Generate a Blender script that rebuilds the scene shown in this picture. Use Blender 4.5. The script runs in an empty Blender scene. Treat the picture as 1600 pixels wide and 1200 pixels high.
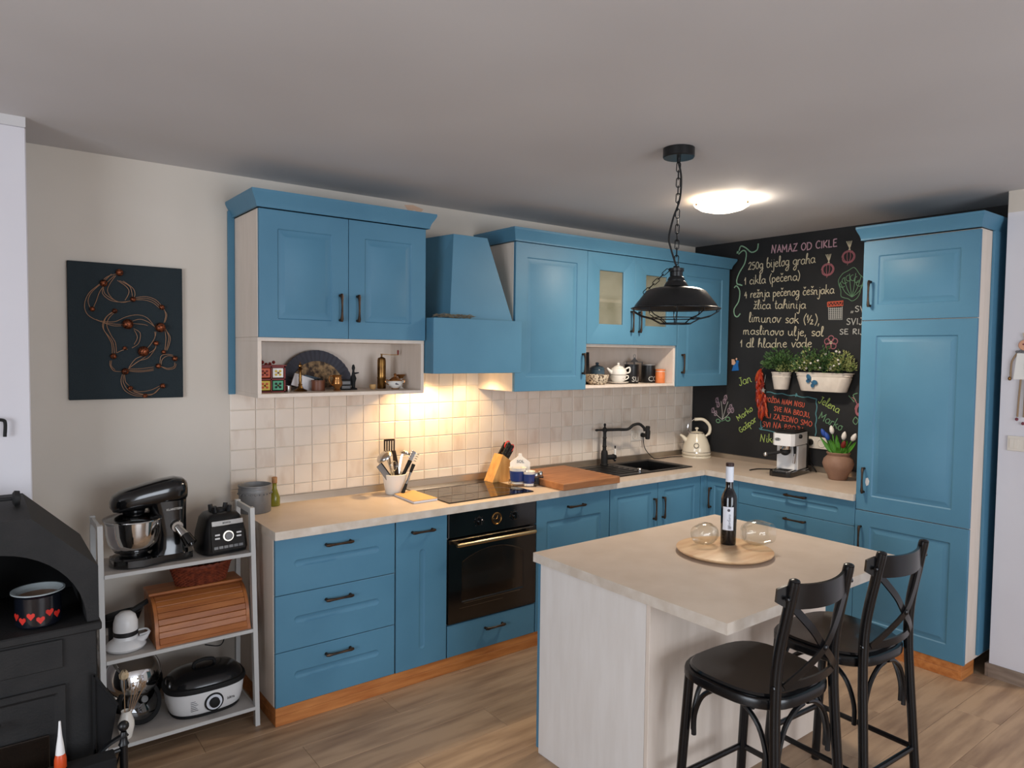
import bpy, bmesh, math, random
from mathutils import Vector, Matrix
random.seed(7)
PI = math.pi
S = bpy.context.scene
COL = S.collection

def lin(c):
    return tuple(((v/255.0)/12.92 if v/255.0 <= 0.04045 else ((v/255.0+0.055)/1.055)**2.4) for v in c)

# ---------------------------------------------------------------- camera, light, exposure
cd = bpy.data.cameras.new('camera'); cam = bpy.data.objects.new('camera', cd); COL.objects.link(cam)
YAW, PIT, ROLL = -0.6538696, -0.0447291, 0.0114874
fw = Vector((math.sin(-YAW)*math.cos(PIT), math.cos(-YAW)*math.cos(PIT), math.sin(PIT)))
rt = fw.cross(Vector((0, 0, 1))).normalized(); up = rt.cross(fw)
rt, up = rt*math.cos(ROLL)+up*math.sin(ROLL), up*math.cos(ROLL)-rt*math.sin(ROLL)
m = Matrix((rt, up, -fw)).transposed().to_4x4(); m.translation = Vector((-1.05734, -3.68434, 1.70436))
cam.matrix_world = m
cd.sensor_width = 36; cd.lens = 36*1102.96/1600; cd.clip_start = 0.05
S.camera = cam
S.view_settings.view_transform = 'Standard'; S.view_settings.look = 'None'
S.view_settings.gamma = 1; S.view_settings.use_curve_mapping = False
S.view_settings.exposure = 0.0

W = bpy.data.worlds.new('World'); S.world = W; W.use_nodes = True
W.node_tree.nodes['Background'].inputs[0].default_value = (0.62, 0.72, 0.9, 1)
W.node_tree.nodes['Background'].inputs[1].default_value = 1.0

def area(name, loc, direction, sx, sy, power, color):
    l = bpy.data.lights.new(name, 'AREA'); l.shape = 'RECTANGLE'; l.size = sx; l.size_y = sy
    l.energy = power; l.color = color
    o = bpy.data.objects.new(name, l); COL.objects.link(o); o.location = loc
    o.rotation_euler = Vector(direction).to_track_quat('-Z', 'Y').to_euler()
    return o
# daylight through the windows of the walls behind the camera (their openings are built below)
area('window_daylight', (-3.9, -3.6, 1.45), (1, 0, -0.05), 2.3, 1.5, 108, (0.86, 0.92, 1.0))
area('window_daylight', (0.6, -6.9, 1.4), (0, 1, 0.0), 2.6, 1.9, 116, (0.86, 0.92, 1.0))
# lamps under the hood
def spot(name, loc, power, color, r=0.03, angle=150, blend=0.6, aim=(0, 0, -1)):
    l = bpy.data.lights.new(name, 'SPOT'); l.energy = power; l.color = color; l.shadow_soft_size = r
    l.spot_size = math.radians(angle); l.spot_blend = blend
    o = bpy.data.objects.new(name, l); COL.objects.link(o); o.location = loc
    o.rotation_euler = Vector(aim).to_track_quat('-Z', 'Y').to_euler(); return o
spot('hood_lamp_light', (1.06, -0.17, 1.572), 24, (1.0, 0.66, 0.30), 0.025)
spot('hood_lamp_light', (1.36, -0.17, 1.572), 7, (1.0, 0.68, 0.34), 0.025)
# light of the ceiling lamp bulb
l = bpy.data.lights.new('ceiling_lamp_light', 'AREA'); l.shape = 'DISK'; l.size = 0.26; l.energy = 26; l.color = (1.0, 0.86, 0.7)
o = bpy.data.objects.new('ceiling_lamp_light', l); COL.objects.link(o); o.location = (2.285, -1.231, 2.494)

l = bpy.data.lights.new('ceiling_lamp_bulb', 'POINT'); l.energy = 9.0; l.color = (1.0, 0.88, 0.74); l.shadow_soft_size = 0.014
o = bpy.data.objects.new('ceiling_lamp_bulb', l); COL.objects.link(o); o.location = (2.285+.075, -1.231-.058, 2.541)

# ---------------------------------------------------------------- materials
def nt(name):
    m = bpy.data.materials.new(name); m.use_nodes = True
    return m, m.node_tree, m.node_tree.nodes['Principled BSDF']
def mat(name, rgb, rough=0.5, metal=0.0, rgb2=None, scale=8.0, stretch=(1, 1, 1), bump=0.0, bscale=60.0,
        trans=0.0, ior=1.45, emit=0.0, lo=0.35, hi=0.65, detail=4, coat=0.0, rand=False, rv=(0.9, 1.07), spec=None, rvar=0):
    m, t, b = nt(name); N = t.nodes; L = t.links
    b.inputs['Roughness'].default_value = rough; b.inputs['Metallic'].default_value = metal
    b.inputs['IOR'].default_value = ior
    if trans: b.inputs['Transmission Weight'].default_value = trans
    if coat: b.inputs['Coat Weight'].default_value = coat; b.inputs['Coat Roughness'].default_value = 0.08
    if spec is not None: b.inputs['Specular IOR Level'].default_value = spec
    c1 = lin(rgb)+(1,)
    b.inputs['Base Color'].default_value = c1
    if emit:
        b.inputs['Emission Color'].default_value = c1; b.inputs['Emission Strength'].default_value = emit
    if rgb2 or bump or rvar:
        tc = N.new('ShaderNodeTexCoord'); mp = N.new('ShaderNodeMapping'); L.new(tc.outputs['Object'], mp.inputs[0])
        mp.inputs['Scale'].default_value = stretch
        src = mp.outputs[0]
        if rand:
            oi = N.new('ShaderNodeObjectInfo'); vm = N.new('ShaderNodeVectorMath'); vm.operation = 'MULTIPLY_ADD'
            L.new(oi.outputs['Random'], vm.inputs[0]); vm.inputs[1].default_value = (37, 91, 53); L.new(src, vm.inputs[2]); src = vm.outputs[0]
        if rgb2:
            n = N.new('ShaderNodeTexNoise'); n.inputs['Scale'].default_value = scale; n.inputs['Detail'].default_value = detail
            L.new(src, n.inputs['Vector'])
            r = N.new('ShaderNodeMapRange'); r.inputs[1].default_value = lo; r.inputs[2].default_value = hi
            L.new(n.outputs[0], r.inputs[0])
            x = N.new('ShaderNodeMix'); x.data_type = 'RGBA'; x.inputs[6].default_value = c1; x.inputs[7].default_value = lin(rgb2)+(1,)
            L.new(r.outputs[0], x.inputs[0]); out = x.outputs[2]
            if rand:
                hv = N.new('ShaderNodeHueSaturation'); mr = N.new('ShaderNodeMapRange')
                L.new(oi.outputs['Random'], mr.inputs[0]); mr.inputs[3].default_value = rv[0]; mr.inputs[4].default_value = rv[1]
                L.new(mr.outputs[0], hv.inputs['Value']); L.new(out, hv.inputs['Color']); out = hv.outputs[0]
            L.new(out, b.inputs['Base Color'])
        if rvar:
            n3 = N.new('ShaderNodeTexNoise'); n3.inputs['Scale'].default_value = 5; L.new(src, n3.inputs['Vector'])
            r3 = N.new('ShaderNodeMapRange'); r3.inputs[3].default_value = max(0, rough-rvar); r3.inputs[4].default_value = rough+rvar
            L.new(n3.outputs[0], r3.inputs[0]); L.new(r3.outputs[0], b.inputs['Roughness'])
        if bump:
            n2 = N.new('ShaderNodeTexNoise'); n2.inputs['Scale'].default_value = bscale; n2.inputs['Detail'].default_value = 5
            L.new(src, n2.inputs['Vector'])
            bp = N.new('ShaderNodeBump'); bp.inputs['Strength'].default_value = bump; bp.inputs['Distance'].default_value = 0.01
            L.new(n2.outputs[0], bp.inputs['Height']); L.new(bp.outputs[0], b.inputs['Normal'])
    return m

M_ = dict(
 blue=mat('blue_paint', (77, 124, 150), 0.46, rgb2=(82, 130, 156), scale=3, bump=0.05, bscale=25, spec=0.35),
 cream=mat('cream_laminate', (222, 208, 195), 0.5, rgb2=(216, 202, 188), scale=5, stretch=(6, 6, 1)),
 isl=mat('whitewashed_panel', (226, 221, 216), 0.5, rgb2=(220, 214, 208), scale=4, stretch=(6, 6, 1)),
 top=mat('beige_worktop', (203, 187, 172), 0.36, rgb2=(195, 178, 162), scale=7, detail=8, bump=0.02, bscale=90),
 top_edge=mat('worktop_edge', (216, 206, 194), 0.4, rgb2=(200, 186, 170), scale=16, detail=8),
 wall=mat('cream_wall_paint', (208, 200, 189), 0.9, rgb2=(202, 193, 181), scale=1.2, bump=0.06, bscale=14),
 pale=mat('pale_grey_wall_paint', (218, 216, 220), 0.9, rgb2=(212, 209, 214), scale=1.5, bump=0.05, bscale=14),
 ceil=mat('ceiling_paint', (206, 204, 204), 0.9, rgb2=(195, 192, 192), scale=0.9, detail=2, lo=0.3, hi=0.7, bump=0.25, bscale=1.3),
 black=mat('chalkboard_paint', (27, 28, 30), 0.75, rgb2=(36, 37, 39), scale=3, bump=0.05, bscale=40),
 grout=mat('grout', (222, 212, 198), 0.9),
 tile=mat('plain_tile_glaze', (222, 210, 196), 0.3, rgb2=(218, 205, 190), scale=6, rand=True, rv=(.98, 1.02), bump=0.05, bscale=12),
 tile2=mat('marbled_tile_glaze', (220, 207, 192), 0.3, rgb2=(202, 182, 164), scale=9, detail=8, rand=True, rv=(.98, 1.02), stretch=(1.6, 1, 0.5), lo=0.47, hi=0.75, bump=0.05, bscale=12),
 plank=mat('oak_laminate', (172, 144, 116), 0.42, rgb2=(132, 106, 84), scale=2.4, detail=9, stretch=(1, 8, 1), rand=True, lo=0.4, hi=0.72, bump=0.04, bscale=30),
 subfloor=mat('subfloor', (70, 54, 42), 0.9),
 pine=mat('pine_wood', (196, 128, 70), 0.5, rgb2=(166, 98, 48), scale=4, stretch=(1, 8, 10), detail=7),
 bread=mat('honey_wood', (186, 116, 62), 0.42, rgb2=(156, 90, 46), scale=4, stretch=(1, 8, 8), detail=7),
 board=mat('cutting_board_wood', (166, 114, 74), 0.5, rgb2=(140, 92, 58), scale=5, stretch=(1, 5, 5), detail=7),
 palewood=mat('pale_round_board_wood', (224, 192, 152), 0.45, rgb2=(204, 162, 122), scale=4, stretch=(1, 6, 1), detail=6),
 blockwood=mat('knife_block_wood', (206, 158, 96), 0.45, rgb2=(184, 134, 76), scale=5, stretch=(8, 8, 1), detail=6),
 trimwood=mat('grey_oak_skirting', (142, 124, 108), 0.6, rgb2=(120, 102, 88), scale=6, stretch=(8, 1, 8)),
 handle=mat('dark_bronze', (58, 48, 42), 0.38, 0.85, rgb2=(84, 66, 52), scale=30),
 blk=mat('gloss_black', (10, 11, 13), 0.16, coat=0.5),
 blkm=mat('satin_black', (16, 17, 19), 0.38),
 blkstool=mat('black_stool_lacquer', (13, 13, 15), 0.24, rvar=0.08),
 iron=mat('stove_iron', (18, 18, 19), 0.68, rgb2=(27, 26, 26), scale=14, bump=0.15, bscale=160),
 soot=mat('sooty_iron', (9, 9, 11), 0.9),
 rubber=mat('matt_black', (14, 14, 15), 0.7),
 glassblk=mat('black_ceramic_glass', (8, 8, 9), 0.04, spec=0.7),
 ovenglass=mat('oven_window_glass', (26, 21, 18), 0.08, rgb2=(40, 31, 24), scale=3, spec=0.6),
 steel=mat('brushed_steel', (190, 188, 184), 0.22, 1.0),
 chrome=mat('chrome', (215, 215, 215), 0.08, 1.0),
 alu=mat('aluminium_strip', (178, 164, 148), 0.3, 0.8),
 brass=mat('aged_brass', (150, 112, 62), 0.36, 1.0, rgb2=(90, 62, 38), scale=20),
 copper=mat('copper_bead', (140, 78, 50), 0.4, 0.8, rgb2=(52, 30, 22), scale=120, lo=0.45, hi=0.6),
 gold=mat('gilded_glaze', (160, 112, 66), 0.22, 0.85),
 wire=mat('copper_wire', (158, 120, 92), 0.5, 0.3),
 canvas=mat('slate_canvas', (29, 40, 45), 0.85, bump=0.3, bscale=220),
 white=mat('white_plastic', (226, 226, 226), 0.35),
 whitewood=mat('white_painted_wood', (196, 196, 194), 0.5),
 shelfgrey=mat('shelf_top_grey', (176, 170, 165), 0.55),
 ceramic=mat('white_ceramic', (232, 228, 220), 0.25),
 creamy=mat('cream_enamel', (226, 216, 194), 0.22, coat=0.4),
 greycan=mat('grey_zinc', (130, 130, 130), 0.5, 0.35, rgb2=(112, 112, 113), scale=10),
 oil=mat('olive_oil_glass', (150, 150, 52), 0.15, trans=0.5),
 cork=mat('cork', (166, 122, 82), 0.8, rgb2=(140, 98, 62), scale=60),
 kraft=mat('kraft_cover', (202, 160, 104), 0.6),
 paper=mat('paper', (224, 222, 224), 0.6),
 cobalt=mat('cobalt_glaze', (44, 62, 118), 0.2),
 red=mat('red_plastic', (200, 44, 38), 0.3),
 redwood=mat('red_lacquer_wood', (120, 34, 28), 0.5),
 orange=mat('orange_glaze', (214, 122, 68), 0.35),
 tealpot=mat('slate_blue_glaze', (58, 78, 92), 0.22),
 speck=mat('speckled_basket', (214, 198, 172), 0.7, rgb2=(90, 74, 60), scale=90, lo=0.5, hi=0.56),
 wick=mat('wicker', (136, 62, 36), 0.6, rgb2=(96, 40, 24), scale=60),
 clay=mat('brown_clay', (148, 116, 98), 0.6, rgb2=(130, 98, 82), scale=7),
 leaf=mat('leaf_green', (88, 120, 68), 0.5, rgb2=(46, 78, 44), scale=20),
 leafy=mat('leaf_pale_green', (176, 178, 118), 0.5, rgb2=(120, 138, 76), scale=20),
 tulipleaf=mat('tulip_leaf_green', (78, 140, 44), 0.5),
 tulipblue=mat('tulip_blue', (36, 74, 158), 0.5),
 petal=mat('white_petal', (228, 224, 218), 0.5),
 zinc=mat('whitewashed_tin', (222, 214, 204), 0.5, rgb2=(206, 196, 186), scale=12),
 bfly=mat('blue_felt', (48, 104, 140), 0.7, rgb2=(34, 80, 116), scale=30),
 sky=mat('bright_blue_felt', (30, 104, 176), 0.7),
 skin=mat('peach_felt', (222, 176, 148), 0.8),
 chili=mat('dried_chili', (150, 36, 20), 0.35, rgb2=(176, 56, 26), scale=30),
 chili2=mat('dried_chili_orange', (186, 78, 36), 0.35, rgb2=(160, 50, 26), scale=30),
 chili3=mat('dried_chili_dark', (96, 24, 18), 0.3, rgb2=(130, 36, 22), scale=30),
 silverstar=mat('silver_star', (180, 176, 172), 0.4, 0.6),
 wine=mat('dark_bottle_glass', (8, 9, 12), 0.06, coat=0.3),
 label=mat('wine_label_paper', (222, 226, 234), 0.6),
 ink=mat('grey_ink', (84, 84, 92), 0.7),
 inkblk=mat('black_ink', (24, 24, 26), 0.6),
 letter=mat('white_letter', (230, 228, 222), 0.5),
 twine=mat('jute_twine', (150, 126, 100), 0.9),
 dollwood=mat('doll_face_wood', (214, 160, 130), 0.7),
 felt=mat('fan_cloth', (72, 72, 80), 0.8),
 fanwood=mat('fan_paper', (168, 136, 96), 0.7, rgb2=(60, 44, 34), scale=38, lo=0.4, hi=0.6),
 chain=mat('black_chain', (30, 30, 31), 0.4, 0.7),
 lampout=mat('lamp_black_enamel', (22, 23, 24), 0.3),
 lampin=mat('lamp_inner_grey', (170, 170, 166), 0.5),
 glow=mat('lit_lamp_glass', (255, 238, 212), 0.4, emit=5.0),
 hoodglow=mat('lit_hood_lamp', (255, 214, 140), 0.4, emit=14.0),
 dry=mat('dried_stalk', (166, 132, 98), 0.8),
 dryhead=mat('dried_flower', (206, 184, 150), 0.8),
 lav=mat('dried_lavender', (120, 112, 92), 0.9, rgb2=(86, 84, 78), scale=80),
 enamel=mat('dark_blue_enamel', (14, 17, 25), 0.2, coat=0.4),
 enamelin=mat('pale_enamel_rim', (150, 158, 160), 0.3),
 soup=mat('brown_soup', (132, 86, 44), 0.4),
 heart=mat('red_heart_decal', (196, 44, 34), 0.4),
 socket=mat('socket_plastic', (220, 212, 200), 0.4),
 plum=mat('plum_felt', (120, 60, 70), 0.8),
 green_drawer=mat('green_painted_ceramic', (70, 150, 112), 0.4), yellow=mat('yellow_painted_ceramic', (206, 176, 52), 0.4),
 orange_drawer=mat('orange_painted_ceramic', (196, 84, 40), 0.4),
)
CH = {k: mat('chalk_'+k, c, 0.95) for k, c in dict(pink=(200, 160, 172), yel=(206, 196, 170), grn=(140, 180, 150), lime=(160, 182, 100),
      red=(204, 96, 74), white=(180, 180, 176), teal=(84, 134, 142), rose=(160, 100, 108), lilac=(150, 130, 142), dgrn=(104, 142, 110)).items()}

def glassmat(name, rgb, rough, alpha):
    m, t, b = nt(name); N = t.nodes; L = t.links
    g = N.new('ShaderNodeBsdfGlass'); g.inputs['Roughness'].default_value = rough; g.inputs['Color'].default_value = lin(rgb)+(1,); g.inputs['IOR'].default_value = 1.45
    tr = N.new('ShaderNodeBsdfTransparent'); tr.inputs[0].default_value = lin(rgb)+(1,)
    mx = N.new('ShaderNodeMixShader'); mx.inputs[0].default_value = alpha
    L.new(tr.outputs[0], mx.inputs[1]); L.new(g.outputs[0], mx.inputs[2]); L.new(mx.outputs[0], N['Material Output'].inputs[0])
    return m
def thinglass(name, rgb, lo, hi):
    m, t, b = nt(name); N = t.nodes; L = t.links
    gl = N.new('ShaderNodeBsdfGlossy'); gl.inputs['Roughness'].default_value = 0.02
    tr = N.new('ShaderNodeBsdfTransparent'); tr.inputs[0].default_value = lin(rgb)+(1,)
    lw = N.new('ShaderNodeLayerWeight'); lw.inputs[0].default_value = 0.35
    r = N.new('ShaderNodeMapRange'); r.inputs[3].default_value = lo; r.inputs[4].default_value = hi
    L.new(lw.outputs['Facing'], r.inputs[0])
    mx = N.new('ShaderNodeMixShader'); L.new(r.outputs[0], mx.inputs[0])
    L.new(tr.outputs[0], mx.inputs[1]); L.new(gl.outputs[0], mx.inputs[2]); L.new(mx.outputs[0], N['Material Output'].inputs[0])
    return m
M_['clear'] = thinglass('clear_glass', (252, 252, 250), 0.02, 0.42)
M_['frost'] = mat('frosted_cabinet_glass', (150, 150, 134), 0.35, rgb2=(126, 126, 108), scale=7, bump=0.2, bscale=60)
_t = M_['frost'].node_tree; _b = _t.nodes['Principled BSDF']; _tr = _t.nodes.new('ShaderNodeBsdfTransparent'); _mx = _t.nodes.new('ShaderNodeMixShader'); _mx.inputs[0].default_value = 0.5
_t.links.new(_tr.outputs[0], _mx.inputs[1]); _t.links.new(_b.outputs[0], _mx.inputs[2]); _t.links.new(_mx.outputs[0], _t.nodes['Material Output'].inputs[0])
M_['lidglass'] = thinglass('smoked_lid_glass', (60, 62, 62), 0.12, 0.7)
M_['jarglass'] = thinglass('jar_glass', (200, 200, 196), 0.08, 0.6)
M_['lilac_lid'] = thinglass('splash_guard_plastic', (110, 105, 115), 0.15, 0.6)

# ---------------------------------------------------------------- mesh builder
def V(*a): return Vector(a)
class MB:
    def __init__(s): s.v = []; s.f = []; s.mi = []; s.cur = 0; s.T = None
    def add(s, vs, fs):
        n = len(s.v)
        if s.T is not None: vs = [s.T @ Vector(p) for p in vs]
        s.v += [tuple(p) for p in vs]; s.f += [tuple(n+i for i in f) for f in fs]; s.mi += [s.cur]*len(fs)
    def obox(s, c, h, ax=None, bev=0.0):
        X, Y, Z = ax if ax else (V(1, 0, 0), V(0, 1, 0), V(0, 0, 1)); c = Vector(c)
        bev = min(bev, min(h)*0.49)
        if bev <= 0:
            vs = [c+X*(h[0]*a)+Y*(h[1]*b)+Z*(h[2]*d) for a in(-1, 1) for b in(-1, 1) for d in(-1, 1)]
            return s.add(vs, [(0, 1, 3, 2), (4, 6, 7, 5), (0, 4, 5, 1), (2, 3, 7, 6), (0, 2, 6, 4), (1, 5, 7, 3)])
        vs = []; ix = {}
        for a in(-1, 1):
            for b in(-1, 1):
                for d in(-1, 1):
                    for k in range(3):
                        hh = [h[0]-bev, h[1]-bev, h[2]-bev]; hh[k] = h[k]
                        ix[(a, b, d, k)] = len(vs); vs.append(c+X*(hh[0]*a)+Y*(hh[1]*b)+Z*(hh[2]*d))
        fs = []
        for k in range(3):
            o = [i for i in range(3) if i != k]
            for sg in(-1, 1):
                q = []
                for p in((-1, -1), (1, -1), (1, 1), (-1, 1)):
                    t = [0, 0, 0]; t[k] = sg; t[o[0]] = p[0]; t[o[1]] = p[1]; q.append(ix[(*t, k)])
                fs.append(tuple(q))
            for p in((-1, -1), (1, -1), (1, 1), (-1, 1)):
                q = []
                for sg in(-1, 1):
                    t = [0, 0, 0]; t[k] = sg; t[o[0]] = p[0]; t[o[1]] = p[1]
                    pr = [ix[(*t, o[0])], ix[(*t, o[1])]]; q += pr if sg < 0 else pr[::-1]
                fs.append(tuple(q))
        for a in(-1, 1):
            for b in(-1, 1):
                for d in(-1, 1): fs.append(tuple(ix[(a, b, d, k)] for k in range(3)))
        s.add(vs, fs)
    def box(s, x0, x1, y0, y1, z0, z1, bev=0.0):
        s.obox(((x0+x1)/2, (y0+y1)/2, (z0+z1)/2), (abs(x1-x0)/2, abs(y1-y0)/2, abs(z1-z0)/2), None, bev)
    def tube(s, pts, r, n=8, closed=False, cap=True, flat=None):
        P = [Vector(p) for p in pts]; k = len(P)
        if k < 2: return
        R = r if isinstance(r, (list, tuple)) else [r]*k
        tg = []
        for i in range(k):
            a = P[(i-1) % k] if (closed or i > 0) else P[i]; b = P[(i+1) % k] if (closed or i < k-1) else P[i]
            d = b-a; tg.append(d.normalized() if d.length > 1e-9 else V(0, 0, 1))
        if flat is not None: u = Vector(flat)
        else: u = V(0, 0, 1) if abs(tg[0].z) < 0.9 else V(1, 0, 0)
        vs = []
        for i in range(k):
            t = tg[i]
            if flat is not None: u = Vector(flat)
            u = (u-t*u.dot(t))
            u = u.normalized() if u.length > 1e-6 else t.orthogonal().normalized()
            w = t.cross(u)
            for j in range(n):
                a = 2*PI*j/n
                vs.append(P[i]+(u*math.cos(a)+w*math.sin(a))*R[i])
        fs = []
        for i in range(k if closed else k-1):
            for j in range(n):
                a = i*n; b = ((i+1) % k)*n
                fs.append((a+j, a+(j+1) % n, b+(j+1) % n, b+j))
        if cap and not closed: fs += [tuple(range(n))[::-1], tuple((k-1)*n+j for j in range(n))]
        s.add(vs, fs)
    def strip(s, pts, u, hw, hn):
        HW = hw if isinstance(hw, list) else [hw]*len(pts)   # flat bar: sweep of a rectangle, u = its wide direction
        P = [Vector(p) for p in pts]; k = len(P); vs = []; U = u if isinstance(u, list) else [Vector(u)]*k
        for i in range(k):
            t = (P[min(i+1, k-1)]-P[max(i-1, 0)]).normalized(); uu = (U[i]-t*U[i].dot(t)).normalized(); w = t.cross(uu)
            for a, b in((-1, -1), (1, -1), (1, 1), (-1, 1)): vs.append(P[i]+uu*HW[i]*a+w*hn*b)
        fs = [(i*4+j, i*4+(j+1) % 4, (i+1)*4+(j+1) % 4, (i+1)*4+j) for i in range(k-1) for j in range(4)]
        s.add(vs, fs+[(3, 2, 1, 0), tuple((k-1)*4+j for j in range(4))])
    def lathe(s, prof, c=(0, 0, 0), n=24, ax=None, sx=1, sy=1, a0=0, a1=2*PI):
        X, Y, Z = ax if ax else (V(1, 0, 0), V(0, 1, 0), V(0, 0, 1)); c = Vector(c); vs = []; ids = []
        full = abs(a1-a0-2*PI) < 1e-6; cnt = n if full else n+1
        for r, z in prof:
            if r < 1e-6: ids.append([len(vs)]); vs.append(c+Z*z)
            else:
                ids.append(list(range(len(vs), len(vs)+cnt)))
                for j in range(cnt):
                    a = a0+(a1-a0)*j/n; vs.append(c+X*(r*math.cos(a)*sx)+Y*(r*math.sin(a)*sy)+Z*z)
        fs = []
        for i in range(len(ids)-1):
            A, B = ids[i], ids[i+1]
            for j in range(n):
                j2 = (j+1) % cnt
                if len(A) == 1 and len(B) == 1: break
                if len(A) == 1: fs.append((A[0], B[j2], B[j]))
                elif len(B) == 1: fs.append((A[j], A[j2], B[0]))
                else: fs.append((A[j], A[j2], B[j2], B[j]))
        s.add(vs, fs)
    def ball(s, c, r, n=12, ax=None):
        rr = r if isinstance(r, (tuple, list)) else (r, r, r)
        k = max(4, n//2); prof = [(max(0, math.sin(PI*i/k)), -math.cos(PI*i/k)) for i in range(k+1)]
        prof[0] = (0, -1); prof[-1] = (0, 1)
        X, Y, Z = ax if ax else (V(1, 0, 0), V(0, 1, 0), V(0, 0, 1))
        s.lathe(prof, c, n, (X*rr[0], Y*rr[1], Z*rr[2]))
    def prism(s, poly, o, U, Wd, N, d0, d1):   # 2D polygon (u,w) extruded along N from d0 to d1
        o = Vector(o); U = Vector(U); Wd = Vector(Wd); N = Vector(N); k = len(poly)
        vs = [o+U*p[0]+Wd*p[1]+N*d0 for p in poly]+[o+U*p[0]+Wd*p[1]+N*d1 for p in poly]
        s.add(vs, [tuple(range(k))[::-1], tuple(range(k, 2*k))]+[(i, (i+1) % k, k+(i+1) % k, k+i) for i in range(k)])
    def build(s, name, mats, parent=None, ang=0.6, off=None, kind=None):
        if off is None:
            off = Vector((0, 0, 0)); p = parent
            while p is not None: off = off+Vector(p.location); p = p.parent
            q = parent
            while q is not None:
                if q.name in LOCAL: off = Vector((0, 0, 0)); break
                q = q.parent
        me = bpy.data.meshes.new(name)
        me.from_pydata([(v[0]-off[0], v[1]-off[1], v[2]-off[2]) for v in s.v], [], s.f)
        if not isinstance(mats, (list, tuple)): mats = [mats]
        for mm in mats: me.materials.append(M_[mm] if isinstance(mm, str) else mm)
        me.polygons.foreach_set('material_index', s.mi)
        bm = bmesh.new(); bm.from_mesh(me); bmesh.ops.remove_doubles(bm, verts=bm.verts, dist=1e-6)
        bmesh.ops.recalc_face_normals(bm, faces=bm.faces); bm.to_mesh(me); bm.free()
        me.polygons.foreach_set('use_smooth', [True]*len(me.polygons))
        me.set_sharp_from_angle(angle=ang); me.update()
        o = bpy.data.objects.new(name, me); COL.objects.link(o)
        if parent is not None: o.parent = parent
        if kind: o['kind'] = kind
        return o
LOCAL = set()
def tag(o, label=None, cat=None, group=None, kind=None):
    if label: o['label'] = label
    if cat: o['category'] = cat
    if group: o['group'] = group
    if kind: o['kind'] = kind
    return o
def thing(name, label, cat, loc, rz=None, group=None):
    """an Empty at the thing's base; with rz given its parts are modelled in local coordinates, else in world coordinates"""
    o = bpy.data.objects.new(name, None); COL.objects.link(o); o.empty_display_size = 0.05
    o.location = loc; tag(o, label, cat, group)
    if rz is not None: o.rotation_euler = (0, 0, rz); LOCAL.add(o.name)
    return o
def solo(mb, name, mats, label, cat, group=None, ang=0.6, base=None):
    """a thing that is a single mesh: its origin is put at its base"""
    xs = [v[0] for v in mb.v]; ys = [v[1] for v in mb.v]; zs = [v[2] for v in mb.v]
    off = base or ((min(xs)+max(xs))/2, (min(ys)+max(ys))/2, min(zs))
    o = mb.build(name, mats, None, ang, off=off); o.location = off
    return tag(o, label, cat, group)
def text(s, size, o, U, Wd, matn, parent, name='lettering', align='LEFT', ext=0.0006, label=None, shear=0):
    c = bpy.data.curves.new('t', 'FONT'); c.body = s; c.size = size; c.extrude = ext; c.align_x = align; c.resolution_u = 2; c.shear = shear
    ob = bpy.data.objects.new('t', c); COL.objects.link(ob)
    bpy.context.view_layer.update()
    me = bpy.data.meshes.new_from_object(ob.evaluated_get(bpy.context.evaluated_depsgraph_get()))
    bpy.data.objects.remove(ob); bpy.data.curves.remove(c)
    U = Vector(U).normalized(); Wd = Vector(Wd).normalized(); N = U.cross(Wd)
    mb = MB(); o = Vector(o)
    mb.add([o+U*v.co.x+Wd*v.co.y+N*(v.co.z+ext) for v in me.vertices], [tuple(p.vertices) for p in me.polygons])
    bpy.data.meshes.remove(me)
    return mb.build(name, matn, parent)

def crom(pts, sub=4, closed=False):
    P = [Vector(p) for p in pts]; n = len(P); out = []
    if n < 3: return P
    for i in range(n if closed else n-1):
        a, b, c, d = (P[(i-1) % n] if (closed or i > 0) else P[i]), P[i], P[(i+1) % n], (P[(i+2) % n] if (closed or i < n-2) else P[min(i+1, n-1)])
        for k in range(sub):
            t = k/sub; out.append(0.5*((2*b)+(c-a)*t+(2*a-5*b+4*c-d)*t*t+(3*b-a-3*c+d)*t**3))
    if not closed: out.append(P[-1])
    return out

# raised / routed front panel with nested rounded rectangles: rings = [(u0,w0,u1,w1,radius,depth)]
def panel(mb, o, U, N, w, h, t, rings, k=3, hole=False):
    o = Vector(o); U = Vector(U); N = Vector(N); Z = V(0, 0, 1)
    def ring(u0, w0, u1, w1, r, d):
        q = []
        for cx, cy, a0 in((u1-r, w1-r, 0), (u0+r, w1-r, PI/2), (u0+r, w0+r, PI), (u1-r, w0+r, 1.5*PI)):
            for j in range(k+1):
                a = a0+PI/2*j/k; q.append(o+U*(cx+r*math.cos(a))+Z*(cy+r*math.sin(a))+N*(t+d))
        return q
    allr = [[p-N*t for p in ring(0, 0, w, h, 1e-4, 0)], ring(0, 0, w, h, 1e-4, -0.0015), ring(0.0015, 0.0015, w-0.0015, h-0.0015, 1e-4, 0)]+[ring(*x) for x in rings]
    n = 4*(k+1); vs = [p for r in allr for p in r]; fs = []
    for i in range(len(allr)-1):
        for j in range(n): fs.append((i*n+j, i*n+(j+1) % n, (i+1)*n+(j+1) % n, (i+1)*n+j))
    if not hole: fs.append(tuple((len(allr)-1)*n+j for j in range(n)))
    else:
        e = len(allr)-1
        for j in range(n): fs.append((e*n+j, e*n+(j+1) % n, (j+1) % n, j))
    if not hole: fs.append(tuple(range(n))[::-1])
    mb.add(vs, fs)
def raised(w, h, m=0.06, g=0.026):
    return [(m, m, w-m, h-m, 0.006, 0), (m+.005, m+.005, w-m-.005, h-m-.005, 0.005, -0.006),
            (m+g, m+g, w-m-g, h-m-g, 0.004, -0.0055), (m+g+.009, m+g+.009, w-m-g-.009, h-m-g-.009, 0.003, -0.001)]
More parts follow.
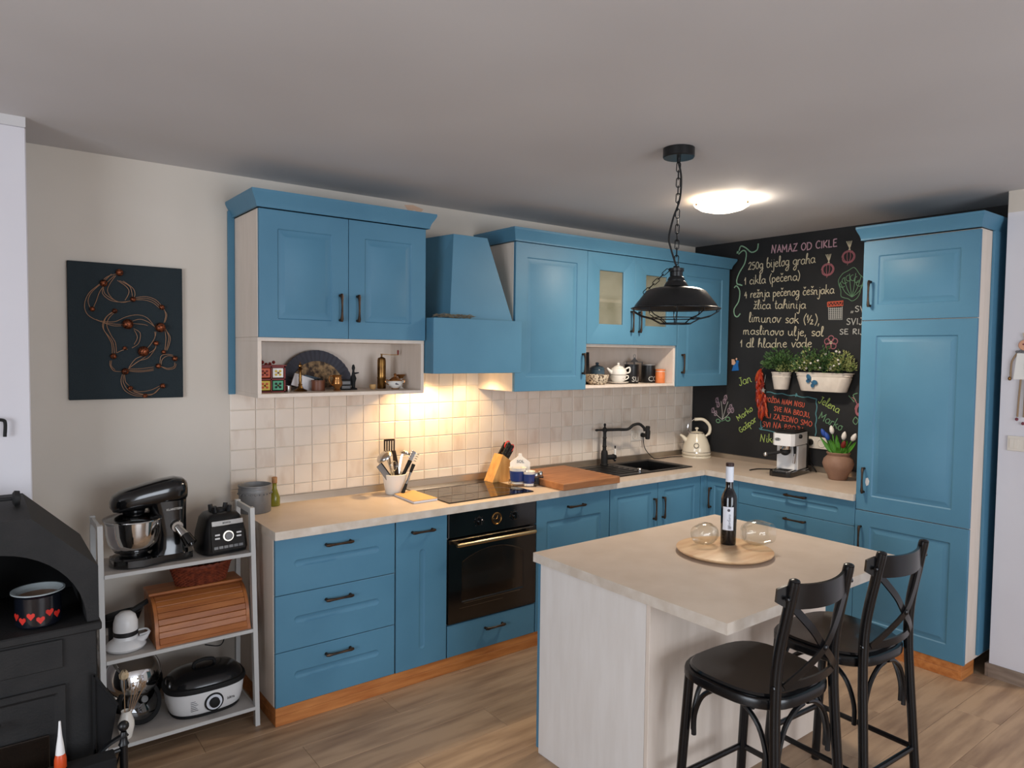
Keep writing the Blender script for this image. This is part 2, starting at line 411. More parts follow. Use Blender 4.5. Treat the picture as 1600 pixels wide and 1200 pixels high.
def pill(u0, w0, u1, w1):
    r = min(u1-u0, w1-w0)/2-1e-4; b = 0.010
    return [(u0, w0, u1, w1, r, 0), (u0+b*.5, w0+b*.5, u1-b*.5, w1-b*.5, r-b*.5, -0.004), (u0+b, w0+b, u1-b, w1-b, max(r-b, 1e-3), -0.0055)]
def handle(parent, c, U, N, L=0.145):
    c = Vector(c); U = Vector(U); N = Vector(N); mb = MB()
    for s in(-1, 1):
        p = c+U*(s*(L/2-0.012)); mb.tube([p, p+N*0.02], [0.0075, 0.0055], 8)
        mb.ball(p+N*0.021, 0.0082, 8)
    pts = [c+U*(L/2-0.004)*(q)+N*(0.022+0.005*(1-q*q)) for q in(-1, -.8, -.5, 0, .5, .8, 1)]
    mb.tube(pts, [0.006, 0.0085, 0.006, 0.0052, 0.006, 0.0085, 0.006], 8)
    return mb.build('handle', 'handle', parent)

# ================================================================ setting
X = 3.625; CEIL = 2.573; D = -0.58; ZT = 0.858; TOP = 0.896; ZB = 0.086; PX = 3.25; PY = -2.30
EX, EY, EZ = V(1, 0, 0), V(0, 1, 0), V(0, 0, 1)
def struct(mb, name, mats, parent=None, ang=0.6):
    return tag(mb.build(name, mats, parent, ang), kind='structure')
mb = MB(); mb.box(-4.6, 3.9, -7.1, 0.2, -0.06, -0.012)
floor = struct(mb, 'floor', 'subfloor')
# laminate planks, each its own piece (12 variants of length/width share mesh data)
pw = 0.193; pl = 1.285
def plank_mesh(x0, x1, y0, y1):
    mb = MB(); mb.box(0, x1-x0, 0, y1-y0, -0.012, 0, 0.0012)
    o = mb.build('plank', 'plank', floor, off=(0, 0, 0)); o.location = (x0, y0, 0); return o
cache = {}
row = 0; y = -0.02
while y > -7.0:
    x = -4.5-(row*0.47) % pl
    while x < 3.7:
        a, b = max(x, -4.5), min(x+pl, 3.7)
        near = y > -3.6 and b > -1.6
        if near or True:
            key = round(b-a, 3)
            if key in cache:
                o = cache[key].copy(); COL.objects.link(o); o.location = (a, y-pw, 0)
            else: cache[key] = plank_mesh(a, b-0.0008, y-pw, y-0.0008)
        x += pl
    y -= pw; row += 1

mb = MB(); mb.box(-4.6, 3.9, -7.1, 0.2, CEIL, CEIL+0.1); ceiling = struct(mb, 'ceiling', 'ceil')
mb = MB(); mb.box(-4.6, X+0.1, 0, 0.12, 0, CEIL)
wall_back = struct(mb, 'wall_back', 'wall')
mb = MB(); mb.box(X, X+0.12, PY-0.02, 0, 0, CEIL)
wall_right = struct(mb, 'wall_right', 'black')
mb = MB(); mb.box(PX, X+0.12, -7.1, PY, 0, 2.461, 0); mb.cur = 1; mb.box(PX, X+0.12, -7.1, PY, 2.461, CEIL, 0)
pier = struct(mb, 'wall_right_pier', ['pale', 'wall'])
mb = MB(); mb.box(-1.75, -0.878, -0.40, 0, 0, 2.535, 0.004); mb.cur = 1; mb.box(-1.75, -0.878, -0.40, 0, 2.535, CEIL)
struct(mb, 'wall_chimney_breast', ['pale', 'ceil'])
# walls behind and left of the camera with their window openings
mb = MB()
mb.box(-4.6, -4.5, -7.1, -4.9, 0, CEIL); mb.box(-4.6, -4.5, -2.3, 0.1, 0, CEIL); mb.box(-4.6, -4.5, -4.9, -2.3, 0, 0.6); mb.box(-4.6, -4.5, -4.9, -2.3, 2.25, CEIL)
struct(mb, 'wall_left', 'wall')
mb = MB()
mb.box(-4.5, -0.9, -7.1, -7.0, 0, CEIL); mb.box(2.1, PX, -7.1, -7.0, 0, CEIL); mb.box(-0.9, 2.1, -7.1, -7.0, 0, 0.3); mb.box(-0.9, 2.1, -7.1, -7.0, 2.45, CEIL)
struct(mb, 'wall_front', 'wall')
def window(n, o, U, w, h):
    N = U.cross(EZ); o = Vector(o); mb = MB()
    for a, b, c, d in((0, w, 0, 0.06), (0, w, h-0.06, h), (0, 0.06, 0, h), (w-0.06, w, 0, h), (w/2-0.04, w/2+0.04, 0, h)):
        mb.obox(o+U*((a+b)/2)+EZ*((c+d)/2), ((b-a)/2, 0.03, (d-c)/2), (U, N, EZ), 0.004)
    return struct(mb, 'window_%d' % n, 'white')
window(1, (-4.55, -4.9, 0.6), EY, 2.6, 1.65); window(2, (-0.9, -7.05, 0.3), EX, 3.0, 2.15)

mb = MB(); mb.add([(.96, -.0012, 2.555), (1.02, -.0012, 2.562), (1.09, -.0012, 2.545), (1.06, -.0012, 2.515), (1.03, -.0012, 2.535), (.99, -.0012, 2.520)], [(0, 1, 2, 3, 4, 5)]); mb.build('bare_plaster_patch', mat('bare_plaster', (206, 172, 146), .9), wall_back)
# tiles of the splashback (10 cm), each a piece of the wall
tm = {}
def tile(x0, x1, z0, z1, kind):
    key = (round(x1-x0, 3), round(z1-z0, 3), kind)
    if key in tm: o = tm[key].copy(); COL.objects.link(o)
    else:
        mb = MB(); w, h = x1-x0-0.003, z1-z0-0.003; r = 0.0012
        vs = [(0, 0, 0), (w, 0, 0), (w, 0, h), (0, 0, h), (0, -.006, 0), (w, -.006, 0), (w, -.006, h), (0, -.006, h),
              (r*2, -.0075, r*2), (w-r*2, -.0075, r*2), (w-r*2, -.0075, h-r*2), (r*2, -.0075, h-r*2)]
        mb.add(vs, [(0, 1, 5, 4), (1, 2, 6, 5), (2, 3, 7, 6), (3, 0, 4, 7), (4, 5, 9, 8), (5, 6, 10, 9), (6, 7, 11, 10), (7, 4, 8, 11), (8, 9, 10, 11)])
        o = mb.build('tile', 'tile2' if kind else 'tile', wall_back, off=(0, 0, 0)); tm[key] = o; o.data.set_sharp_from_angle(angle=0.05)
    o.location = (x0+0.0015, -0.002, z0+0.0015)
mb = MB(); mb.box(-0.028, X, -0.004, 0, 0.90, 1.60); mb.build('grout_bed', 'grout', wall_back)
xs = [-0.028]+[round(0.0+0.1*i, 3) for i in range(1, 37)]+[X-0.001]
zs = [0.935, 0.99, 1.09, 1.192, 1.295, 1.395, 1.495]
for j in range(len(zs)-1):
    for i in range(len(xs)-1):
        tile(xs[i], xs[i+1], zs[j], zs[j+1], (i+j+(1 if (i*7+j*3) % 11 == 0 else 0)) % 2)
for i in range(9, 16): tile(xs[i], xs[i+1], 1.495, 1.595, i % 2)
# aluminium upstand strips
mb = MB(); mb.prism([(0, 0), (-0.022, 0), (-0.020, 0.012), (-0.012, 0.040), (0, 0.042)], (0, 0, TOP-0.004), EY, EZ, EX, -0.0, X); struct(mb, 'trim_1', 'alu')
mb = MB(); mb.prism([(0, 0), (0.022, 0), (0.020, 0.012), (0.012, 0.040), (0, 0.042)], (X, 0, TOP-0.004), -EX, EZ, -EY, 0.022, 1.65); struct(mb, 'trim_2', 'alu')
mb = MB(); mb.prism([(0, 0), (0.016, 0), (0.016, 0.055), (0.008, 0.07), (0, 0.07)], (PX, 0, 0), -EX, EZ, EY, -7.0, PY); mb.box(PX-0.016, X, PY, PY+0.016, 0, 0.07, 0.003)
struct(mb, 'baseboard_right', 'trimwood')
mb = MB(); mb.box(-0.878, -0.03, -0.014, 0, 0, 0.07, 0.003); struct(mb, 'baseboard_back', 'trimwood')

# ================================================================ base cabinets
def front(parent, name, o, U, N, w, h, rings, hc=None, hdir='h', L=0.145, matn='blue', t=0.02):
    mb = MB(); panel(mb, o, U, N, w, h, t, rings); d = mb.build(name, matn, parent)
    if hc is not None:
        U = Vector(U); handle(d, Vector(o)+U*hc[0]+EZ*hc[1]+Vector(N)*t, U if hdir == 'h' else EZ, N, L)
    return d
def carcass(parent, x0, x1, y0, y1, z0, z1, matn='cream'):
    mb = MB(); mb.box(x0, x1, y0, y1, z0, z1, 0.002); return mb.build('body', matn, parent)
G = 0.003
NB = (0, -1, 0); NR = (-1, 0, 0)
yb = D+0.02     # carcass front plane
c = thing('drawer_cabinet', 'blue base cabinet with three wide drawers at the left end of the worktop', 'cabinet', (0.3, -0.29, ZB))
carcass(c, 0.0, 0.602, yb, -0.03, ZB, ZT)
for z0, z1 in((ZB, 0.338), (0.338, 0.599), (0.599, ZT)):
    w, h = 0.602-2*G, z1-z0-G
    front(c, 'drawer', (G, yb, z0+G*.5), (1, 0, 0), NB, w, h, pill(0.085, h*0.46, w-0.085, h*0.46+0.034), (w/2, h*0.78))
c = thing('narrow_cabinet', 'narrow blue base cabinet door beside the oven, left of it', 'cabinet', (0.755, -0.29, ZB))
carcass(c, 0.604, 0.907, yb, -0.03, ZB, ZT)
h = ZT-ZB-G
front(c, 'door', (0.604+G, yb, ZB), (1, 0, 0), NB, 0.303-2*G, h, pill(0.132, 0.09, 0.166, h-0.16), (0.148, h-0.065), L=0.14)
c = thing('oven_cabinet', 'blue base unit with a shallow drawer under the oven', 'cabinet', (1.208, -0.29, ZB))
mb = MB(); mb.box(0.909, 0.925, yb+.002, -0.03, ZB, ZT); mb.box(1.491, 1.507, yb+.002, -0.03, ZB, ZT); mb.box(0.925, 1.491, yb+.002, -0.03, ZB, ZB+0.16); mb.build('body', 'cream', c)
front(c, 'drawer', (0.909+G, yb, ZB), (1, 0, 0), NB, 0.598-2*G, ZT-0.60-ZB-G, [], (0.30, 0.108), L=0.14)
c = thing('dishwasher_cabinet', 'blue base unit front with horizontal handle, right of the oven', 'cabinet', (1.81, -0.29, ZB))
carcass(c, 1.509, 2.105, yb, -0.03, ZB, ZT)
front(c, 'door', (1.509+G, yb, ZB), (1, 0, 0), NB, 0.596-2*G, h, raised(0.59, h-0.06, 0.075), (0.30, h-0.065))
c = thing('sink_cabinet', 'blue two-door base cabinet below the black sink', 'cabinet', (2.575, -0.29, ZB))
carcass(c, 2.107, 3.005, yb, -0.03, ZB, ZT-0.18)
mb = MB(); mb.box(2.107, 3.005, yb, yb+0.018, ZT-0.18, ZT); mb.box(2.107, 2.123, yb, -0.03, ZT-0.18, ZT); mb.box(2.99, 3.005, yb, -0.03, ZT-0.18, ZT); mb.build('body_frame', 'cream', c)
front(c, 'door', (2.107+G, yb, ZB), (1, 0, 0), NB, 0.449-2*G, h, raised(0.443, h, 0.062), (0.405, h-0.175), 'v', 0.155)
front(c, 'door', (2.556+G, yb, ZB), (1, 0, 0), NB, 0.449-2*G, h, raised(0.443, h, 0.062), (0.045, h-0.175), 'v', 0.155)
mb = MB(); mb.box(3.008, 3.04, D+0.002, yb, ZB, ZT, 0.001); mb.box(3.0075, 3.0415, D+0.0, D+0.003, ZB, ZT); mb.box(3.0415, X+D+0.02, -0.603, D+0.003, ZB, ZT); mb.build('corner_filler', 'blue', c)
xr = X+D+0.02   # carcass front plane of the right-hand run
UR = (0, -1, 0)
def frontR(parent, name, y, z, w, h, rings, hc=None, hdir='h', L=0.145, x=None):
    return front(parent, name, (xr if x is None else x, y, z), UR, NR, w, h, rings, hc, hdir, L)
c = thing('corner_cabinet', 'blue single-door corner base cabinet behind the bottle', 'cabinet', (3.34, -0.45, ZB))
carcass(c, xr, X-0.03, -0.858, -0.585, ZB, ZT)
frontR(c, 'door', -0.605, ZB, 0.253, h, raised(0.253, h, 0.06, 0.02), (0.035, h-0.15), 'v', 0.155)
c = thing('drawer_cabinet', 'blue base cabinet with drawers below the espresso machine', 'cabinet', (3.34, -1.257, ZB))
carcass(c, xr, X-0.03, -1.654, -0.860, ZB, ZT)
for z0, z1 in((ZB, 0.42), (0.42, 0.706), (0.706, ZT)):
    w, hh = 0.792, z1-z0-G
    rg = pill(0.10, hh*0.42, w-0.10, hh*0.42+0.032) if z0 > 0.7 else []
    frontR(c, 'drawer', -0.861, z0+G*.5, w, hh, rg, (w*0.53, hh-0.034), L=0.155)
# pine plinths
def plinth(name, label, segs, loc):
    t = thing(name, label, 'plinth', loc)
    for (x0, x1, y0, y1) in segs:
        mb = MB(); mb.box(x0, x1, y0, y1, 0.0, 0.046, 0.0015); mb.build('board', 'pine', t)
        mb = MB(); mb.box(x0, x1, y0, y1, 0.0465, ZB-0.001, 0.0015); mb.build('board', 'pine', t)
plinth('plinth', 'pine plinth boards under the long row of blue base cabinets', [(0.003, 3.02, D+0.004, D+0.022), (0.003, 0.021, D+0.023, -0.03)], (1.5, -0.5, 0))
plinth('plinth', 'pine plinth boards under the tall blue cabinet and its neighbour', [(X+D+0.004, X+D+0.022, -2.24, -0.60), (X+D+0.023, 3.215, -2.24, -2.222)], (3.1, -1.5, 0))

# worktops
def worktop(label, poly, loc, cutout=None):
    t = thing('worktop', label, 'worktop', loc)
    mb = MB(); k = len(poly)
    if cutout is None:
        mb.add([(p[0], p[1], TOP) for p in poly], [tuple(range(k))]); mb.add([(p[0], p[1], ZT) for p in poly], [tuple(range(k))[::-1]])
    else:
        (a0, b0), (a1, b1) = cutout; x0, y0 = poly[0]; x1, y1 = poly[2]
        for z in(TOP, ZT):
            vs = [(x0, y0, z), (x1, y0, z), (x1, y1, z), (x0, y1, z), (a0, b0, z), (a1, b0, z), (a1, b1, z), (a0, b1, z)]
            mb.add(vs, [(0, 1, 5, 4), (1, 2, 6, 5), (2, 3, 7, 6), (3, 0, 4, 7)])
        vs = [(a, b, z) for z in(TOP, ZT) for a, b in((a0, b0), (a1, b0), (a1, b1), (a0, b1))]
        mb.add(vs, [(i, (i+1) % 4, 4+(i+1) % 4, 4+i) for i in range(4)])
    mb.cur = 1
    mb.add([(p[0], p[1], z) for z in(TOP, ZT) for p in poly], [(i, (i+1) % k, k+(i+1) % k, k+i) for i in range(k)])
    mb.build('slab', ['top', 'top_edge'], t, 0.4); return t
worktop('long beige worktop under the hob, knife block and sink', [(-0.004, -0.6), (3.022, -0.6), (3.022, -0.001), (-0.004, -0.001)], (1.5, -0.3, ZT), ((2.62, -0.455), (3.00, -0.095)))
worktop('square beige corner piece of worktop under the kettle', [(3.025, -0.599), (X-.001, -0.599), (X-.001, -0.001), (3.025, -0.001)], (3.3, -0.3, ZT))
worktop('beige worktop under the espresso machine and clay vase', [(3.025, -1.653), (X-.001, -1.653), (X-.001, -0.602), (3.025, -0.602)], (3.3, -1.1, ZT))

# ================================================================ oven
t = thing('oven', 'black built-in oven with brass handle bar and arched window', 'oven', (1.208, -0.3, 0.26))
zo0, zo1 = 0.263, 0.855; ox0, ox1 = 0.912, 1.504; yo = D-0.004
mb = MB(); mb.box(0.93, 1.486, yb+0.01, -0.05, zo0+0.01, zo1-0.01); mb.build('housing', 'rubber', t)
mb = MB(); mb.box(ox0, ox1, yo, yb, 0.722, zo1, 0.003); cp = mb.build('control_panel', 'blk', t)
for i, (kx, r) in enumerate(((1.105, 0.020), (1.222, 0.034), (1.345, 0.020))):
    zk = 0.792; ax = (EX, EZ, -EY)
    if i == 1:
        mb = MB(); mb.lathe([(0, 0), (r, 0), (r, 0.004), (r-.004, 0.006), (r-.006, 0.004), (0, 0.004)], (kx, yo, zk), 28, ax); dial = mb.build('clock_dial', 'brass', cp)
        mb = MB(); mb.lathe([(0, 0.0045), (r-.007, 0.0045)], (kx, yo, zk), 28, ax); mb.build('dial_face', 'ovenglass', dial) if False else mb.build('dial_face', 'ovenglass', cp)
        mb = MB()
        for a in range(12):
            q = a*PI/6; mb.tube([V(kx+.020*math.cos(q), yo-.0052, zk+.020*math.sin(q)), V(kx+.025*math.cos(q), yo-.0052, zk+.025*math.sin(q))], .0007, 4)
        mb.tube([(kx, yo-.0055, zk), (kx+.004, yo-.0055, zk+.017)], .0008, 4); mb.tube([(kx, yo-.0055, zk), (kx-.011, yo-.0055, zk-.003)], .0008, 4)
        mb.build('dial_marks', 'brass', cp)
    else:
        mb = MB(); mb.lathe([(r+.006, 0), (r+.006, 0.002), (r, 0.003), (r*.8, 0.012), (r*.72, 0.022), (0, 0.024)], (kx, yo, zk), 20, ax)
        mb.box(kx-0.003, kx+0.003, yo-0.03, yo-0.02, zk-r*.7, zk+r*.7, 0.001); mb.build('knob', 'blk', cp)
        mb = MB()
        for a in range(7):
            q = PI*(a/6*1.5-0.25); mb.ball((kx+.031*math.cos(q), yo-.001, zk+.031*math.sin(q)), .0014, 6)
        mb.build('knob_marks', 'brass', cp)
# oven door with arched window
mb = MB(); dw, dh = ox1-ox0, 0.716-zo0
def arch_pts(u0, w0, u1, w1, rise, n=10):
    q = [(u1, w0)]
    for i in range(n+1):
        s = i/n; u = u1+(u0-u1)*s; q.append((u, w1+rise*math.sin(PI*s)**0.8))
    q.append((u0, w0)); return q
def archring(u0, w0, u1, w1, rise, d):
    return [V(ox0+u, yo-d, zo0+w) for u, w in arch_pts(u0, w0, u1, w1, rise)]
rings = [archring(0, 0, dw, dh, 0, -0.022), archring(0, 0, dw, dh, 0, 0), archring(0.085, 0.105, dw-0.085, 0.325, 0.055, 0.0), archring(0.092, 0.112, dw-0.092, 0.318, 0.055, -0.006)]
n = len(rings[0]); vs = [p for r in rings for p in r]; fs = []
for i in range(len(rings)-1):
    for j in range(n): fs.append((i*n+j, i*n+(j+1) % n, (i+1)*n+(j+1) % n, (i+1)*n+j))
mb.add(vs, fs); dr = mb.build('door', 'blk', t, 0.5)
mb = MB(); q = archring(0.090, 0.110, dw-0.090, 0.320, 0.055, -0.005); mb.add(q, [tuple(range(n))]); q2 = archring(0.090, 0.110, dw-0.090, 0.320, 0.055, -0.012); mb.add(q2, [tuple(range(n))]); mb.build('window', 'ovenglass', dr)
mb = MB()
mb.tube([(ox0+.05, yo, 0.690), (ox0+.05, yo-.03, 0.690)], .009, 10); mb.tube([(ox1-.05, yo, 0.690), (ox1-.05, yo-.03, 0.690)], .009, 10)
mb.tube([(ox0+.03, yo-.036, 0.690), (ox0+.045, yo-.036, .690), (ox1-.045, yo-.036, .690), (ox1-.03, yo-.036, 0.690)], [.010, .0115, .0115, .010], 14)
mb.build('handle', mat('brushed_brass', (196, 170, 128), 0.26, 1.0), dr)
mb = MB(); mb.box(ox0+.02, ox1-.02, yo-.0012, yo, 0.709, 0.7108); mb.box(ox0+.10, ox1-.11, yo-.0012, yo, zo0+0.098, zo0+0.0993); mb.box(ox0+.07, ox0+.36, yo-.0012, yo, zo0+0.075, zo0+0.0758); mb.build('trim_line', 'steel', dr)

# hob
t = thing('hob', 'black ceramic glass hob set in the worktop left of the knife block', 'hob', (1.23, -0.29, TOP))
mb = MB(); mb.box(0.945, 1.525, -0.535, -0.045, TOP, TOP+0.006, 0.002); mb.build('glass_plate', 'glassblk', t)
mb = MB()
for cx, cy, r in((1.09, -0.40, .09), (1.38, -0.40, .075), (1.09, -0.17, .075), (1.38, -0.17, .09)):
    mb.tube([(cx+r*math.cos(a*PI/16), cy+r*math.sin(a*PI/16), TOP+.0061) for a in range(32)], .0006, 4, closed=True)
mb.build('cooking_zone_rings', 'ink', t)

# ================================================================ tall cabinet
t = thing('tall_cabinet', 'tall blue three-door cabinet right of the chalkboard wall', 'cabinet', (3.33, -1.95, ZB))
carcass(t, xr, X-0.01, -2.248, -1.656, ZB, 2.37)
w = 0.594
for z0, z1, hc, hv in((ZB, 0.811, (0.035, 0.811-ZB-0.165), 1), (0.813, 1.911, (0.045, 0.175), 1), (1.913, 2.366, (0.045, 0.15), 1)):
    hh = z1-z0-G; m_ = 0.085
    frontR(t, 'door', -1.656, z0, w, hh, [(m_, m_, w-m_, hh-m_, .006, 0), (m_+.006, m_+.006, w-m_-.006, hh-m_-.006, .005, -.006), (m_+.026, m_+.026, w-m_-.026, hh-m_-.026, .004, -.0055), (m_+.034, m_+.034, w-m_-.034, hh-m_-.034, .003, -.001)], hc, 'v', 0.16)
mb = MB(); mb.box(3.205, X-0.01, -2.262, -2.249, ZB+0.02, 2.37, 0.001); mb.build('filler_panel', 'blue', t)
CR = [(0, 0), (0.010, 0), (0.010, 0.008), (0.016, 0.026), (0.030, 0.050), (0.036, 0.062), (0.037, 0.064), (0.037, 0.076), (0, 0.076)]
def crown(parent, path, z, name='cornice'):
    # path: list of (x,y,nx,ny) outline points with outward mitre directions
    mb = MB(); k = len(CR); vs = []
    for (x, y, nx, ny) in path:
        for d, h in CR: vs.append((x+nx*d, y+ny*d, z+h))
    fs = [(i*k+j, i*k+(j+1) % k, (i+1)*k+(j+1) % k, (i+1)*k+j) for i in range(len(path)-1) for j in range(k)]
    fs += [tuple(range(k)), tuple((len(path)-1)*k+j for j in range(k))]
    mb.add(vs, fs)
    # top board
    return mb.build(name, 'blue', parent, 0.3)
crown(t, [(X-.005, -1.650, 0, .7), (X+D-.004, -1.650, -1, .7), (X+D-.004, -2.251, -1, -.7), (X-.005, -2.251, 0, -.7)], 2.371)
mb = MB(); mb.box(X+D-0.002, X-0.006, -2.253, -1.652, 2.440, 2.448); mb.build('top_board', 'blue', t)
# chipped paint by the middle handle
mb = MB(); mb.add([(X+D-.0006, -1.715+a, 0.955+b) for a, b in((0, 0), (-.012, .008), (-.016, .03), (-.008, .05), (0.004, .045), (.006, .02))], [(0, 1, 2, 3, 4, 5)]); mb.build('paint_chip', 'petal', t)

# ================================================================ wall cabinets
VD = -0.385
def niche(parent, x0, x1, z0, z1, zd1, extra_side=True):
    """open shelf box z0..z1 and closed carcass above"""
    mb = MB(); s = 0.018; y0 = VD+0.02
    mb.box(x0, x1, y0, -0.008, z0, z0+s, .001); mb.box(x0, x1, y0, -0.008, z1-s, z1, .001)
    mb.box(x0, x0+s, y0, -0.008, z0+s, z1-s, .001); mb.box(x1-s, x1, y0, -0.008, z0+s, z1-s, .001); mb.box(x0+s, x1-s, -0.016, -0.009, z0+s, z1-s)
    mb.build('open_shelf', 'cream', parent)
t = thing('wall_cabinet', 'blue two-door wall cabinet with open shelf of curios, above the left worktop', 'cabinet', (0.44, -0.19, 1.478))
niche(t, -0.002, 0.885, 1.478, 1.762, 0)
carcass(t, -0.002, 0.885, VD+0.02, -0.008, 1.7625, 2.355)
for x0, hx in((0.0, 0.395), (0.442, 0.045)):
    front(t, 'door', (x0, VD+0.02, 1.762), (1, 0, 0), NB, 0.439, 0.5915, raised(0.439, 0.5915, 0.085, 0.026), (hx, 0.152), 'v', 0.145)
mb = MB(); mb.box(-0.034, -0.003, -0.020, -0.002, 1.478, 2.39, .001); mb.build('filler_strip', 'blue', t)
crown(t, [(-0.006, -0.004, -1, 0), (-0.006, VD-0.004, -1, -1), (0.889, VD-0.004, 1, -1), (0.889, -0.004, 1, 0)], 2.357)
mb = MB(); mb.box(-0.004, 0.887, VD, -0.006, 2.425, 2.433); mb.build('top_board', 'blue', t)
ZR = 1.472
t = thing('wall_cabinet', 'blue single-door wall cabinet directly right of the cooker hood', 'cabinet', (1.79, -0.19, ZR))
carcass(t, 1.488, 2.065, VD+0.02, -0.008, ZR, 2.355)
front(t, 'door', (1.489, VD+0.02, ZR), (1, 0, 0), NB, 0.577, 0.8835, raised(0.577, 0.8835, 0.085), (0.545, 0.165), 'v', 0.145)
t = thing('wall_cabinet', 'blue wall cabinet with two frosted glass doors over an open shelf of tea things', 'cabinet', (2.515, -0.19, ZR))
niche(t, 2.067, 2.957, 1.478, 1.765, 0)
mb = MB(); y0 = VD+0.02; s = .018
mb.box(2.067, 2.085, y0, -.008, 1.7655, 2.355, .001); mb.box(2.939, 2.957, y0, -.008, 1.7655, 2.355, .001); mb.box(2.085, 2.939, y0, -.008, 2.337, 2.355); mb.box(2.085, 2.939, -.016, -.009, 1.7655, 2.337); mb.build('body', 'cream', t)
mb = MB(); mb.box(2.085, 2.939, y0+0.001, -.017, 2.040, 2.060, .001); mb.build('inner_shelf', 'cream', t)
for x0, hx in((2.068, 0.405), (2.510, 0.040)):
    w, hh = 0.441, 0.5895; d = MB(); mg = 0.105
    panel(d, (x0, y0, 1.765), EX, V(0, -1, 0), w, hh, 0.02, [(mg, 0.125, w-mg, hh-0.105, .002, 0), (mg+.006, .131, w-mg-.006, hh-.111, .002, -.004), (mg+.006, .131, w-mg-.006, hh-.111, .002, -.02)], hole=True)
    dd = d.build('door', 'blue', t); handle(dd, (x0+hx, y0-.02, 1.765+0.155), EZ, NB, 0.155)
    g = MB(); g.box(x0+mg-.004, x0+w-mg+.004, y0-.008, y0-.004, 1.765+.12, 1.765+hh-.10); g.build('glass_pane', 'frost', dd)
t = thing('wall_cabinet', 'blue single-door wall cabinet at the far right end, next to the chalkboard', 'cabinet', (3.25, -0.19, ZR))
carcass(t, 2.959, 3.552, VD+0.02, -0.008, ZR, 2.355)
front(t, 'door', (2.960, VD+0.02, ZR), (1, 0, 0), NB, 0.592, 0.8835, raised(0.592, 0.8835, 0.085), (0.05, 0.165), 'v', 0.15)
t = thing('cornice', 'blue moulded cornice running above the right-hand wall cabinets', 'cornice', (2.5, -0.2, 2.357))
crown(t, [(1.484, -0.004, -1, 0), (1.484, VD-.004, -1, -1), (3.470, VD-.004, 0, -1), (3.552, VD-.004, 1, -1), (3.552, -.004, 1, 0)], 2.357, 'moulding')
mb = MB(); mb.box(1.486, 3.55, VD, -.006, 2.425, 2.433); mb.build('top_board', 'blue', t)

# hood
t = thing('cooker_hood', 'blue wooden cooker hood with sloped chimney between the wall cabinets', 'hood', (1.19, -0.2, 1.585))
hy = -0.455; hz0, hz1 = 1.586, 1.885
mb = MB(); s = .016
mb.box(0.890, 1.484, hy, hy+s, hz0, hz1, .0015); mb.box(0.890, 0.890+s, hy+s, -.012, hz0, hz1, .001); mb.box(1.484-s, 1.484, hy+s, -.012, hz0, hz1, .001)
mb.box(0.890+s, 1.484-s, hy+s, -.012, hz1-.016, hz1-.001)
mb.build('front_box', 'blue', t)
mb = MB(); mb.box(0.906, 1.468, hy+s, -.012, hz0+.012, hz0+.022); mb.build('underside', 'steel', t)
for lx in(1.06, 1.36):
    mb = MB(); mb.lathe([(0, -.006), (.022, -.005), (.028, 0), (.03, .004), (.03, .012)], (lx, -.17, hz0+.004), 20); mb.build('lamp', 'hoodglow', t)
mb = MB(); ytf, ytb = -0.30, -0.012   # sloped chimney: front face trapezoid
b = [(0.985, -0.40), (1.482, -0.40), (1.482, -.012), (0.91, -.012)]
tp = [(1.065, -0.32), (1.290, -0.32), (1.330, -.012), (1.02, -.012)]
b = [(1.030, -0.395), (1.462, -0.395), (1.478, -.012), (1.00, -.012)]
tp = [(1.062, -0.375), (1.290, -0.375), (1.330, -.012), (1.00, -.012)]
vs = [(x, y, hz1) for x, y in b]+[(x, y, 2.352) for x, y in tp]
mb.add(vs, [(0, 1, 2, 3), (4, 5, 6, 7), (0, 1, 5, 4), (1, 2, 6, 5), (2, 3, 7, 6), (3, 0, 4, 7)]); mb.build('sloped_chimney', 'blue', t, 0.2)
mb = MB(); rnd = random.Random(3)
for i in range(70):
    x = 0.90+rnd.random()*0.16 if i < 52 else 1.06+rnd.random()*.07; y = -.45+rnd.random()*.04; z = hz1+.004+rnd.random()*.014; a = rnd.uniform(-.6, .6)
    L_ = rnd.uniform(.03, .07); mb.tube([(x, y, z), (x+L_*.5*math.cos(a), y+L_*.5*math.sin(a)*.3, z+rnd.uniform(0, .01)), (x+L_*math.cos(a), y+L_*math.sin(a)*.3, z+rnd.uniform(-.004, .006))], [.0014, .0022, .0008], 4)
mb.v = [(x, y, max(z, hz1+.0015)) for x, y, z in mb.v]
solo(mb, 'lavender_bundle', 'lav', 'dried lavender sprigs lying on the ledge of the cooker hood', 'dried herbs')

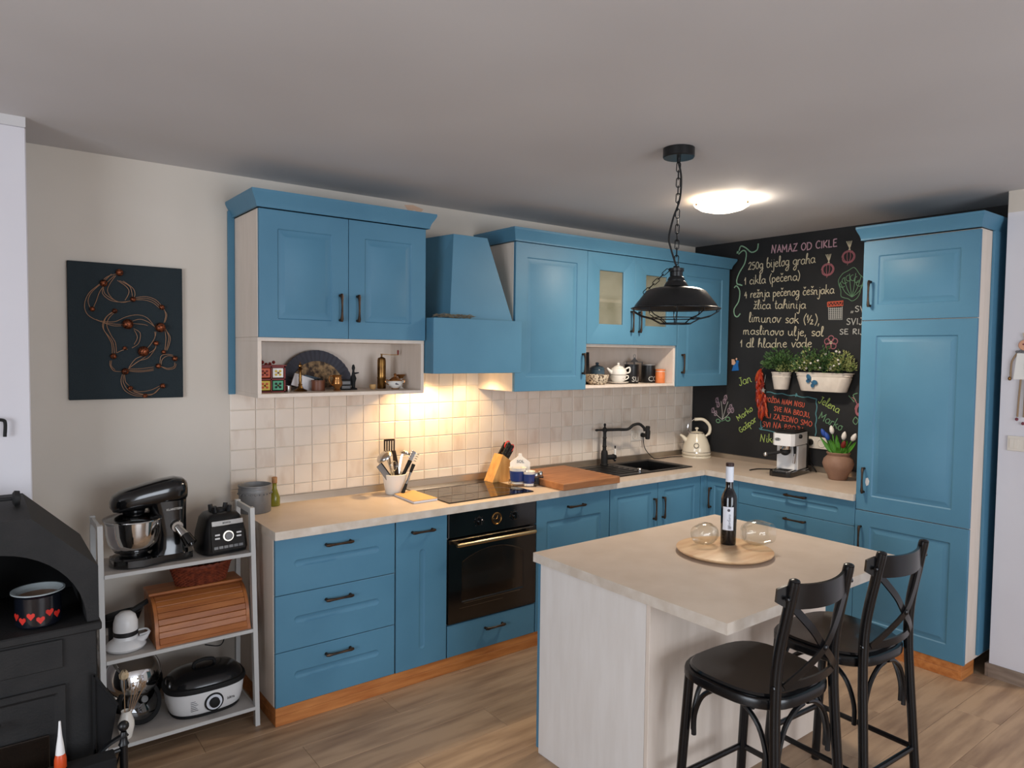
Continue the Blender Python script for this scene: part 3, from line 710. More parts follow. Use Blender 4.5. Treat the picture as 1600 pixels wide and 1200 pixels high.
# ================================================================ chalk drawings and writing on wall_right
CX = X-0.0025
def cp_(y, z): return V(CX, y, z)
def chalk(strokes, color, name='chalk_drawing', r=0.0032, smooth=True, parent=None):
    mb = MB()
    for st in strokes:
        pts = [cp_(*p) for p in st]
        if smooth and len(pts) > 2: pts = crom(pts, 3)
        mb.tube(pts, r, 4, flat=(1, 0, 0))
    # squash to a thin layer on the wall
    mb.v = [(CX+(v[0]-CX)*0.35, v[1], v[2]) for v in mb.v]
    return mb.build(name, CH[color], parent or wall_right, 0.3, off=(0, 0, 0))
def P_(s): return [[tuple(float(k) for k in p.split(',')) for p in st.split()] for st in s.split(';')]
F = {  # single-stroke handwriting: width, strokes (x-height = 1)
'a': (.95, P_('.75,.8 .45,1 .12,.7 .1,.25 .4,0 .7,.3 .78,.95;.78,.95 .76,.3 .95,0')),
'b': (.85, P_('.1,1.0 .3,2 .12,1.6 .1,.3 .35,0 .7,.25 .65,.75 .35,.95 .12,.7')),
'c': (.75, P_('.68,.82 .4,1 .12,.65 .14,.2 .42,0 .7,.15')),
'd': (.95, P_('.75,.8 .45,1 .12,.7 .1,.25 .4,0 .7,.3 .8,2;.8,1 .78,.25 .95,0')),
'e': (.8, P_('.12,.5 .6,.62 .6,.9 .38,1 .12,.65 .14,.2 .42,0 .72,.15')),
'g': (.9, P_('.72,.8 .45,1 .12,.7 .12,.3 .4,.08 .7,.35 .75,.98;.75,.98 .72,-.5 .45,-1 .15,-.8 .4,-.35 .9,.05')),
'h': (.9, P_('.1,0 .15,1.6 .3,2 .35,1.7 .15,.9;.15,.6 .4,1 .65,.85 .66,.2 .85,0')),
'i': (.4, P_('.15,1 .14,.2 .35,0;.17,1.35 .19,1.42')),
'j': (.45, P_('.3,1 .28,-.6 .1,-1 -.15,-.75;.3,1.35 .32,1.42')),
'k': (.85, P_('.12,0 .15,2;.65,1 .2,.5 .35,.6 .8,0')),
'l': (.5, P_('.1,.3 .35,1.5 .3,2 .15,1.8 .14,.3 .3,0 .45,.1')),
'm': (1.35, P_('.1,0 .12,1;.12,.7 .35,1 .5,.8 .5,0;.52,.7 .75,1 .95,.8 .95,.2 1.2,0')),
'n': (.95, P_('.1,0 .12,1;.12,.7 .4,1 .62,.8 .62,.2 .85,0')),
'o': (.8, P_('.4,1 .12,.7 .14,.2 .4,0 .68,.3 .64,.8 .4,1 .75,.95')),
'p': (.85, P_('.12,1 .14,-1;.14,.75 .4,1 .7,.7 .62,.2 .35,.02 .14,.2')),
'r': (.65, P_('.1,0 .14,1;.14,.65 .35,1 .6,.92')),
's': (.7, P_('.62,.85 .38,1 .15,.8 .3,.55 .58,.35 .5,.05 .12,.08')),
't': (.6, P_('.25,1.7 .22,.25 .42,0 .58,.12;.02,1.05 .5,1.1')),
'u': (.95, P_('.1,1 .12,.25 .38,0 .65,.3 .7,1;.7,1 .7,.2 .9,0')),
'v': (.8, P_('.08,1 .35,0 .65,.95 .8,.9')),
'z': (.75, P_('.1,.95 .1,.95 .62,.98 .62,.98 .12,.03 .12,.03 .7,.05')),
'N': (1.2, P_('.05,0 .2,1.6 .2,1.6 .75,.1 .75,.1 .95,1.75')), 'A': (1.0, P_('.05,0 .45,1.5 .45,1.5 .85,0;.2,.55 .7,.6')),
'M': (1.3, P_('.1,0 .15,1.5 .15,1.5 .55,.6 .55,.6 .98,1.5 .98,1.5 1.05,0')), 'Z': (1.0, P_('.1,1.45 .8,1.5 .8,1.5 .1,.02 .1,.02 .9,.05')),
'O': (1.1, P_('.5,1.5 .12,1.1 .12,.4 .5,0 .92,.45 .88,1.15 .5,1.5')), 'D': (1.1, P_('.15,0 .15,1.5;.0,1.45 .6,1.45 .95,.9 .75,.2 .1,0')),
'T': (.9, P_('.45,0 .45,1.5;.05,1.48 .85,1.5')), 'H': (1.0, P_('.12,0 .12,1.5;.8,0 .8,1.5;.12,.75 .8,.78')), 'C': (1.0, P_('.85,1.3 .5,1.5 .12,1.0 .15,.35 .5,0 .88,.2')), 'I': (.4, P_('.18,0 .18,1.5')),
'K': (1.0, P_('.15,0 .15,1.5;.8,1.5 .2,.7 .2,.7 .85,0')), 'L': (.85, P_('.12,1.5 .12,.05 .12,.05 .75,.05')),
'E': (.9, P_('.15,0 .15,1.5;.15,1.48 .75,1.5;.15,.78 .65,.8;.15,.03 .8,.05')), 'S': (.85, P_('.72,1.3 .4,1.5 .12,1.15 .4,.8 .7,.45 .45,0 .08,.2')),
'V': (.95, P_('.08,1.5 .42,0 .42,0 .85,1.5')), 'J': (.8, P_('.3,1.5 .8,1.5;.6,1.5 .55,.2 .3,-.15 .05,.15')),
'R': (.95, P_('.15,0 .15,1.5;.15,1.5 .6,1.5 .7,1.1 .2,.75 .2,.75 .85,0')), 'B': (.95, P_('.15,0 .15,1.5;.15,1.5 .6,1.45 .6,.9 .2,.78;.3,.78 .8,.6 .7,.05 .15,0')),
'U': (.95, P_('.12,1.5 .12,.3 .4,0 .75,.3 .78,1.5')), 'G': (1.0, P_('.85,1.3 .5,1.5 .12,1.0 .15,.3 .5,0 .85,.3 .85,.7 .5,.7')),
'0': (.8, P_('.4,1.4 .12,1 .14,.3 .4,0 .68,.4 .66,1.1 .4,1.4')), '1': (.45, P_('.02,.9 .25,1.5 .25,1.5 .25,0')),
'2': (.8, P_('.1,1.15 .4,1.45 .65,1.1 .1,.02 .1,.02 .7,.03')), '5': (.8, P_('.65,1.45 .2,1.45 .2,1.45 .15,.85 .5,.9 .68,.45 .4,0 .1,.12')),
'4': (.8, P_('.4,1.4 .1,.55 .1,.55 .65,.6;.5,1 .5,-.1')), '(': (.5, P_('.45,2 .15,1.2 .15,.5 .4,-.3')), ')': (.5, P_('.05,2 .35,1.2 .35,.5 .1,-.3')),
',': (.4, P_('.2,.15 .1,-.4')), '/': (.5, P_('.0,-.1 .5,1.7')), '"': (.6, P_('.1,.3 .0,-.3;.35,.3 .25,-.3')), ' ': (.65, []), '.': (.3, P_('.1,.05 .14,.1')),
'½': (1.3, P_('.05,1.3 .2,1.7 .2,1.7 .2,.7;.25,.2 .75,1.7;.7,.7 .95,.85 .95,.5 .65,.0 .65,.0 1.15,.02'))}
CAR = {'č': 'c', 'š': 's', 'ž': 'z', 'Ž': 'Z', 'Š': 'S'}
def write(s, y0, z0, y1, z1, h, color, r=0.0030, name='chalk_writing'):
    """text along the wall from (y0,z0) to (y1,z1); h = x-height; reading direction is -y"""
    tot = sum(F[CAR.get(ch, ch)][0] for ch in s); Lx = math.hypot(y1-y0, z1-z0)
    k = Lx/tot; dy, dz = (y1-y0)/Lx, (z1-z0)/Lx; up_ = (dz if False else 0, 1)
    ny, nz = (dz, -dy) if False else (-dz*(-1)*0-0, 1)
    # up vector perpendicular to the baseline
    ny, nz = (-dz, dy) if dy > 0 else (dz, -dy)
    x = 0; st = []; rr = random.Random(s)
    for ch in s:
        base = CAR.get(ch, ch); w_, ss = F[base]; j = rr.uniform(-.06, .06)
        extra = [[(.2, 1.75), (.4, 1.4), (.6, 1.75)]] if ch in 'čšž' else ([[(.3, 2.1), (.5, 1.8), (.7, 2.1)]] if ch in 'ŽŠ' else [])
        for q in ss+extra:
            st.append([(y0+dy*(x+a*k)+ny*(b+j)*h, z0+dz*(x+a*k)+nz*(b+j)*h) for a, b in q])
        x += w_*k
    return chalk(st, color, name, r)
write('NAMAZ OD CIKLE', -.690, 2.452, -1.19, 2.447, .034, 'pink', .0038)
write('250g bijelog graha', -.498, 2.350, -1.035, 2.352, .037, 'yel')
write('1 cikla (pečena)', -.468, 2.237, -.925, 2.242, .034, 'yel')
write('4 režnja pečenog češnjaka', -.470, 2.140, -1.178, 2.130, .033, 'yel')
write('žlica tahinija', -.551, 2.052, -.975, 2.038, .034, 'yel')
write('limunov sok (½),', -.513, 1.957, -1.083, 1.925, .036, 'yel')
write('maslinovo ulje, sol', -.467, 1.862, -1.112, 1.842, .033, 'yel')
write('1 dl hladne vode', -.446, 1.764, -1.030, 1.764, .034, 'yel')
write('"SVE', -1.297, 2.000, -1.43, 2.000, .025, 'white', .003)
write('SVIJET', -1.267, 1.918, -1.45, 1.918, .027, 'white', .003)
write('SE RIJEŠI', -1.222, 1.852, -1.47, 1.850, .023, 'white', .003)
write('MOŽDA NAM NISU', -.665, 1.362, -.986, 1.338, .022, 'red', .0026)
write('SVE NA BROJU,', -.745, 1.300, -1.03, 1.272, .022, 'red', .0026)
write('ALI ZAJEDNO SMO', -.662, 1.246, -1.048, 1.208, .024, 'red', .0026)
write('SVI NA BROJU', -.655, 1.176, -.98, 1.160, .025, 'red', .0026)
write('Jan', -.447, 1.470, -.560, 1.505, .036, 'lime')
write('Marko', -.447, 1.196, -.575, 1.290, .026, 'lime')
write('Gašpar', -.470, 1.105, -.610, 1.215, .026, 'lime')
write('Niko', -.640, 1.060, -.775, 1.060, .032, 'lime')
write('Jelena', -1.085, 1.385, -1.235, 1.315, .030, 'lime')
write('Marko', -1.090, 1.270, -1.255, 1.195, .034, 'dgrn')
# curly brackets
br = [(-.579, 2.537), (-.571, 2.492), (-.523, 2.478), (-.475, 2.515), (-.430, 2.535), (-.414, 2.500)]
chalk([br, [(-.411, 2.475), (-.45, 2.50), (-.478, 2.477), (-.467, 2.402), (-.425, 2.34), (-.401, 2.285), (-.405, 2.25), (-.433, 2.243)],
       [(-.379, 2.221), (-.40, 2.235), (-.429, 2.193), (-.422, 2.116), (-.383, 2.058), (-.39, 2.01), (-.415, 1.998), (-.439, 2.021)], [(-.401, 2.25), (-.45, 2.235)]], 'grn', r=.0048)
chalk([[(-.41+.006*i*.5, 2.49+.01*math.sin(i*2.1)) for i in range(6)]], 'grn')
def scrib(cy, cz, ry, rz, n, ph=0, turns=5):
    return [(cy+ry*math.cos(ph+i*2*PI/n)*(1-0.11*(i//n)), cz+rz*math.sin(ph+i*2*PI/n)*(1-.11*(i//n))) for i in range(n*turns)]
for cy, cz in((-1.125, 2.297), (-1.267, 2.370)):
    chalk([scrib(cy, cz, .046, .042, 9, turns=3)]+[[(cy+.022*k, cz+.038), (cy+.03*k, cz), (cy+.014*k, cz-.034)] for k in(-1.2, -.5, .3, 1.1)]+[[(cy, cz-.04), (cy+.006, cz-.055)]], 'rose', r=.0021)
    chalk([[(cy-.004*k, cz+.045), (cy-.012+k*.004, cz+.07), (cy-.02+k*.012, cz+.105)] for k in range(4)], 'yel', r=.0026)
cb = [[(-1.289+.0-.08*math.cos(a)*(1+.12*math.sin(5*a)), 2.185+.105*math.sin(a)*(1+.1*math.cos(5*a))) for a in [i*PI/9 for i in range(19)]]]
for k in range(6):
    a = PI*(.1+.16*k); cb.append([(-1.30, 2.10), (-1.30-.05*math.cos(a), 2.12+.05*math.sin(a)), (-1.30-.085*math.cos(a), 2.17+.09*math.sin(a)*1.0)])
    cb.append([(-1.29-.06*math.cos(a)+.02*math.sin(q), 2.17+.06*math.sin(a)+.02*math.cos(q)) for q in (0, .8, 1.6, 2.4, 3.2, 4)])
chalk(cb, 'dgrn', r=.0022)
# shop/jar drawing
chalk([[(-1.132, 2.073), (-1.242, 2.076), (-1.242, 2.048), (-1.132, 2.045), (-1.132, 2.073)], [(-1.135, 2.068)]*1+[(-1.135-.011*i, 2.068 if i % 2 else 2.05) for i in range(10)]], 'red', smooth=False, r=.0042)
chalk([[(-1.140, 2.04), (-1.144, 1.955), (-1.238, 1.952), (-1.236, 2.04)]]+[[(-1.145, 2.03-.013*i), (-1.235, 2.028-.013*i)] for i in range(6)]+[[(-1.155-.014*i, 2.035), (-1.157-.014*i, 1.958)] for i in range(6)], 'white', smooth=False, r=.0024)
fl = []
for k in range(5):
    a = k*2*PI/5+.3; fl.append([(-1.165+.028*math.cos(a)+.02*math.cos(q), 1.796+.028*math.sin(a)+.02*math.sin(q)) for q in [i*PI/4 for i in range(9)]])
chalk(fl, 'rose'); chalk([[(-1.165+.008*math.cos(q), 1.796+.008*math.sin(q)) for q in [i*PI/3 for i in range(7)]]], 'yel', r=.004)
# magnolia twig
chalk([[(-.301, 1.191), (-.298, 1.26), (-.285, 1.34)], [(-.303, 1.2), (-.33, 1.29), (-.35, 1.34)], [(-.305, 1.2), (-.345, 1.23), (-.375, 1.27)], [(-.30, 1.195), (-.26, 1.22), (-.22, 1.25)]], 'white', r=.0022)
bl = []
for cy, cz in((-.246, 1.345), (-.258, 1.31), (-.326, 1.37), (-.316, 1.34), (-.21, 1.262), (-.235, 1.24), (-.375, 1.30), (-.36, 1.27), (-.39, 1.275)):
    bl.append(scrib(cy, cz, .014, .02, 6, turns=2)); bl.append([(cy+.012, cz-.02), (cy, cz), (cy-.010, cz+.024)])
chalk(bl, 'lilac', r=.0022)
chalk([scrib(-.351, 1.204, .022, .018, 7, turns=3), scrib(-.261, 1.182, .020, .016, 7, turns=3), [(-.33, 1.2), (-.301, 1.185), (-.28, 1.185)]], 'dgrn', r=.0024)
# frame around the saying
wv = [(-.683-.0325*i, 1.432-.0021*i+.004*math.sin(i*2)) for i in range(13)]
chalk([wv, [(-1.075+.004*math.sin(i*2), 1.405-.026*i) for i in range(11)], [(-.643+.003*math.sin(i*2), 1.30-.025*i) for i in range(7)], [(-.638, 1.150), (-.70, 1.148), (-.76, 1.14)], [(-.917, 1.41), (-.92, 1.435), (-.93, 1.415)], [(-.66, 1.17), (-.64, 1.15), (-.63, 1.16)]], 'teal', r=.0036)
# rose at the cabinet edge
chalk([scrib(-1.385, 1.35, .04, .045, 8, turns=4), [(-1.36, 1.385), (-1.34, 1.42), (-1.32, 1.43)]], 'rose', r=.003)
chalk([[(-1.35, 1.30), (-1.335, 1.27), (-1.355, 1.25), (-1.37, 1.28), (-1.35, 1.30)], [(-1.34, 1.40), (-1.31, 1.43), (-1.30, 1.44)], [(-1.35, 1.41), (-1.33, 1.445), (-1.36, 1.46)]], 'dgrn', r=.003)

# ---------------------------------------------------------------- hung on the chalkboard wall
t = thing('fairy_magnet', 'small felt fairy in bright blue dress stuck on the chalkboard', 'ornament', (CX, -.408, 1.58))
mb = MB(); mb.prism([(-.03, 0), (.032, .006), (.024, .05), (.03, .078), (.012, .085), (.004, .055), (-.012, .06), (-.02, .03)], (X-.001, -.408, 1.580), -EY, EZ, -EX, 0, .006); mb.build('dress', 'sky', t)
mb = MB(); mb.prism([(-.03, .05), (-.008, .046), (.002, .062), (-.012, .09), (-.032, .092)], (X-.001, -.408, 1.580), -EY, EZ, -EX, 0, .0075); mb.ball((X-.006, -.418, 1.673), (.004, .008, .009), 8); mb.build('wing', 'skin', t)
t = thing('chili_string', 'hanging bunch of dried red chili peppers on the chalkboard', 'chili string', (X-.03, -.65, 1.27))
rnd = random.Random(5)
for i in range(50):
    z = 1.585-.30*(i/50)**1.05; a = rnd.uniform(0, 2*PI); rr = .03*min(1, .35+(1.6-z)*6)*(1 if z > 1.38 else .75)
    cy = -.648-.035*(1-(z-1.27)/.33); x0 = X-.04+abs(math.sin(a))*(-.012); y0 = cy+rr*math.cos(a)
    L_ = rnd.uniform(.05, .085); th = rnd.uniform(-.7, .7)
    mb = MB(); p0 = V(X-.035, cy+.3*(y0-cy), z+.02); p1 = V(x0, y0, z); p2 = V(x0-.004, y0+L_*.35*math.sin(th), z-L_*.6); p3 = V(min(x0+.006, X-.006), y0+L_*.6*math.sin(th), z-L_)
    mb.tube(crom([p0, p1, p2, p3], 2), [.003, .005, .0085, .0095, .008, .005, .0015][:7], 6); mb.build('chili', ['chili', 'chili2', 'chili3'][i % 3], t)
mb = MB(); mb.tube([(X-.004, -.652, 1.615), (X-.035, -.652, 1.59), (X-.035, -.665, 1.45), (X-.035, -.685, 1.30)], .002, 5); mb.build('string', 'twine', t)
t = thing('star_ornament', 'small silver star hanging on a thread beside the chili peppers', 'ornament', (X-.05, -.675, 1.43))
mb = MB(); st = [((.022 if i % 2 == 0 else .0095)*math.sin(i*PI/5), (.022 if i % 2 == 0 else .0095)*math.cos(i*PI/5)) for i in range(10)]
mb.prism(st, (X-.055, -.690, 1.447), -EY, EZ, -EX, 0, .004); mb.build('star', 'silverstar', t)
mb = MB(); mb.tube([(X-.055, -.690, 1.469), (X-.03, -.688, 1.56)], .0008, 4); mb.build('thread', 'white', t)

def foliage(mb, c, r, n, leaf, rnd, zmin, xmax=X-.01, up_=0.6):
    c = Vector(c)
    for i in range(n):
        d = Vector((rnd.gauss(0, 1), rnd.gauss(0, 1), abs(rnd.gauss(0, 1))*up_+.15)).normalized()
        k = rnd.uniform(.45, 1); p = c+Vector((d.x*r[0], d.y*r[1], d.z*r[2]))*k
        if p.z < zmin: p.z = zmin
        t1 = (d+Vector((rnd.uniform(-.5, .5), rnd.uniform(-.5, .5), rnd.uniform(-.3, .6)))).normalized(); s_ = t1.cross(Vector((rnd.gauss(0, 1), rnd.gauss(0, 1), rnd.gauss(0, 1)))).normalized()
        L_ = leaf*rnd.uniform(.7, 1.3); w_ = L_*.30; nn = t1.cross(s_)
        q = [p, p+t1*L_*.45+s_*w_+nn*.002, p+t1*L_, p+t1*L_*.45-s_*w_+nn*.002, p+t1*L_*.45-nn*.003]
        q = [V(min(a.x, xmax), a.y, a.z) for a in q]
        mb.add(q, [(0, 1, 4), (1, 2, 4), (2, 3, 4), (3, 0, 4)])
def stems(mb, c, base, r, n, rnd, xmax=X-.012):
    for i in range(n):
        a = rnd.uniform(0, 2*PI); e = V(min(c[0]+r[0]*.7*math.cos(a), xmax), c[1]+r[1]*.8*math.sin(a), c[2]+r[2]*rnd.uniform(.4, .9))
        mb.tube([V(*base)+V(rnd.uniform(-.02, .02), rnd.uniform(-.02, .02), 0), (V(*base)+e)/2+V(0, 0, .02), e], [.002, .0015, .001], 4)
rnd = random.Random(11)
t = thing('potted_plant', 'small round white tin pot with a feathery green plant, on the chalkboard', 'plant', (3.565, -.835, 1.46))
pc = (3.562, -.838)
mb = MB(); mb.lathe([(0, 1.462), (.047, 1.462), (.049, 1.466), (.064, 1.548), (.065, 1.552), (.063, 1.556), (.067, 1.576), (.071, 1.582), (.071, 1.586), (.066, 1.586), (.062, 1.56), (0, 1.56)], (*pc, 0), 28); mb.build('pot', 'zinc', t)
mb = MB(); foliage(mb, (pc[0]-.01, pc[1]+.01, 1.60), (.09, .145, .155), 520, .026, rnd, 1.585); mb.build('foliage', 'leaf', t, kind='stuff')
mb = MB(); foliage(mb, (pc[0]-.03, pc[1]-.05, 1.585), (.07, .07, .09), 120, .018, rnd, 1.56); mb.build('pale_foliage', 'leafy', t, kind='stuff')
mb = MB(); stems(mb, (pc[0]-.01, pc[1], 1.6), (pc[0], pc[1], 1.565), (.08, .14, .14), 16, rnd); mb.build('stems', 'leaf', t)
t = thing('planter', 'long oval white tin planter of mixed greenery with a blue butterfly', 'plant', (3.56, -1.165, 1.46))
def oval(mb, prof, c, sx, half, n=14):
    # stadium-shaped lathe elongated along y
    ids = []; vs = []
    for r, z in prof:
        base = len(vs)
        for sgn, a0 in((1, 0), (-1, PI)):
            for j in range(n+1):
                a = a0+PI*j/n; vs.append((c[0]+r*math.cos(a)*sx, c[1]+sgn*half*(r/.065)+r*math.sin(a), z))
        ids.append(base)
    k = 2*(n+1); fs = []
    for i in range(len(prof)-1):
        for j in range(k): fs.append((ids[i]+j, ids[i]+(j+1) % k, ids[i+1]+(j+1) % k, ids[i+1]+j))
    fs.append(tuple(ids[0]+j for j in range(k))[::-1]); fs.append(tuple(ids[-1]+j for j in range(k)))
    mb.add(vs, fs)
pc = (3.562, -1.155)
mb = MB(); oval(mb, [(.051, 1.462), (.053, 1.466), (.063, 1.556), (.061, 1.560), (.064, 1.566), (.0645, 1.582), (.068, 1.586), (.068, 1.590), (.062, 1.590), (.059, 1.565)], pc, .85, .132); mb.build('tub', 'zinc', t)
mb = MB()
for (dy, n_) in((.10, 330), (0, 330), (-.06, 200)): foliage(mb, (pc[0]-.015, pc[1]+dy, 1.60), (.085, .10, .165), n_, .022, rnd, 1.588)
mb.build('foliage', 'leaf', t, kind='stuff')
mb = MB()
for (dy, n_) in((-.13, 420), (.09, 150), (.0, 60)): foliage(mb, (pc[0]-.02, pc[1]+dy, 1.595), (.08, .095, .15), n_, .019, rnd, 1.578)
mb.build('pale_foliage', 'leafy', t, kind='stuff')
mb = MB()
for i in range(14):
    p = V(pc[0]-.05-rnd.random()*.03, pc[1]+rnd.uniform(-.14, .14), rnd.uniform(1.61, 1.74)); mb.ball(p, .008, 6)
mb.build('white_blossoms', 'petal', t, kind='stuff')
mb = MB()
for dy in(.1, 0, -.1): stems(mb, (pc[0]-.01, pc[1]+dy, 1.6), (pc[0], pc[1]+dy, 1.57), (.07, .09, .14), 9, rnd)
mb.build('stems', 'leaf', t)
mb = MB(); bx = 3.503

for (u_, w_, ru, rw, an) in ((-.026, .030, .015, .022, .5), (-.030, .004, .014, .013, .2), (.020, -.004, .015, .020, 1.2), (.004, -.026, .013, .014, 0.2)):
    p = []
    for k in range(14):
        a = 2*PI*k/14; x_, y_ = ru*math.cos(a), rw*math.sin(a); p.append((u_+x_*math.cos(an)-y_*math.sin(an), w_+x_*math.sin(an)+y_*math.cos(an)))
    mb.prism(p, (bx, -1.105, 1.528), -EY, EZ, -EX, 0, .003)
mb.tube([(bx-.003, -1.088, 1.542), (bx-.003, -1.112, 1.512)], .0032, 6); mb.build('butterfly', 'bfly', t)
t = thing('double_socket', 'white double wall socket with black plug on the chalkboard', 'socket', (X, -1.085, 1.06))
mb = MB(); mb.box(X-.010, X-.0005, -1.165, -1.005, 1.058, 1.139, .003); mb.build('plate', 'socket', t)
for yy in(-1.045, -1.125):
    mb = MB(); mb.lathe([(.029, 0), (.029, .004), (.026, .005), (.024, -.004), (0, -.004)], (X-.0095, yy, 1.099), 20, (EY, EZ, -EX)); f_ = mb.build('outlet', 'socket', t)
    mb = MB(); mb.ball((X-.0065, yy-.009, 1.099), .0025, 6); mb.ball((X-.0065, yy+.009, 1.099), .0025, 6); mb.build('pin_holes', 'rubber', f_)
t = thing('power_plug', 'black plug and cable in the left outlet of the double socket', 'plug', (X-.03, -1.045, .92))
mb = MB(); mb.lathe([(0, 0), (.021, 0), (.022, .012), (.018, .028), (.010, .034), (0, .034)], (X-.0105, -1.045, 1.099), 16, (EY, EZ, -EX)); mb.build('plug', 'rubber', t)
mb = MB(); mb.tube(crom([(X-.035, -1.045, 1.085), (X-.038, -1.045, 1.03), (X-.035, -1.06, .96), (X-.04, -1.10, .915), (X-.06, -1.12, .905)], 5), .0042, 8); mb.build('cable', 'rubber', t)
t = thing('wall_socket', 'white double wall socket on the tiles behind the sink tap', 'socket', (2.97, 0, 1.04))
mb = MB(); mb.box(2.893, 3.046, -.018, -.0105, 1.045, 1.125, .003); mb.build('plate', 'socket', t)
for xx in (2.932, 3.008):
    mb = MB(); mb.lathe([(.029, 0), (.029, .004), (.026, .005), (.024, -.003), (0, -.003)], (xx, -.018, 1.085), 20, (EX, EZ, -EY)); f_ = mb.build('outlet', 'socket', t)
    mb = MB(); mb.ball((xx-.009, -.0155, 1.085), .0025, 6); mb.ball((xx+.009, -.0155, 1.085), .0025, 6); mb.build('pin_holes', 'rubber', f_)

# ================================================================ worktop items
T0 = TOP+0.0008
# sink
t = thing('sink', 'black composite inset sink with drainboard, right of the cutting board', 'sink', (2.60, -.26, .80))
sx0, sx1, sy0, sy1 = 2.165, 3.045, -.475, -.055; bx0, bx1, by0, by1 = 2.64, 2.985, -.44, -.11
mb = MB(); z1 = TOP+.007
def ringq(a, b, z): return [(a[0], b[0], z), (a[1], b[0], z), (a[1], b[1], z), (a[0], b[1], z)]
RQ = [ringq((sx0, sx1), (sy0, sy1), T0), ringq((sx0, sx1), (sy0, sy1), z1-.002), ringq((sx0+.003, sx1-.003), (sy0+.003, sy1-.003), z1)]
RQ += [ringq((bx0, bx1), (by0, by1), z1), ringq((bx0+.005, bx1-.005), (by0+.005, by1-.005), z1-.006), ringq((bx0+.01, bx1-.01), (by0+.01, by1-.01), .72), ringq((bx0+.03, bx1-.03), (by0+.03, by1-.03), .71)]
vs = [p for r in RQ for p in r]; fs = [(i*4+j, i*4+(j+1) % 4, (i+1)*4+(j+1) % 4, (i+1)*4+j) for i in range(len(RQ)-1) for j in range(4)]+[tuple((len(RQ)-1)*4+j for j in range(4))]
mb.add(vs, fs)
bm_sink = mb.build('basin', 'blkm', t, 0.4)
mb = MB()
for i in range(6): mb.tube([(2.22+.0*i, -.41+.05*i, z1+.0005), (2.56, -.41+.05*i, z1+.0005)], .0032, 6)
mb.build('drainer_ribs', 'blkm', t)
mb = MB(); mb.lathe([(0, .004), (.02, .003), (.022, 0)], (2.81, -.27, .711), 20); mb.build('drain', 'steel', t)
mb = MB(); mb.lathe([(.016, 0), (.016, .014), (.013, .018), (0, .018)], (2.565, -.405, z1), 20); mb.build('drain_knob', 'chrome', t)
t = thing('kitchen_tap', 'black retro swivel tap behind the sink with white lever grip', 'tap', (2.55, -.085, z1))
tx, ty = 2.545, -.085
mb = MB(); mb.lathe([(0, 0), (.030, 0), (.030, .006), (.025, .012), (.025, .085), (.022, .10), (.014, .108), (.0135, .13), (.017, .135), (.0135, .14), (.0125, .19), (.016, .196), (.0125, .202), (.012, .235), (.018, .245), (.018, .262), (.010, .268), (.006, .28), (.010, .288), (.007, .298), (0, .302)], (tx, ty, z1), 20); mb.build('body', 'rubber', t)
SPv = V(1, -.28, 0).normalized()
mb = MB(); zz = z1+.253
mb.tube([V(tx, ty, zz)-SPv*.075, V(tx, ty, zz)-SPv*.065, V(tx, ty, zz)-SPv*.05, V(tx, ty, zz)], [.006, .009, .006, .010], 10)
pts = crom([V(tx, ty, zz), V(tx, ty, zz)+SPv*.10, V(tx, ty, zz)+SPv*.19+EZ*.0, V(tx, ty, zz)+SPv*.235+EZ*.028, V(tx, ty, zz)+SPv*.285+EZ*.035, V(tx, ty, zz)+SPv*.325+EZ*.008, V(tx, ty, zz)+SPv*.335-EZ*.018], 5)
mb.tube(pts, .0105, 12)
e = V(tx, ty, zz)+SPv*.338
mb.lathe([(0, .02), (.013, .018), (.017, .012), (.015, -.01), (.019, -.02), (.017, -.075), (.012, -.08), (0, -.08)], e+SPv*.022, 16); mb.tube([e-EZ*.01, e+SPv*.03-EZ*.004], .011, 10)
mb.build('spout', 'rubber', t)
mb = MB(); mb.tube([(tx, ty, z1+.055), (tx+.075, ty-.02, z1+.055)], .018, 14); mb.tube([(tx+.07, ty-.019, z1+.055), (tx+.09, ty-.024, z1+.055)], [.022, .016], 14); mb.ball((tx+.085, ty-.022, z1+.03), .010, 8); mb.build('lever_base', 'rubber', t)
mb = MB(); mb.tube([(tx+.085, ty-.023, z1+.03), (tx+.085, ty-.023, z1+.115)], [.006, .010], 12); mb.build('lever_grip', 'ceramic', t)
mb = MB(); mb.tube([(tx+.085, ty-.023, z1+.115), (tx+.085, ty-.023, z1+.135)], [.004, .006], 8); mb.build('lever_tip', 'rubber', t)
# cutting board
mb = MB(); a = V(1.90, -.105, 0); 
mb.obox((1.915, -.36, TOP+.0215), (.235, .262, .0205), (V(math.cos(-.0), math.sin(-.0), 0), V(0, 1, 0), EZ), .003)
solo(mb, 'cutting_board', 'board', 'large thick wooden chopping board at the left of the sink', 'cutting board')
# kettle
kx, ky = 3.478, -.17
t = thing('kettle', 'cream retro electric kettle in the worktop corner by the chalkboard', 'kettle', (kx, ky, T0))
mb = MB(); mb.lathe([(0, 0), (.113, 0), (.115, .006), (.113, .016), (.10, .020), (0, .020)], (kx, ky, T0), 32); mb.build('power_base', 'creamy', t)
mb = MB(); mb.lathe([(0, .021), (.108, .022), (.112, .028), (.112, .04), (.108, .044), (.109, .05), (.101, .095), (.084, .14), (.062, .176), (.056, .188), (0, .189)], (kx, ky, T0), 36); bd = mb.build('body', 'creamy', t)
mb = MB(); mb.lathe([(.1095, .041), (.111, .044), (.1095, .047)], (kx, ky, T0), 36); mb.lathe([(.057, .187), (.0595, .190), (.053, .194)], (kx, ky, T0), 28); mb.build('chrome_band', 'chrome', t)
mb = MB(); mb.lathe([(.054, .192), (.042, .198), (.022, .203), (.006, .205), (.006, .215), (.014, .222), (.014, .230), (.006, .235), (0, .236)], (kx, ky, T0), 24); mb.build('lid', 'creamy', t)
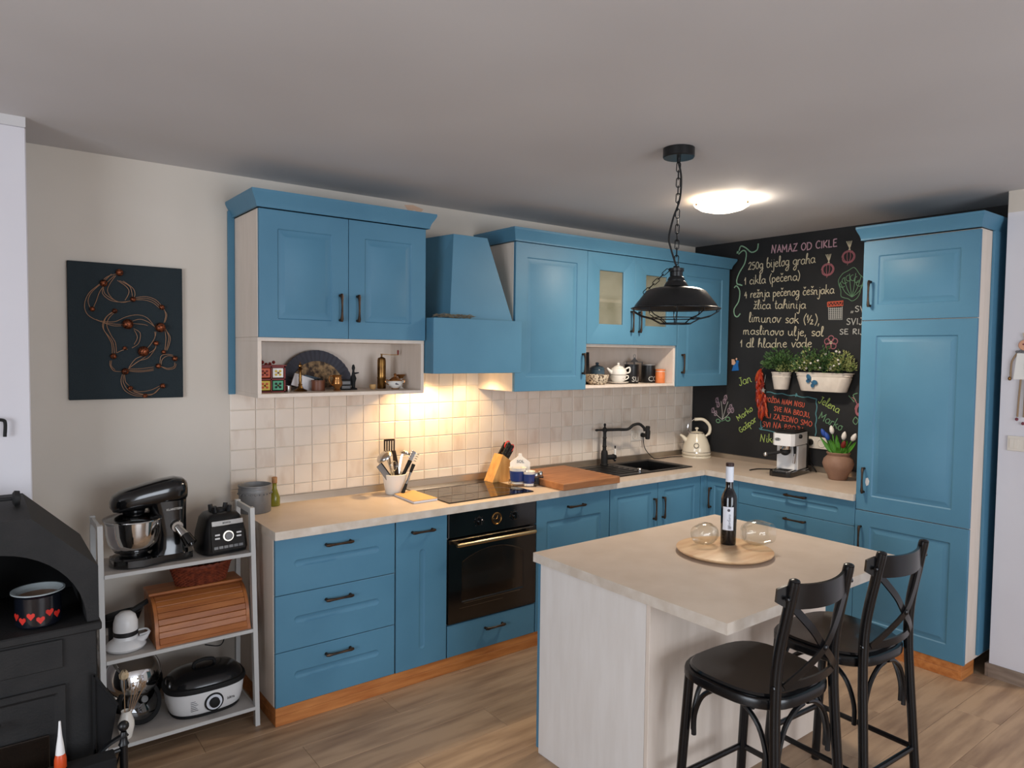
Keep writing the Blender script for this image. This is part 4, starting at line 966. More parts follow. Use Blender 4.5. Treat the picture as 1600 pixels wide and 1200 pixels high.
ud = V(-.79, .61, 0).normalized()
mb = MB(); q0 = V(kx, ky, T0)
mb.tube([q0-ud*(-.075)+EZ*.125, q0+ud*.108+EZ*.160, q0+ud*.130+EZ*.176], [.022, .013, .008], 12); mb.build('spout', 'creamy', t)
mb = MB(); pts = crom([q0-ud*.070+EZ*.165, q0-ud*.100+EZ*.195, q0-ud*.098+EZ*.25, q0-ud*.05+EZ*.295, q0+ud*.02+EZ*.297], 6); mb.tube(pts, [.009]*4+[.0125]*(len(pts)-4), 12); mb.build('handle', 'creamy', t)
mb = MB(); pts = crom([q0+ud*.02+EZ*.297, q0+ud*.062+EZ*.268, q0+ud*.072+EZ*.22, q0+ud*.056+EZ*.184], 6); mb.tube(pts, .004, 8); mb.build('handle_wire', 'chrome', t)
gd = V(-.79, -.61, .0).normalized(); gs = V(.61, -.79, 0); tilt = V(gd.x, gd.y, .38).normalized(); upv = tilt.cross(gs)*-1
gc = q0+gd*.0945+EZ*.098
ax = (gs, gs.cross(tilt).normalized(), tilt)
mb = MB(); mb.lathe([(0, .006), (.017, .006), (.018, 0)], gc+tilt*.001, 24, ax); dl = mb.build('thermometer_dial', 'creamy', t)
mb = MB(); mb.lathe([(.0175, -.004), (.0205, .006), (.017, .008), (.0165, .006)], gc+tilt*.001, 24, ax)
for i in range(10): a = i*2*PI/10; p = gc+tilt*.0075+(ax[0]*math.cos(a)+ax[1]*math.sin(a))*.013; mb.ball(p, .0016, 5)
mb.build('dial_ring', 'inkblk', t)
mb = MB(); mb.tube(crom([(kx-.06, ky+.04, T0+.006), (kx-.2, ky+.09, T0+.004), (kx-.36, ky+.09, T0+.0045), (3.10, -.05, T0+.012), (3.03, -.038, T0+.08), (3.01, -.035, T0+.15), (3.008, -.04, 1.085)], 8), .0032, 7)
mb.tube([(3.008, -.024, 1.085), (3.008, -.054, 1.085)], [.018, .014], 12)
solo(mb, 'kettle_cable', 'rubber', 'thin black cable running from the tiled wall socket to the kettle', 'cable')
# espresso machine
ex, ey = 3.385, -1.030
t = thing('espresso_machine', 'slim white and steel espresso machine standing before the chalkboard', 'coffee machine', (ex, ey, T0), rz=0)
t.rotation_euler = (0, 0, 0.0)
f_ = lambda x, y, z: (x, y, z)
# local axes: front faces -x; width along y
def rbox(mb, x0, x1, y0, y1, z0, z1, b=.006): mb.box(x0, x1, y0, y1, z0, z1, b)
mb = MB(); mb.prism([(-.075, -.155), (-.07, -.175), (-.045, -.19), (.045, -.19), (.07, -.175), (.075, -.155), (.082, .14), (-.082, .14)], (0, 0, 0), EY, EX, EZ, 0, .034); mb.build('base', 'blk', t, .4)
mb = MB(); mb.prism([(-.06, -.15), (-.04, -.17), (.04, -.17), (.06, -.15), (.06, -.06), (-.06, -.06)], (0, 0, 0), EY, EX, EZ, .035, .039); dt = mb.build('drip_tray', 'steel', t, .4)
mb = MB()
for i in range(7): mb.box(-.16+i*.014, -.155+i*.014, -.045, .045, .0391, .0400)
mb.build('tray_slots', 'rubber', dt)
mb = MB(); mb.box(-.055, .105, -.072, .072, .035, .20, .004); mb.build('column', 'white', t)
mb = MB(); mb.prism([(-.073, .105), (-.073, -.12), (-.055, -.145), (0, -.152), (.055, -.145), (.073, -.12), (.073, .105)], (0, 0, 0), EY, EX, EZ, .205, .285); hd = mb.build('head', 'white', t, .6)
mb = MB(); mb.box(.106, .14, -.074, .074, .034, .288, .006); mb.build('water_tank', 'rubber', t)
mb = MB(); mb.prism([(-.068, .10), (-.068, -.10), (-.045, -.128), (.045, -.128), (.068, -.10), (.068, .10)], (0, 0, 0), EY, EX, EZ, .286, .296); mb.tube([(-.09, -.06, .305), (-.09, .06, .305), (.08, .06, .305), (.08, -.06, .305)], .003, 6, closed=True); mb.build('cup_tray', 'rubber', t, .4)
mb = MB(); mb.lathe([(0, 0), (.034, 0), (.034, -.022), (.030, -.03), (0, -.03)], (-.095, 0, .204), 24); mb.build('group_head', 'chrome', t)
mb = MB(); mb.lathe([(.034, 0), (.034, -.02), (.02, -.035), (.008, -.04)], (-.095, 0, .175), 24); mb.tube([(-.095, .0, .165), (-.13, .045, .152), (-.17, .10, .14)], [.008, .011, .013], 10)
mb.build('portafilter', 'rubber', t)
mb = MB(); mb.ball((-.171, .102, .140), .0155, 10); mb.build('portafilter_cap', 'steel', t)
mb = MB(); mb.tube([(-.075, -.055, .205), (-.078, -.058, .19)], .010, 8); mb.tube([(-.078, -.058, .192), (-.080, -.060, .15)], [.010, .008], 10); mb.build('steam_joint', 'rubber', t)
mb = MB(); mb.tube([(-.080, -.060, .15), (-.095, -.058, .085)], [.0075, .0085], 10); mb.build('steam_wand', 'chrome', t)
mb = MB(); mb.lathe([(.014, 0), (.014, .012), (.010, .016), (0, .016)], (-.04, -.0735, .265), 16, (EX, EZ, -EY)); mb.build('steam_knob', 'rubber', t)
mb = MB(); mb.ball((-.1325, .052, .262), .001, 4); bdg = None
tx_ = MB(); tx_.lathe([(0, 0), (.020, 0), (.020, .0012), (0, .0012)], (-.151, .030, .247), 20, (EY, EZ*.42, -EX)); tx_.build('badge', 'inkblk', hd)
text("De'Longhi", .0095, (-.1525, .048, .2445), -EY, EZ, 'letter', hd, ext=.0003)
t.rotation_euler = (0, 0, 0.18)
mb = MB(); mb.tube(crom([(ex+.10, ey+.06, T0+.006), (ex+.04, ey+.16, T0+.004), (ex-.04, ey+.22, T0+.005), (ex-.05, ey+.10, T0+.012)][:3]+[(ex-.14, ey+.22, T0+.006)], 6), .004, 7)
solo(mb, 'spare_cable', 'rubber', 'loose black cable end lying left of the espresso machine', 'cable')
# clay pot with tulips
px, py = 3.445, -1.335
t = thing('clay_vase', 'round brown clay vase holding wooden tulips beside the tall cabinet', 'vase', (px, py, T0))
mb = MB(); mb.lathe([(0, 0), (.052, 0), (.056, .006), (.066, .035), (.088, .075), (.096, .105), (.088, .135), (.072, .152), (.066, .158), (.070, .168), (.074, .176), (.070, .180), (.064, .176), (.060, .158), (0, .15)], (px, py, T0), 36); mb.build('pot', 'clay', t)
def tulip(label, y, x, zt, colr, lean, opened=False):
    tt = thing('tulip', label, 'flower', (px+x*.3, py+y*.3, T0+.155), group=None)
    b_ = V(px+x*.3, py+y*.3, T0+.152); e_ = V(px+x, py+y, zt)
    mb = MB(); mb.tube([b_, (b_+e_)/2+V(0, 0, .0), e_], .0035, 6); mb.build('stem', 'tulipleaf', tt)
    d_ = (e_-b_).normalized(); ax_ = (d_.orthogonal().normalized(), d_.cross(d_.orthogonal()).normalized(), d_)
    mb = MB(); mb.lathe([(0, -.008), (.010, 0), (.0155, .014), (.0145, .03), (.009, .045), (.002, .053), (0, .053)], e_, 12, ax_)
    mb.build('bloom', colr, tt)
    for s_ in(1, -1):
        mb = MB(); L_ = zt-T0-.18; side = V(0, s_*.018, 0)
        P0 = [b_, b_+(e_-b_)*.35+side, b_+(e_-b_)*.7+side*1.4, b_+(e_-b_)*.95+side*1.8+V(-.005, 0, 0)]
        Q = crom(P0, 4); k = len(Q); vs = []
        for i, p in enumerate(Q):
            w_ = .014*math.sin(PI*min(.97, .12+.85*i/(k-1))); vs += [p+V(-.004, w_, 0), p+V(.002, 0, 0), p+V(-.004, -w_, 0)]
        mb.add(vs, [(i*3+j, i*3+j+1, i*3+j+4, i*3+j+3) for i in range(k-1) for j in(0, 1)]); mb.build('leaf', 'tulipleaf', tt)
tulip('blue wooden tulip at the left of the clay vase', .085, -.02, 1.175, 'tulipblue', 0)
tulip('second blue wooden tulip, lower and nearer the middle of the vase', .055, -.03, 1.155, 'tulipblue', 0)
tulip('tallest white wooden tulip, just right of the blue tulips', .045, 0, 1.195, 'petal', 0)
tulip('white wooden tulip above the red one on the right side', -.035, -.01, 1.165, 'petal', 0)
tulip('small red wooden tulip low between the leaves', -.045, -.035, 1.115, 'redwood', 0)
tulip('white wooden tulip leaning right against the tall cabinet', -.095, -.015, 1.165, 'petal', 0)
t = thing('glass_jar', 'glass jar with brass-coloured content behind the clay vase', 'jar', (3.53, -1.475, T0))
mb = MB(); mb.lathe([(0, 0), (.034, 0), (.036, .006), (.036, .10), (.032, .115), (.034, .12)], (3.53, -1.475, T0), 20); mb.build('jar', 'jarglass', t)
mb = MB(); mb.lathe([(0, .003), (.031, .003), (.031, .075), (0, .078)], (3.53, -1.475, T0), 16); mb.build('content', 'kraft', t)
mb = MB(); mb.obox((3.50, -1.60, T0+.088), (.012, .040, .0875), (V(1, .0, .0), EY, EZ), .003)
solo(mb, 'side_board', 'cream', 'pale board leaning upright between the clay vase and tall cabinet', 'board')

# knife block
kb = V(1.585, -.145, T0)
t = thing('knife_block', 'light beech knife block standing behind the hob', 'knife block', kb)
du = V(.93, -.0, 0).normalized(); dn = V(0, -1, 0)
mb = MB(); prof = [(-.105, 0), (.02, 0), (.065, 0), (.065, .075), (.01, .185), (-.03, .155)]
prof = [(-.11, 0), (.060, 0), (.060, .085), (.028, .132), (-.028, .172)]
mb.prism(prof, kb, EX, EZ, -EY, -.045, .045); mb.build('block', 'blockwood', t, .3)
kd = V(.58, 0, .82).normalized(); sl = V(.82, 0, -.58)
pos = [(0.0, .028, .30, 0), (.008, -.02, .02, 0), (.03, .025, 0, 0), (.036, -.022, 0, 0), (.062, -.005, 0, 0)]
kl = ['leftmost black-handled knife in the block, at the back', 'black-handled knife in front of the leftmost one', 'black-handled knife under the red scissors', 'middle black-handled knife nearest the camera', 'lowest black-handled knife on the right of the block']
for i, (a, yo_, _, _) in enumerate(pos):
    b_ = kb+V(-.020, 0, .160)+sl*a+V(0, -yo_, 0); tt = thing('knife', kl[i], 'knife', b_, group='knives in the wooden block')
    L_ = .095 if i != 4 else .08
    mb = MB(); mb.strip([b_+kd*.004, b_+kd*.03, b_+kd*L_*.7, b_+kd*(L_-.008), b_+kd*L_], sl, .0105, .0065); mb.build('handle', 'rubber', tt)
    mb = MB()
    for q in(.3, .55, .8): mb.ball(b_+kd*L_*q+V(0, -.0068, 0), .002, 6)
    mb.ball(b_+kd*L_, .006, 8); mb.build('rivets', 'steel', tt)
b_ = kb+V(-.020, 0, .160)+sl*.028+V(0, -.002, 0)
t = thing('scissors', 'red-handled kitchen scissors stuck in the knife block', 'scissors', b_)
for s_ in(-1, 1):
    c_ = b_+kd*.085+sl*.0+V(0, 0, 0)+sl*(s_*.020); mb = MB(); mb.tube([c_+(kd*.024*math.cos(a)+sl*.015*math.sin(a)) for a in [i*PI/8 for i in range(16)]], .004, 8, closed=True); mb.tube([b_+kd*.01, b_+kd*.03+sl*s_*.006, c_-kd*.022], .005, 8); mb.build('grip', 'red', t)
# salt house and small shakers
sh = V(1.585, -.335, T0)
t = thing('salt_holder', 'white and blue ceramic holder with house-shaped back marked SOL', 'spice holder', sh)
U1 = V(.86, -.50, 0).normalized(); N1 = V(-.50, -.86, 0)
mb = MB(); mb.prism([(-.062, .03), (-.062, .135), (-.05, .145), (-.012, .172), (-.009, .19), (.009, .19), (.012, .172), (.05, .145), (.062, .135), (.062, .03)], sh, U1, EZ, N1, -.045, -.037); bk = mb.build('back_plate', 'ceramic', t, .3)
text('SOL', .026, sh+N1*(-.0365)+EZ*.132-U1*.022, U1, EZ, 'ink', bk)
mb = MB(); mb.lathe([(0, .012), (.040, .014), (.046, .06), (.050, .105), (.053, .11), (.048, .11), (.044, .06), (0, .03)], sh-U1*.02, 24, (U1, N1, EZ)); jr = mb.build('salt_pot', 'ceramic', t)
mb = MB(); mb.lathe([(.0448, .03), (.0475, .06), (.0505, .092), (.0500, .092), (.044, .03)], sh-U1*.02, 24, (U1, N1, EZ)); mb.build('blue_band', 'cobalt', jr)
mb = MB(); mb.lathe([(0, .0), (.030, .001), (.035, .06), (.037, .088), (.040, .092), (.036, .092), (.0, .03)], sh+U1*.045+N1*.03, 20, (U1, N1, EZ)); jr = mb.build('small_pot', 'ceramic', t)
mb = MB(); mb.lathe([(.0335, .02), (.0358, .05), (.038, .076), (.037, .076), (.033, .02)], sh+U1*.045+N1*.03, 20, (U1, N1, EZ)); mb.build('blue_band', 'cobalt', jr)
mb = MB()
q = [sh+U1*a+N1*b for a, b in((-.068, -.03), (.078, -.03), (.085, .065), (-.068, .05))]
for z_ in(.004, .03): mb.tube([p+EZ*z_ for p in q], .0016, 6, closed=True)
for p in q: mb.tube([p+EZ*.004, p+EZ*.03], .0016, 6)
mb.build('wire_stand', 'handle', t)
for i, (x_, y_, lab, cap) in enumerate(((1.655, -.395, 'small glass shaker with steel lid, left of the two spice shakers', 'steel'), (1.705, -.375, 'small glass shaker with black label beside the cutting board', 'steel'))):
    t = thing('spice_shaker', lab, 'shaker', (x_, y_, T0), group='spice shakers by the cutting board')
    mb = MB(); mb.lathe([(0, 0), (.018, 0), (.020, .004), (.020, .05), (.015, .060), (0, .060)], (x_, y_, T0), 18); mb.build('glass', 'jarglass', t)
    mb = MB(); mb.lathe([(.0155, .059), (.0155, .074), (.012, .080), (0, .081)], (x_, y_, T0), 18); mb.build('lid', cap, t)
    mb = MB(); mb.lathe([(.0204, .012), (.0204, .05)], (x_, y_, T0), 10, a0=PI*.9, a1=PI*1.75); mb.build('label', 'inkblk' , t)
    mb = MB(); mb.lathe([(0, .002), (.0165, .002), (.0165, .04), (0, .04)], (x_, y_, T0), 14); mb.build('content', 'twine' if i == 0 else 'inkblk', t)

# utensil crock
ux, uy = .838, -.125
t = thing('utensil_pot', 'white tapered pot holding kitchen utensils at the left of the hob', 'utensil pot', (ux, uy, T0))
mb = MB(); mb.lathe([(0, 0), (.048, 0), (.050, .003), (.068, .098), (.070, .112), (.066, .114), (.063, .10), (.046, .006), (0, .006)], (ux, uy, T0), 32); mb.build('pot', 'ceramic', t)
def uten(name, label, cat, b, e): return thing(name, label, cat, V(ux, uy, T0)+V(*b), group=None), V(ux, uy, T0)+V(*b), V(ux, uy, T0)+V(*e)
t, b_, e_ = uten('ladle', 'round steel ladle leaning left in the utensil pot', 'ladle', (.012, .0, .01), (-.045, .0, .20))
mb = MB(); mb.tube([b_, b_+(e_-b_)*.6, e_], [.004, .0045, .004], 8); mb.build('handle', 'steel', t)
mb = MB(); axl = (V(.8, 0, .6), EY, V(-.6, 0, .8)); mb.lathe([(.048*math.sin(PI*.5*i/8), .03*math.cos(PI*.5*i/8)) for i in range(9)]+[(.046, -.001), (.040, .008), (.02, .024), (0, .027)], e_+V(-.022, -.01, .012), 20, axl); mb.build('bowl', 'steel', t)
t, b_, e_ = uten('slotted_turner', 'grey slotted turner standing tallest in the utensil pot', 'spatula', (.0, .02, .01), (-.018, .03, .22))
mb = MB(); mb.tube([b_, e_], .004, 8); mb.build('handle', 'handle', t)
mb = MB()
for i in range(5): mb.obox(e_+V((-.030+i*.015), 0, .045), (.0042, .0015, .035), None)
mb.obox(e_+V(0, 0, .083), (.0345, .0016, .006), None, .001); mb.obox(e_+V(0, 0, .008), (.0345, .0016, .008), None, .001); mb.build('blade', 'handle', t)
t, b_, e_ = uten('spatula', 'dark flat spatula right of the slotted turner', 'spatula', (.0, -.01, .01), (.008, -.0, .15))
mb = MB(); mb.tube([b_, e_], .004, 8); mb.build('handle', 'rubber', t)
mb = MB(); mb.prism([(-.012, -.06), (.013, -.06), (.016, .03), (.008, .095), (-.012, .095), (-.014, .02)], e_, V(1, 0, -.05), V(-.12, 0, 1), -EY, 0, .003); mb.build('blade', 'handle', t)
t, b_, e_ = uten('skimmer', 'steel skimmer with small round bowl in the utensil pot', 'ladle', (.01, .01, .01), (.055, .02, .205))
mb = MB(); mb.strip([b_, b_+(e_-b_)*.5, e_, e_+V(.012, 0, .02)], V(0.9, -.3, 0), .006, .0012); mb.build('handle', 'steel', t)
mb = MB(); mb.lathe([(.032*math.sin(PI*.5*i/7), .024*math.cos(PI*.5*i/7)) for i in range(8)]+[(.03, -.001), (0, .02)], e_+V(.02, -.005, .012), 18, (V(.95, 0, -.3), EY, V(.3, 0, .95))); mb.build('bowl', 'steel', t)
t, b_, e_ = uten('pasta_server', 'black and steel pasta server leaning right in the utensil pot', 'pasta server', (-.01, -.02, .01), (.10, -.01, .19))
mb = MB(); mb.tube([b_, b_+(e_-b_)*.5], .004, 8); mb.tube([b_+(e_-b_)*.45, b_+(e_-b_)*.95], [.009, .012], 10); mb.build('handle', 'rubber', t)
mb = MB(); d_ = (e_-b_).normalized(); s1 = V(d_.z, 0, -d_.x)
mb.obox(e_+d_*.02, (.011, .002, .028), (s1, EY, d_), .001)
for s_ in(-1, 1):
    for i in range(4): p = e_+d_*(.0+.014*i)+s1*s_*.010; mb.tube([p, p+s1*s_*.012+V(0, -.004, 0), p+s1*s_*.016+V(0, -.018, 0)], [.003, .0028, .002], 6)
mb.build('head', 'steel', t)
t, b_, e_ = uten('tongs', 'black-tipped steel tongs hanging over the right side of the pot', 'tongs', (.012, -.075, .012), (.092, -.055, .165))
mb = MB(); mb.tube([b_, b_+(e_-b_)*.32], [.011, .008], 8); mb.tube([b_+(e_-b_)*.72, e_], [.008, .011], 10); mb.build('grips', 'rubber', t)
mb = MB(); mb.tube([b_+(e_-b_)*.3, b_+(e_-b_)*.75], .006, 8); mb.build('shaft', 'steel', t)
t, b_, e_ = uten('grater', 'small grey hand grater hanging at the left rim of the pot', 'grater', (-.04, -.01, .09), (-.10, -.01, .17))
mb = MB(); d_ = (e_-b_).normalized(); s1 = V(d_.z, 0, -d_.x); mb.obox((b_+e_)/2+V(-.006, -.01, 0), (.016, .003, .055), (s1, EY, d_), .0015); mb.build('blade', 'greycan', t)
mb = MB(); mb.obox((b_+e_)/2+V(.012, -.008, .008), (.003, .006, .058), (s1, EY, d_), .0015); mb.build('frame', 'rubber', t)
t, b_, e_ = uten('whisk', 'small wire whisk half hidden in the middle of the pot', 'whisk', (-.01, 0, .01), (-.012, -.015, .125))
mb = MB(); mb.tube([b_, e_], .005, 8); mb.build('handle', 'steel', t)
mb = MB()
for i in range(5):
    a = PI*i/5; mb.tube(crom([e_, e_+V(.02*math.cos(a), .02*math.sin(a), .03), e_+V(.012*math.cos(a), .012*math.sin(a), .058), e_+V(-.012*math.cos(a), -.012*math.sin(a), .058), e_+V(-.02*math.cos(a), -.02*math.sin(a), .03), e_], 3), .0009, 4)
mb.build('wires', 'steel', t)
# notebook
q = [V(.800, -.185, 0), V(.785, -.435, 0), V(.975, -.40, 0), V(.985, -.145, 0)]
t = thing('notebook', 'tan-covered notebook lying on the worktop at the hob edge', 'notebook', (.885, -.29, T0))
cy_ = [(.802, -.19), (.790, -.43), (.940, -.425), (.940, -.16)]
def slab(pts, z0, z1): mb = MB(); k = len(pts); mb.add([(p[0], p[1], z) for z in(z0, z1) for p in pts], [tuple(range(k))[::-1], tuple(range(k, 2*k))]+[(i, (i+1) % k, k+(i+1) % k, k+i) for i in range(k)]); return mb
slab(cy_, T0, T0+.0025).build('back_cover', 'paper', t); slab([(a*.995+.0045, b_*.99-.003) for a, b_ in cy_], T0+.0027, T0+.011).build('pages', 'paper', t); slab(cy_, T0+.0112, T0+.0135).build('cover', 'kraft', t)
# zinc container and oil bottle
t = thing('metal_container', 'grey zinc round container at the left end of the worktop', 'container', (.055, -.135, T0))
mb = MB(); mb.lathe([(0, 0), (.074, 0), (.076, .003), (.077, .128), (.080, .130), (.080, .136), (.076, .137), (.074, .131), (.073, .006), (0, .006)], (.055, -.135, T0), 36, ); mb.build('tub', 'greycan', t)
mb = MB(); mb.lathe([(.0785, .096), (.0795, .10), (.0795, .112), (.0785, .116)], (.055, -.135, T0), 36)
for i in range(24): a = i*2*PI/24; mb.ball((.055+.080*math.cos(a), -.135+.080*math.sin(a), T0+.094), .004, 6)
mb.build('embossed_band', 'greycan', t)
t = thing('oil_bottle', 'small corked bottle of yellow-green oil beside the zinc container', 'bottle', (.178, -.06, T0))
mb = MB(); mb.lathe([(0, 0), (.026, 0), (.028, .004), (.027, .045), (.016, .075), (.011, .09), (.011, .115), (.014, .118), (0, .118)], (.178, -.06, T0), 20); mb.build('glass', 'oil', t)
mb = MB(); mb.lathe([(.009, .118), (.013, .119), (.014, .147), (.010, .150), (0, .150)], (.178, -.06, T0), 14); mb.build('cork', 'cork', t)

# ================================================================ curios on the open shelves
Z1 = 1.4968   # shelf surface
def lath(name, label, cat, x, y, z, prof, m_, n=24, group=None):
    mb = MB(); mb.lathe(prof, (x, y, z), n); return solo(mb, name, m_, label, cat, group, base=(x, y, z))
t = thing('trinket_chest', 'small red wooden box of four painted drawers at the left end of the shelf', 'drawer box', (.09, -.22, Z1))
mb = MB(); a0, a1 = .024, .162; y0, y1 = -.275, -.17
mb.box(a0, a1, y0+.004, y1, Z1, Z1+.006); mb.box(a0, a1, y0+.004, y1, Z1+.120, Z1+.128); mb.box(a0, a0+.007, y0+.004, y1, Z1, Z1+.128); mb.box(a1-.007, a1, y0+.004, y1, Z1, Z1+.128); mb.box(a0, a1, y0+.004, y1, Z1+.060, Z1+.067); mb.box((a0+a1)/2-.003, (a0+a1)/2+.003, y0+.004, y1, Z1, Z1+.128); mb.box(a0, a1, y1-.006, y1, Z1, Z1+.128)
mb.box(a0-.004, a1+.004, y0, y1, Z1+.128, Z1+.133)
for i in range(5): mb.ball((a0+.02+.018*i, y0+.04, Z1+.140+.006*math.sin(i*2)), .009, 8)
mb.build('frame', 'redwood', t)
for i, (cx, cz, mm) in enumerate(((.0615, .095, 'orange_drawer'), (.1255, .095, 'letter'), (.0615, .034, 'yellow'), (.1255, .034, 'green_drawer'))):
    mb = MB(); mb.box(cx-.026, cx+.026, y0+.003, y0+.05, Z1+cz-.023, Z1+cz+.023, .002); d = mb.build('drawer', mm, t)
    mb = MB()
    for k in range(4):
        a = k*PI/2+PI/4; mb.ball((cx+.014*math.cos(a), y0+.003, Z1+cz+.012*math.sin(a)), (.007, .0015, .006), 8)
    mb.build('painted_flower', ['redwood', 'yellow', 'orange_drawer', 'inkblk'][i], d)
    mb = MB(); mb.ball((cx, y0-.002, Z1+cz), .005, 8); mb.build('knob', 'brass', d)
lath('cup', 'tiny silver cup right of the red drawer box', 'cup', .187, -.235, Z1, [(0, 0), (.014, 0), (.016, .03), (.0145, .03), (.012, .003), (0, .003)], 'steel')
t = thing('candlestick', 'slim pale brass column ornament on spread feet, before the fan', 'ornament', (.255, -.22, Z1))
mb = MB(); mb.lathe([(.0, 0), (.034, 0), (.030, .006), (.014, .016), (.009, .03), (.011, .034), (.0075, .04), (.0085, .055), (.007, .07), (.0085, .075), (.0065, .085), (.0065, .105), (.010, .110), (.013, .113), (.008, .118), (0, .118)], (.255, -.22, Z1), 12); mb.build('column', 'brass', t)
mb = MB(); mb.ball((.255, -.22, Z1+.128), .011, 10); mb.tube([(.255, -.22, Z1+.136), (.255, -.22, Z1+.15)], [.004, .0008], 6); mb.build('finial', 'brass', t)
# fan
t = thing('hand_fan', 'open hand fan with dark cloth rim leaning against the shelf back', 'fan', (.405, -.06, Z1))
FO = V(.405, -.075, Z1+.004); FN = V(0, -1, .12).normalized(); FU = V(0, .12, 1).normalized()
mb = MB(); n = 44; vs = []
for i in range(n+1):
    a = PI*(.02+.96*i/n); o_ = (.003 if i % 2 else -.003)
    for r in(.145, .205): vs.append(FO+EX*(r*math.cos(a))+FU*(r*math.sin(a))+FN*o_)
for p in list(vs): vs.append(p-FN*.0015)
m2 = 2*(n+1)
fs = [(i*2, i*2+1, i*2+3, i*2+2) for i in range(n)]+[(m2+i*2, m2+i*2+2, m2+i*2+3, m2+i*2+1) for i in range(n)]
mb.add(vs, fs); mb.build('cloth_leaf', 'felt', t, 0.1)
for i in range(22):
    a = PI*(.03+.94*(i+.5)/22); d_ = EX*math.cos(a)+FU*math.sin(a); s_ = EX*-math.sin(a)+FU*math.cos(a)
    mb = MB(); p0, p1 = FO+d_*.012, FO+d_*.146; w0, w1 = .002, .0098
    vs = [p0-s_*w0, p0+s_*w0, p1+s_*w1, p1-s_*w1]; vs = [v+FN*.004 for v in vs]+[v+FN*.0055+FN*(.001*(i % 2)) for v in vs]
    mb.add(vs, [(0, 1, 2, 3), (4, 5, 6, 7), (0, 1, 5, 4), (1, 2, 6, 5), (2, 3, 7, 6), (3, 0, 4, 7)]); mb.build('rib', 'fanwood', t)
mb = MB(); mb.box(.245, .35, -.17, -.12, Z1, Z1+.022, .001); mb.cur = 1; mb.box(.246, .349, -.171, -.121, Z1+.003, Z1+.019)
o_ = None
mb = MB(); ca, sa = math.cos(.5), math.sin(.5)
mb.obox((.30, -.165, Z1+.040), (.066, .0035, .032), (V(ca, sa*.0, -sa*.6).normalized(), EY, V(sa*.6, 0, ca).normalized()), .001)
solo(mb, 'small_book', 'paper', 'small white booklet tilted behind the brass column', 'book')
mb = MB(); mb.obox((.345, -.140, Z1+.041), (.045, .005, .031), (V(.97, 0, -.22), EY, V(.22, 0, .97)), .001)
solo(mb, 'teal_booklet', 'tealpot', 'dark teal booklet tilted behind the round wooden box', 'book')
t = thing('wooden_pot', 'small round brown wooden box with dark contents, left of the copper jug', 'box', (.355, -.205, Z1))
mb = MB(); mb.lathe([(0, 0), (.034, 0), (.034, .048), (.036, .05), (.036, .054), (.031, .054), (.031, .04), (0, .04)], (.355, -.205, Z1), 24); mb.build('box', mat('brown_turned_wood', (112, 66, 44), .45), t)
mb = MB(); rnd = random.Random(2)
for i in range(9): mb.ball((.355+rnd.uniform(-.02, .02), -.205+rnd.uniform(-.02, .02), Z1+.052), .011, 7)
mb.build('contents', 'rubber', t, kind='stuff')
t = thing('copper_jug', 'shiny copper lustre jug in the middle of the shelf', 'jug', (.437, -.255, Z1))
mb = MB(); mb.lathe([(0, 0), (.018, 0), (.020, .004), (.013, .010), (.014, .014), (.026, .03), (.027, .042), (.021, .062), (.022, .075), (.025, .08), (.0235, .081), (.020, .075), (.019, .062), (0, .02)], (.437, -.255, Z1), 28); mb.build('body', 'gold', t)
mb = MB(); mb.tube(crom([(.417, -.255, Z1+.07), (.398, -.26, Z1+.078), (.390, -.26, Z1+.06), (.398, -.26, Z1+.04), (.412, -.257, Z1+.028)], 5), .003, 8); mb.build('handle', 'gold', t)
mb = MB(); mb.box(.472, .53, -.22, -.16, Z1, Z1+.055, .002); mb.cur = 1; mb.box(.478, .524, -.2215, -.22, Z1+.008, Z1+.022); mb.box(.478, .524, -.2215, -.22, Z1+.03, Z1+.046)
solo(mb, 'trinket_box', ['rubber', 'greycan'], 'dark little box with two grey panels right of the copper jug', 'box')
t = thing('figurine', 'dark little figurine with tall raised neck before the right side of the fan', 'figurine', (.556, -.19, Z1))
mb = MB(); mb.lathe([(0, 0), (.022, 0), (.022, .006), (.010, .012), (.012, .04), (.018, .06), (.010, .08), (.006, .10), (.010, .115), (.006, .13), (0, .135)], (.556, -.19, Z1), 12, sy=.6); mb.build('body', 'rubber', t)
mb = MB(); mb.tube([(.556, -.19, Z1+.085), (.585, -.195, Z1+.09)], [.006, .003], 6); mb.build('wing', 'rubber', t)
lath('tea_light_holder', 'small amber cup between the fan and the pepper mill', 'cup', .665, -.20, Z1, [(0, 0), (.012, 0), (.018, .012), (.017, .026), (.014, .026), (0, .01)], 'kraft')
t = thing('pepper_mill', 'tall cylindrical brass coffee grinder with crank handle', 'grinder', (.742, -.15, Z1))
mb = MB(); mb.lathe([(0, 0), (.023, 0), (.024, .003), (.024, .055), (.0255, .058), (.0255, .062), (.0235, .064), (.0235, .155), (.020, .168), (.008, .174), (0, .174)], (.742, -.15, Z1), 24); mb.build('body', 'brass', t)
mb = MB(); mb.tube([(.742, -.15, Z1+.172), (.742, -.15, Z1+.192)], .005, 8); mb.strip([(.736, -.15, Z1+.190), (.79, -.155, Z1+.187), (.84, -.16, Z1+.186)], V(0, 1, 0), .005, .0018); mb.build('crank', 'brass', t)
mb = MB(); mb.lathe([(.003, 0), (.0045, .002), (.006, .018), (.004, .026), (0, .027)], (.838, -.16, Z1+.187), 10); mb.build('crank_knob', 'redwood', t)
t = thing('sugar_bowl', 'gilded white porcelain sugar bowl with two handles, under the grinder', 'sugar bowl', (.775, -.245, Z1))
mb = MB(); mb.lathe([(0, 0), (.022, 0), (.016, .006), (.020, .010), (.038, .024), (.042, .034), (.034, .046)], (.775, -.245, Z1), 28); mb.build('bowl', 'ceramic', t)
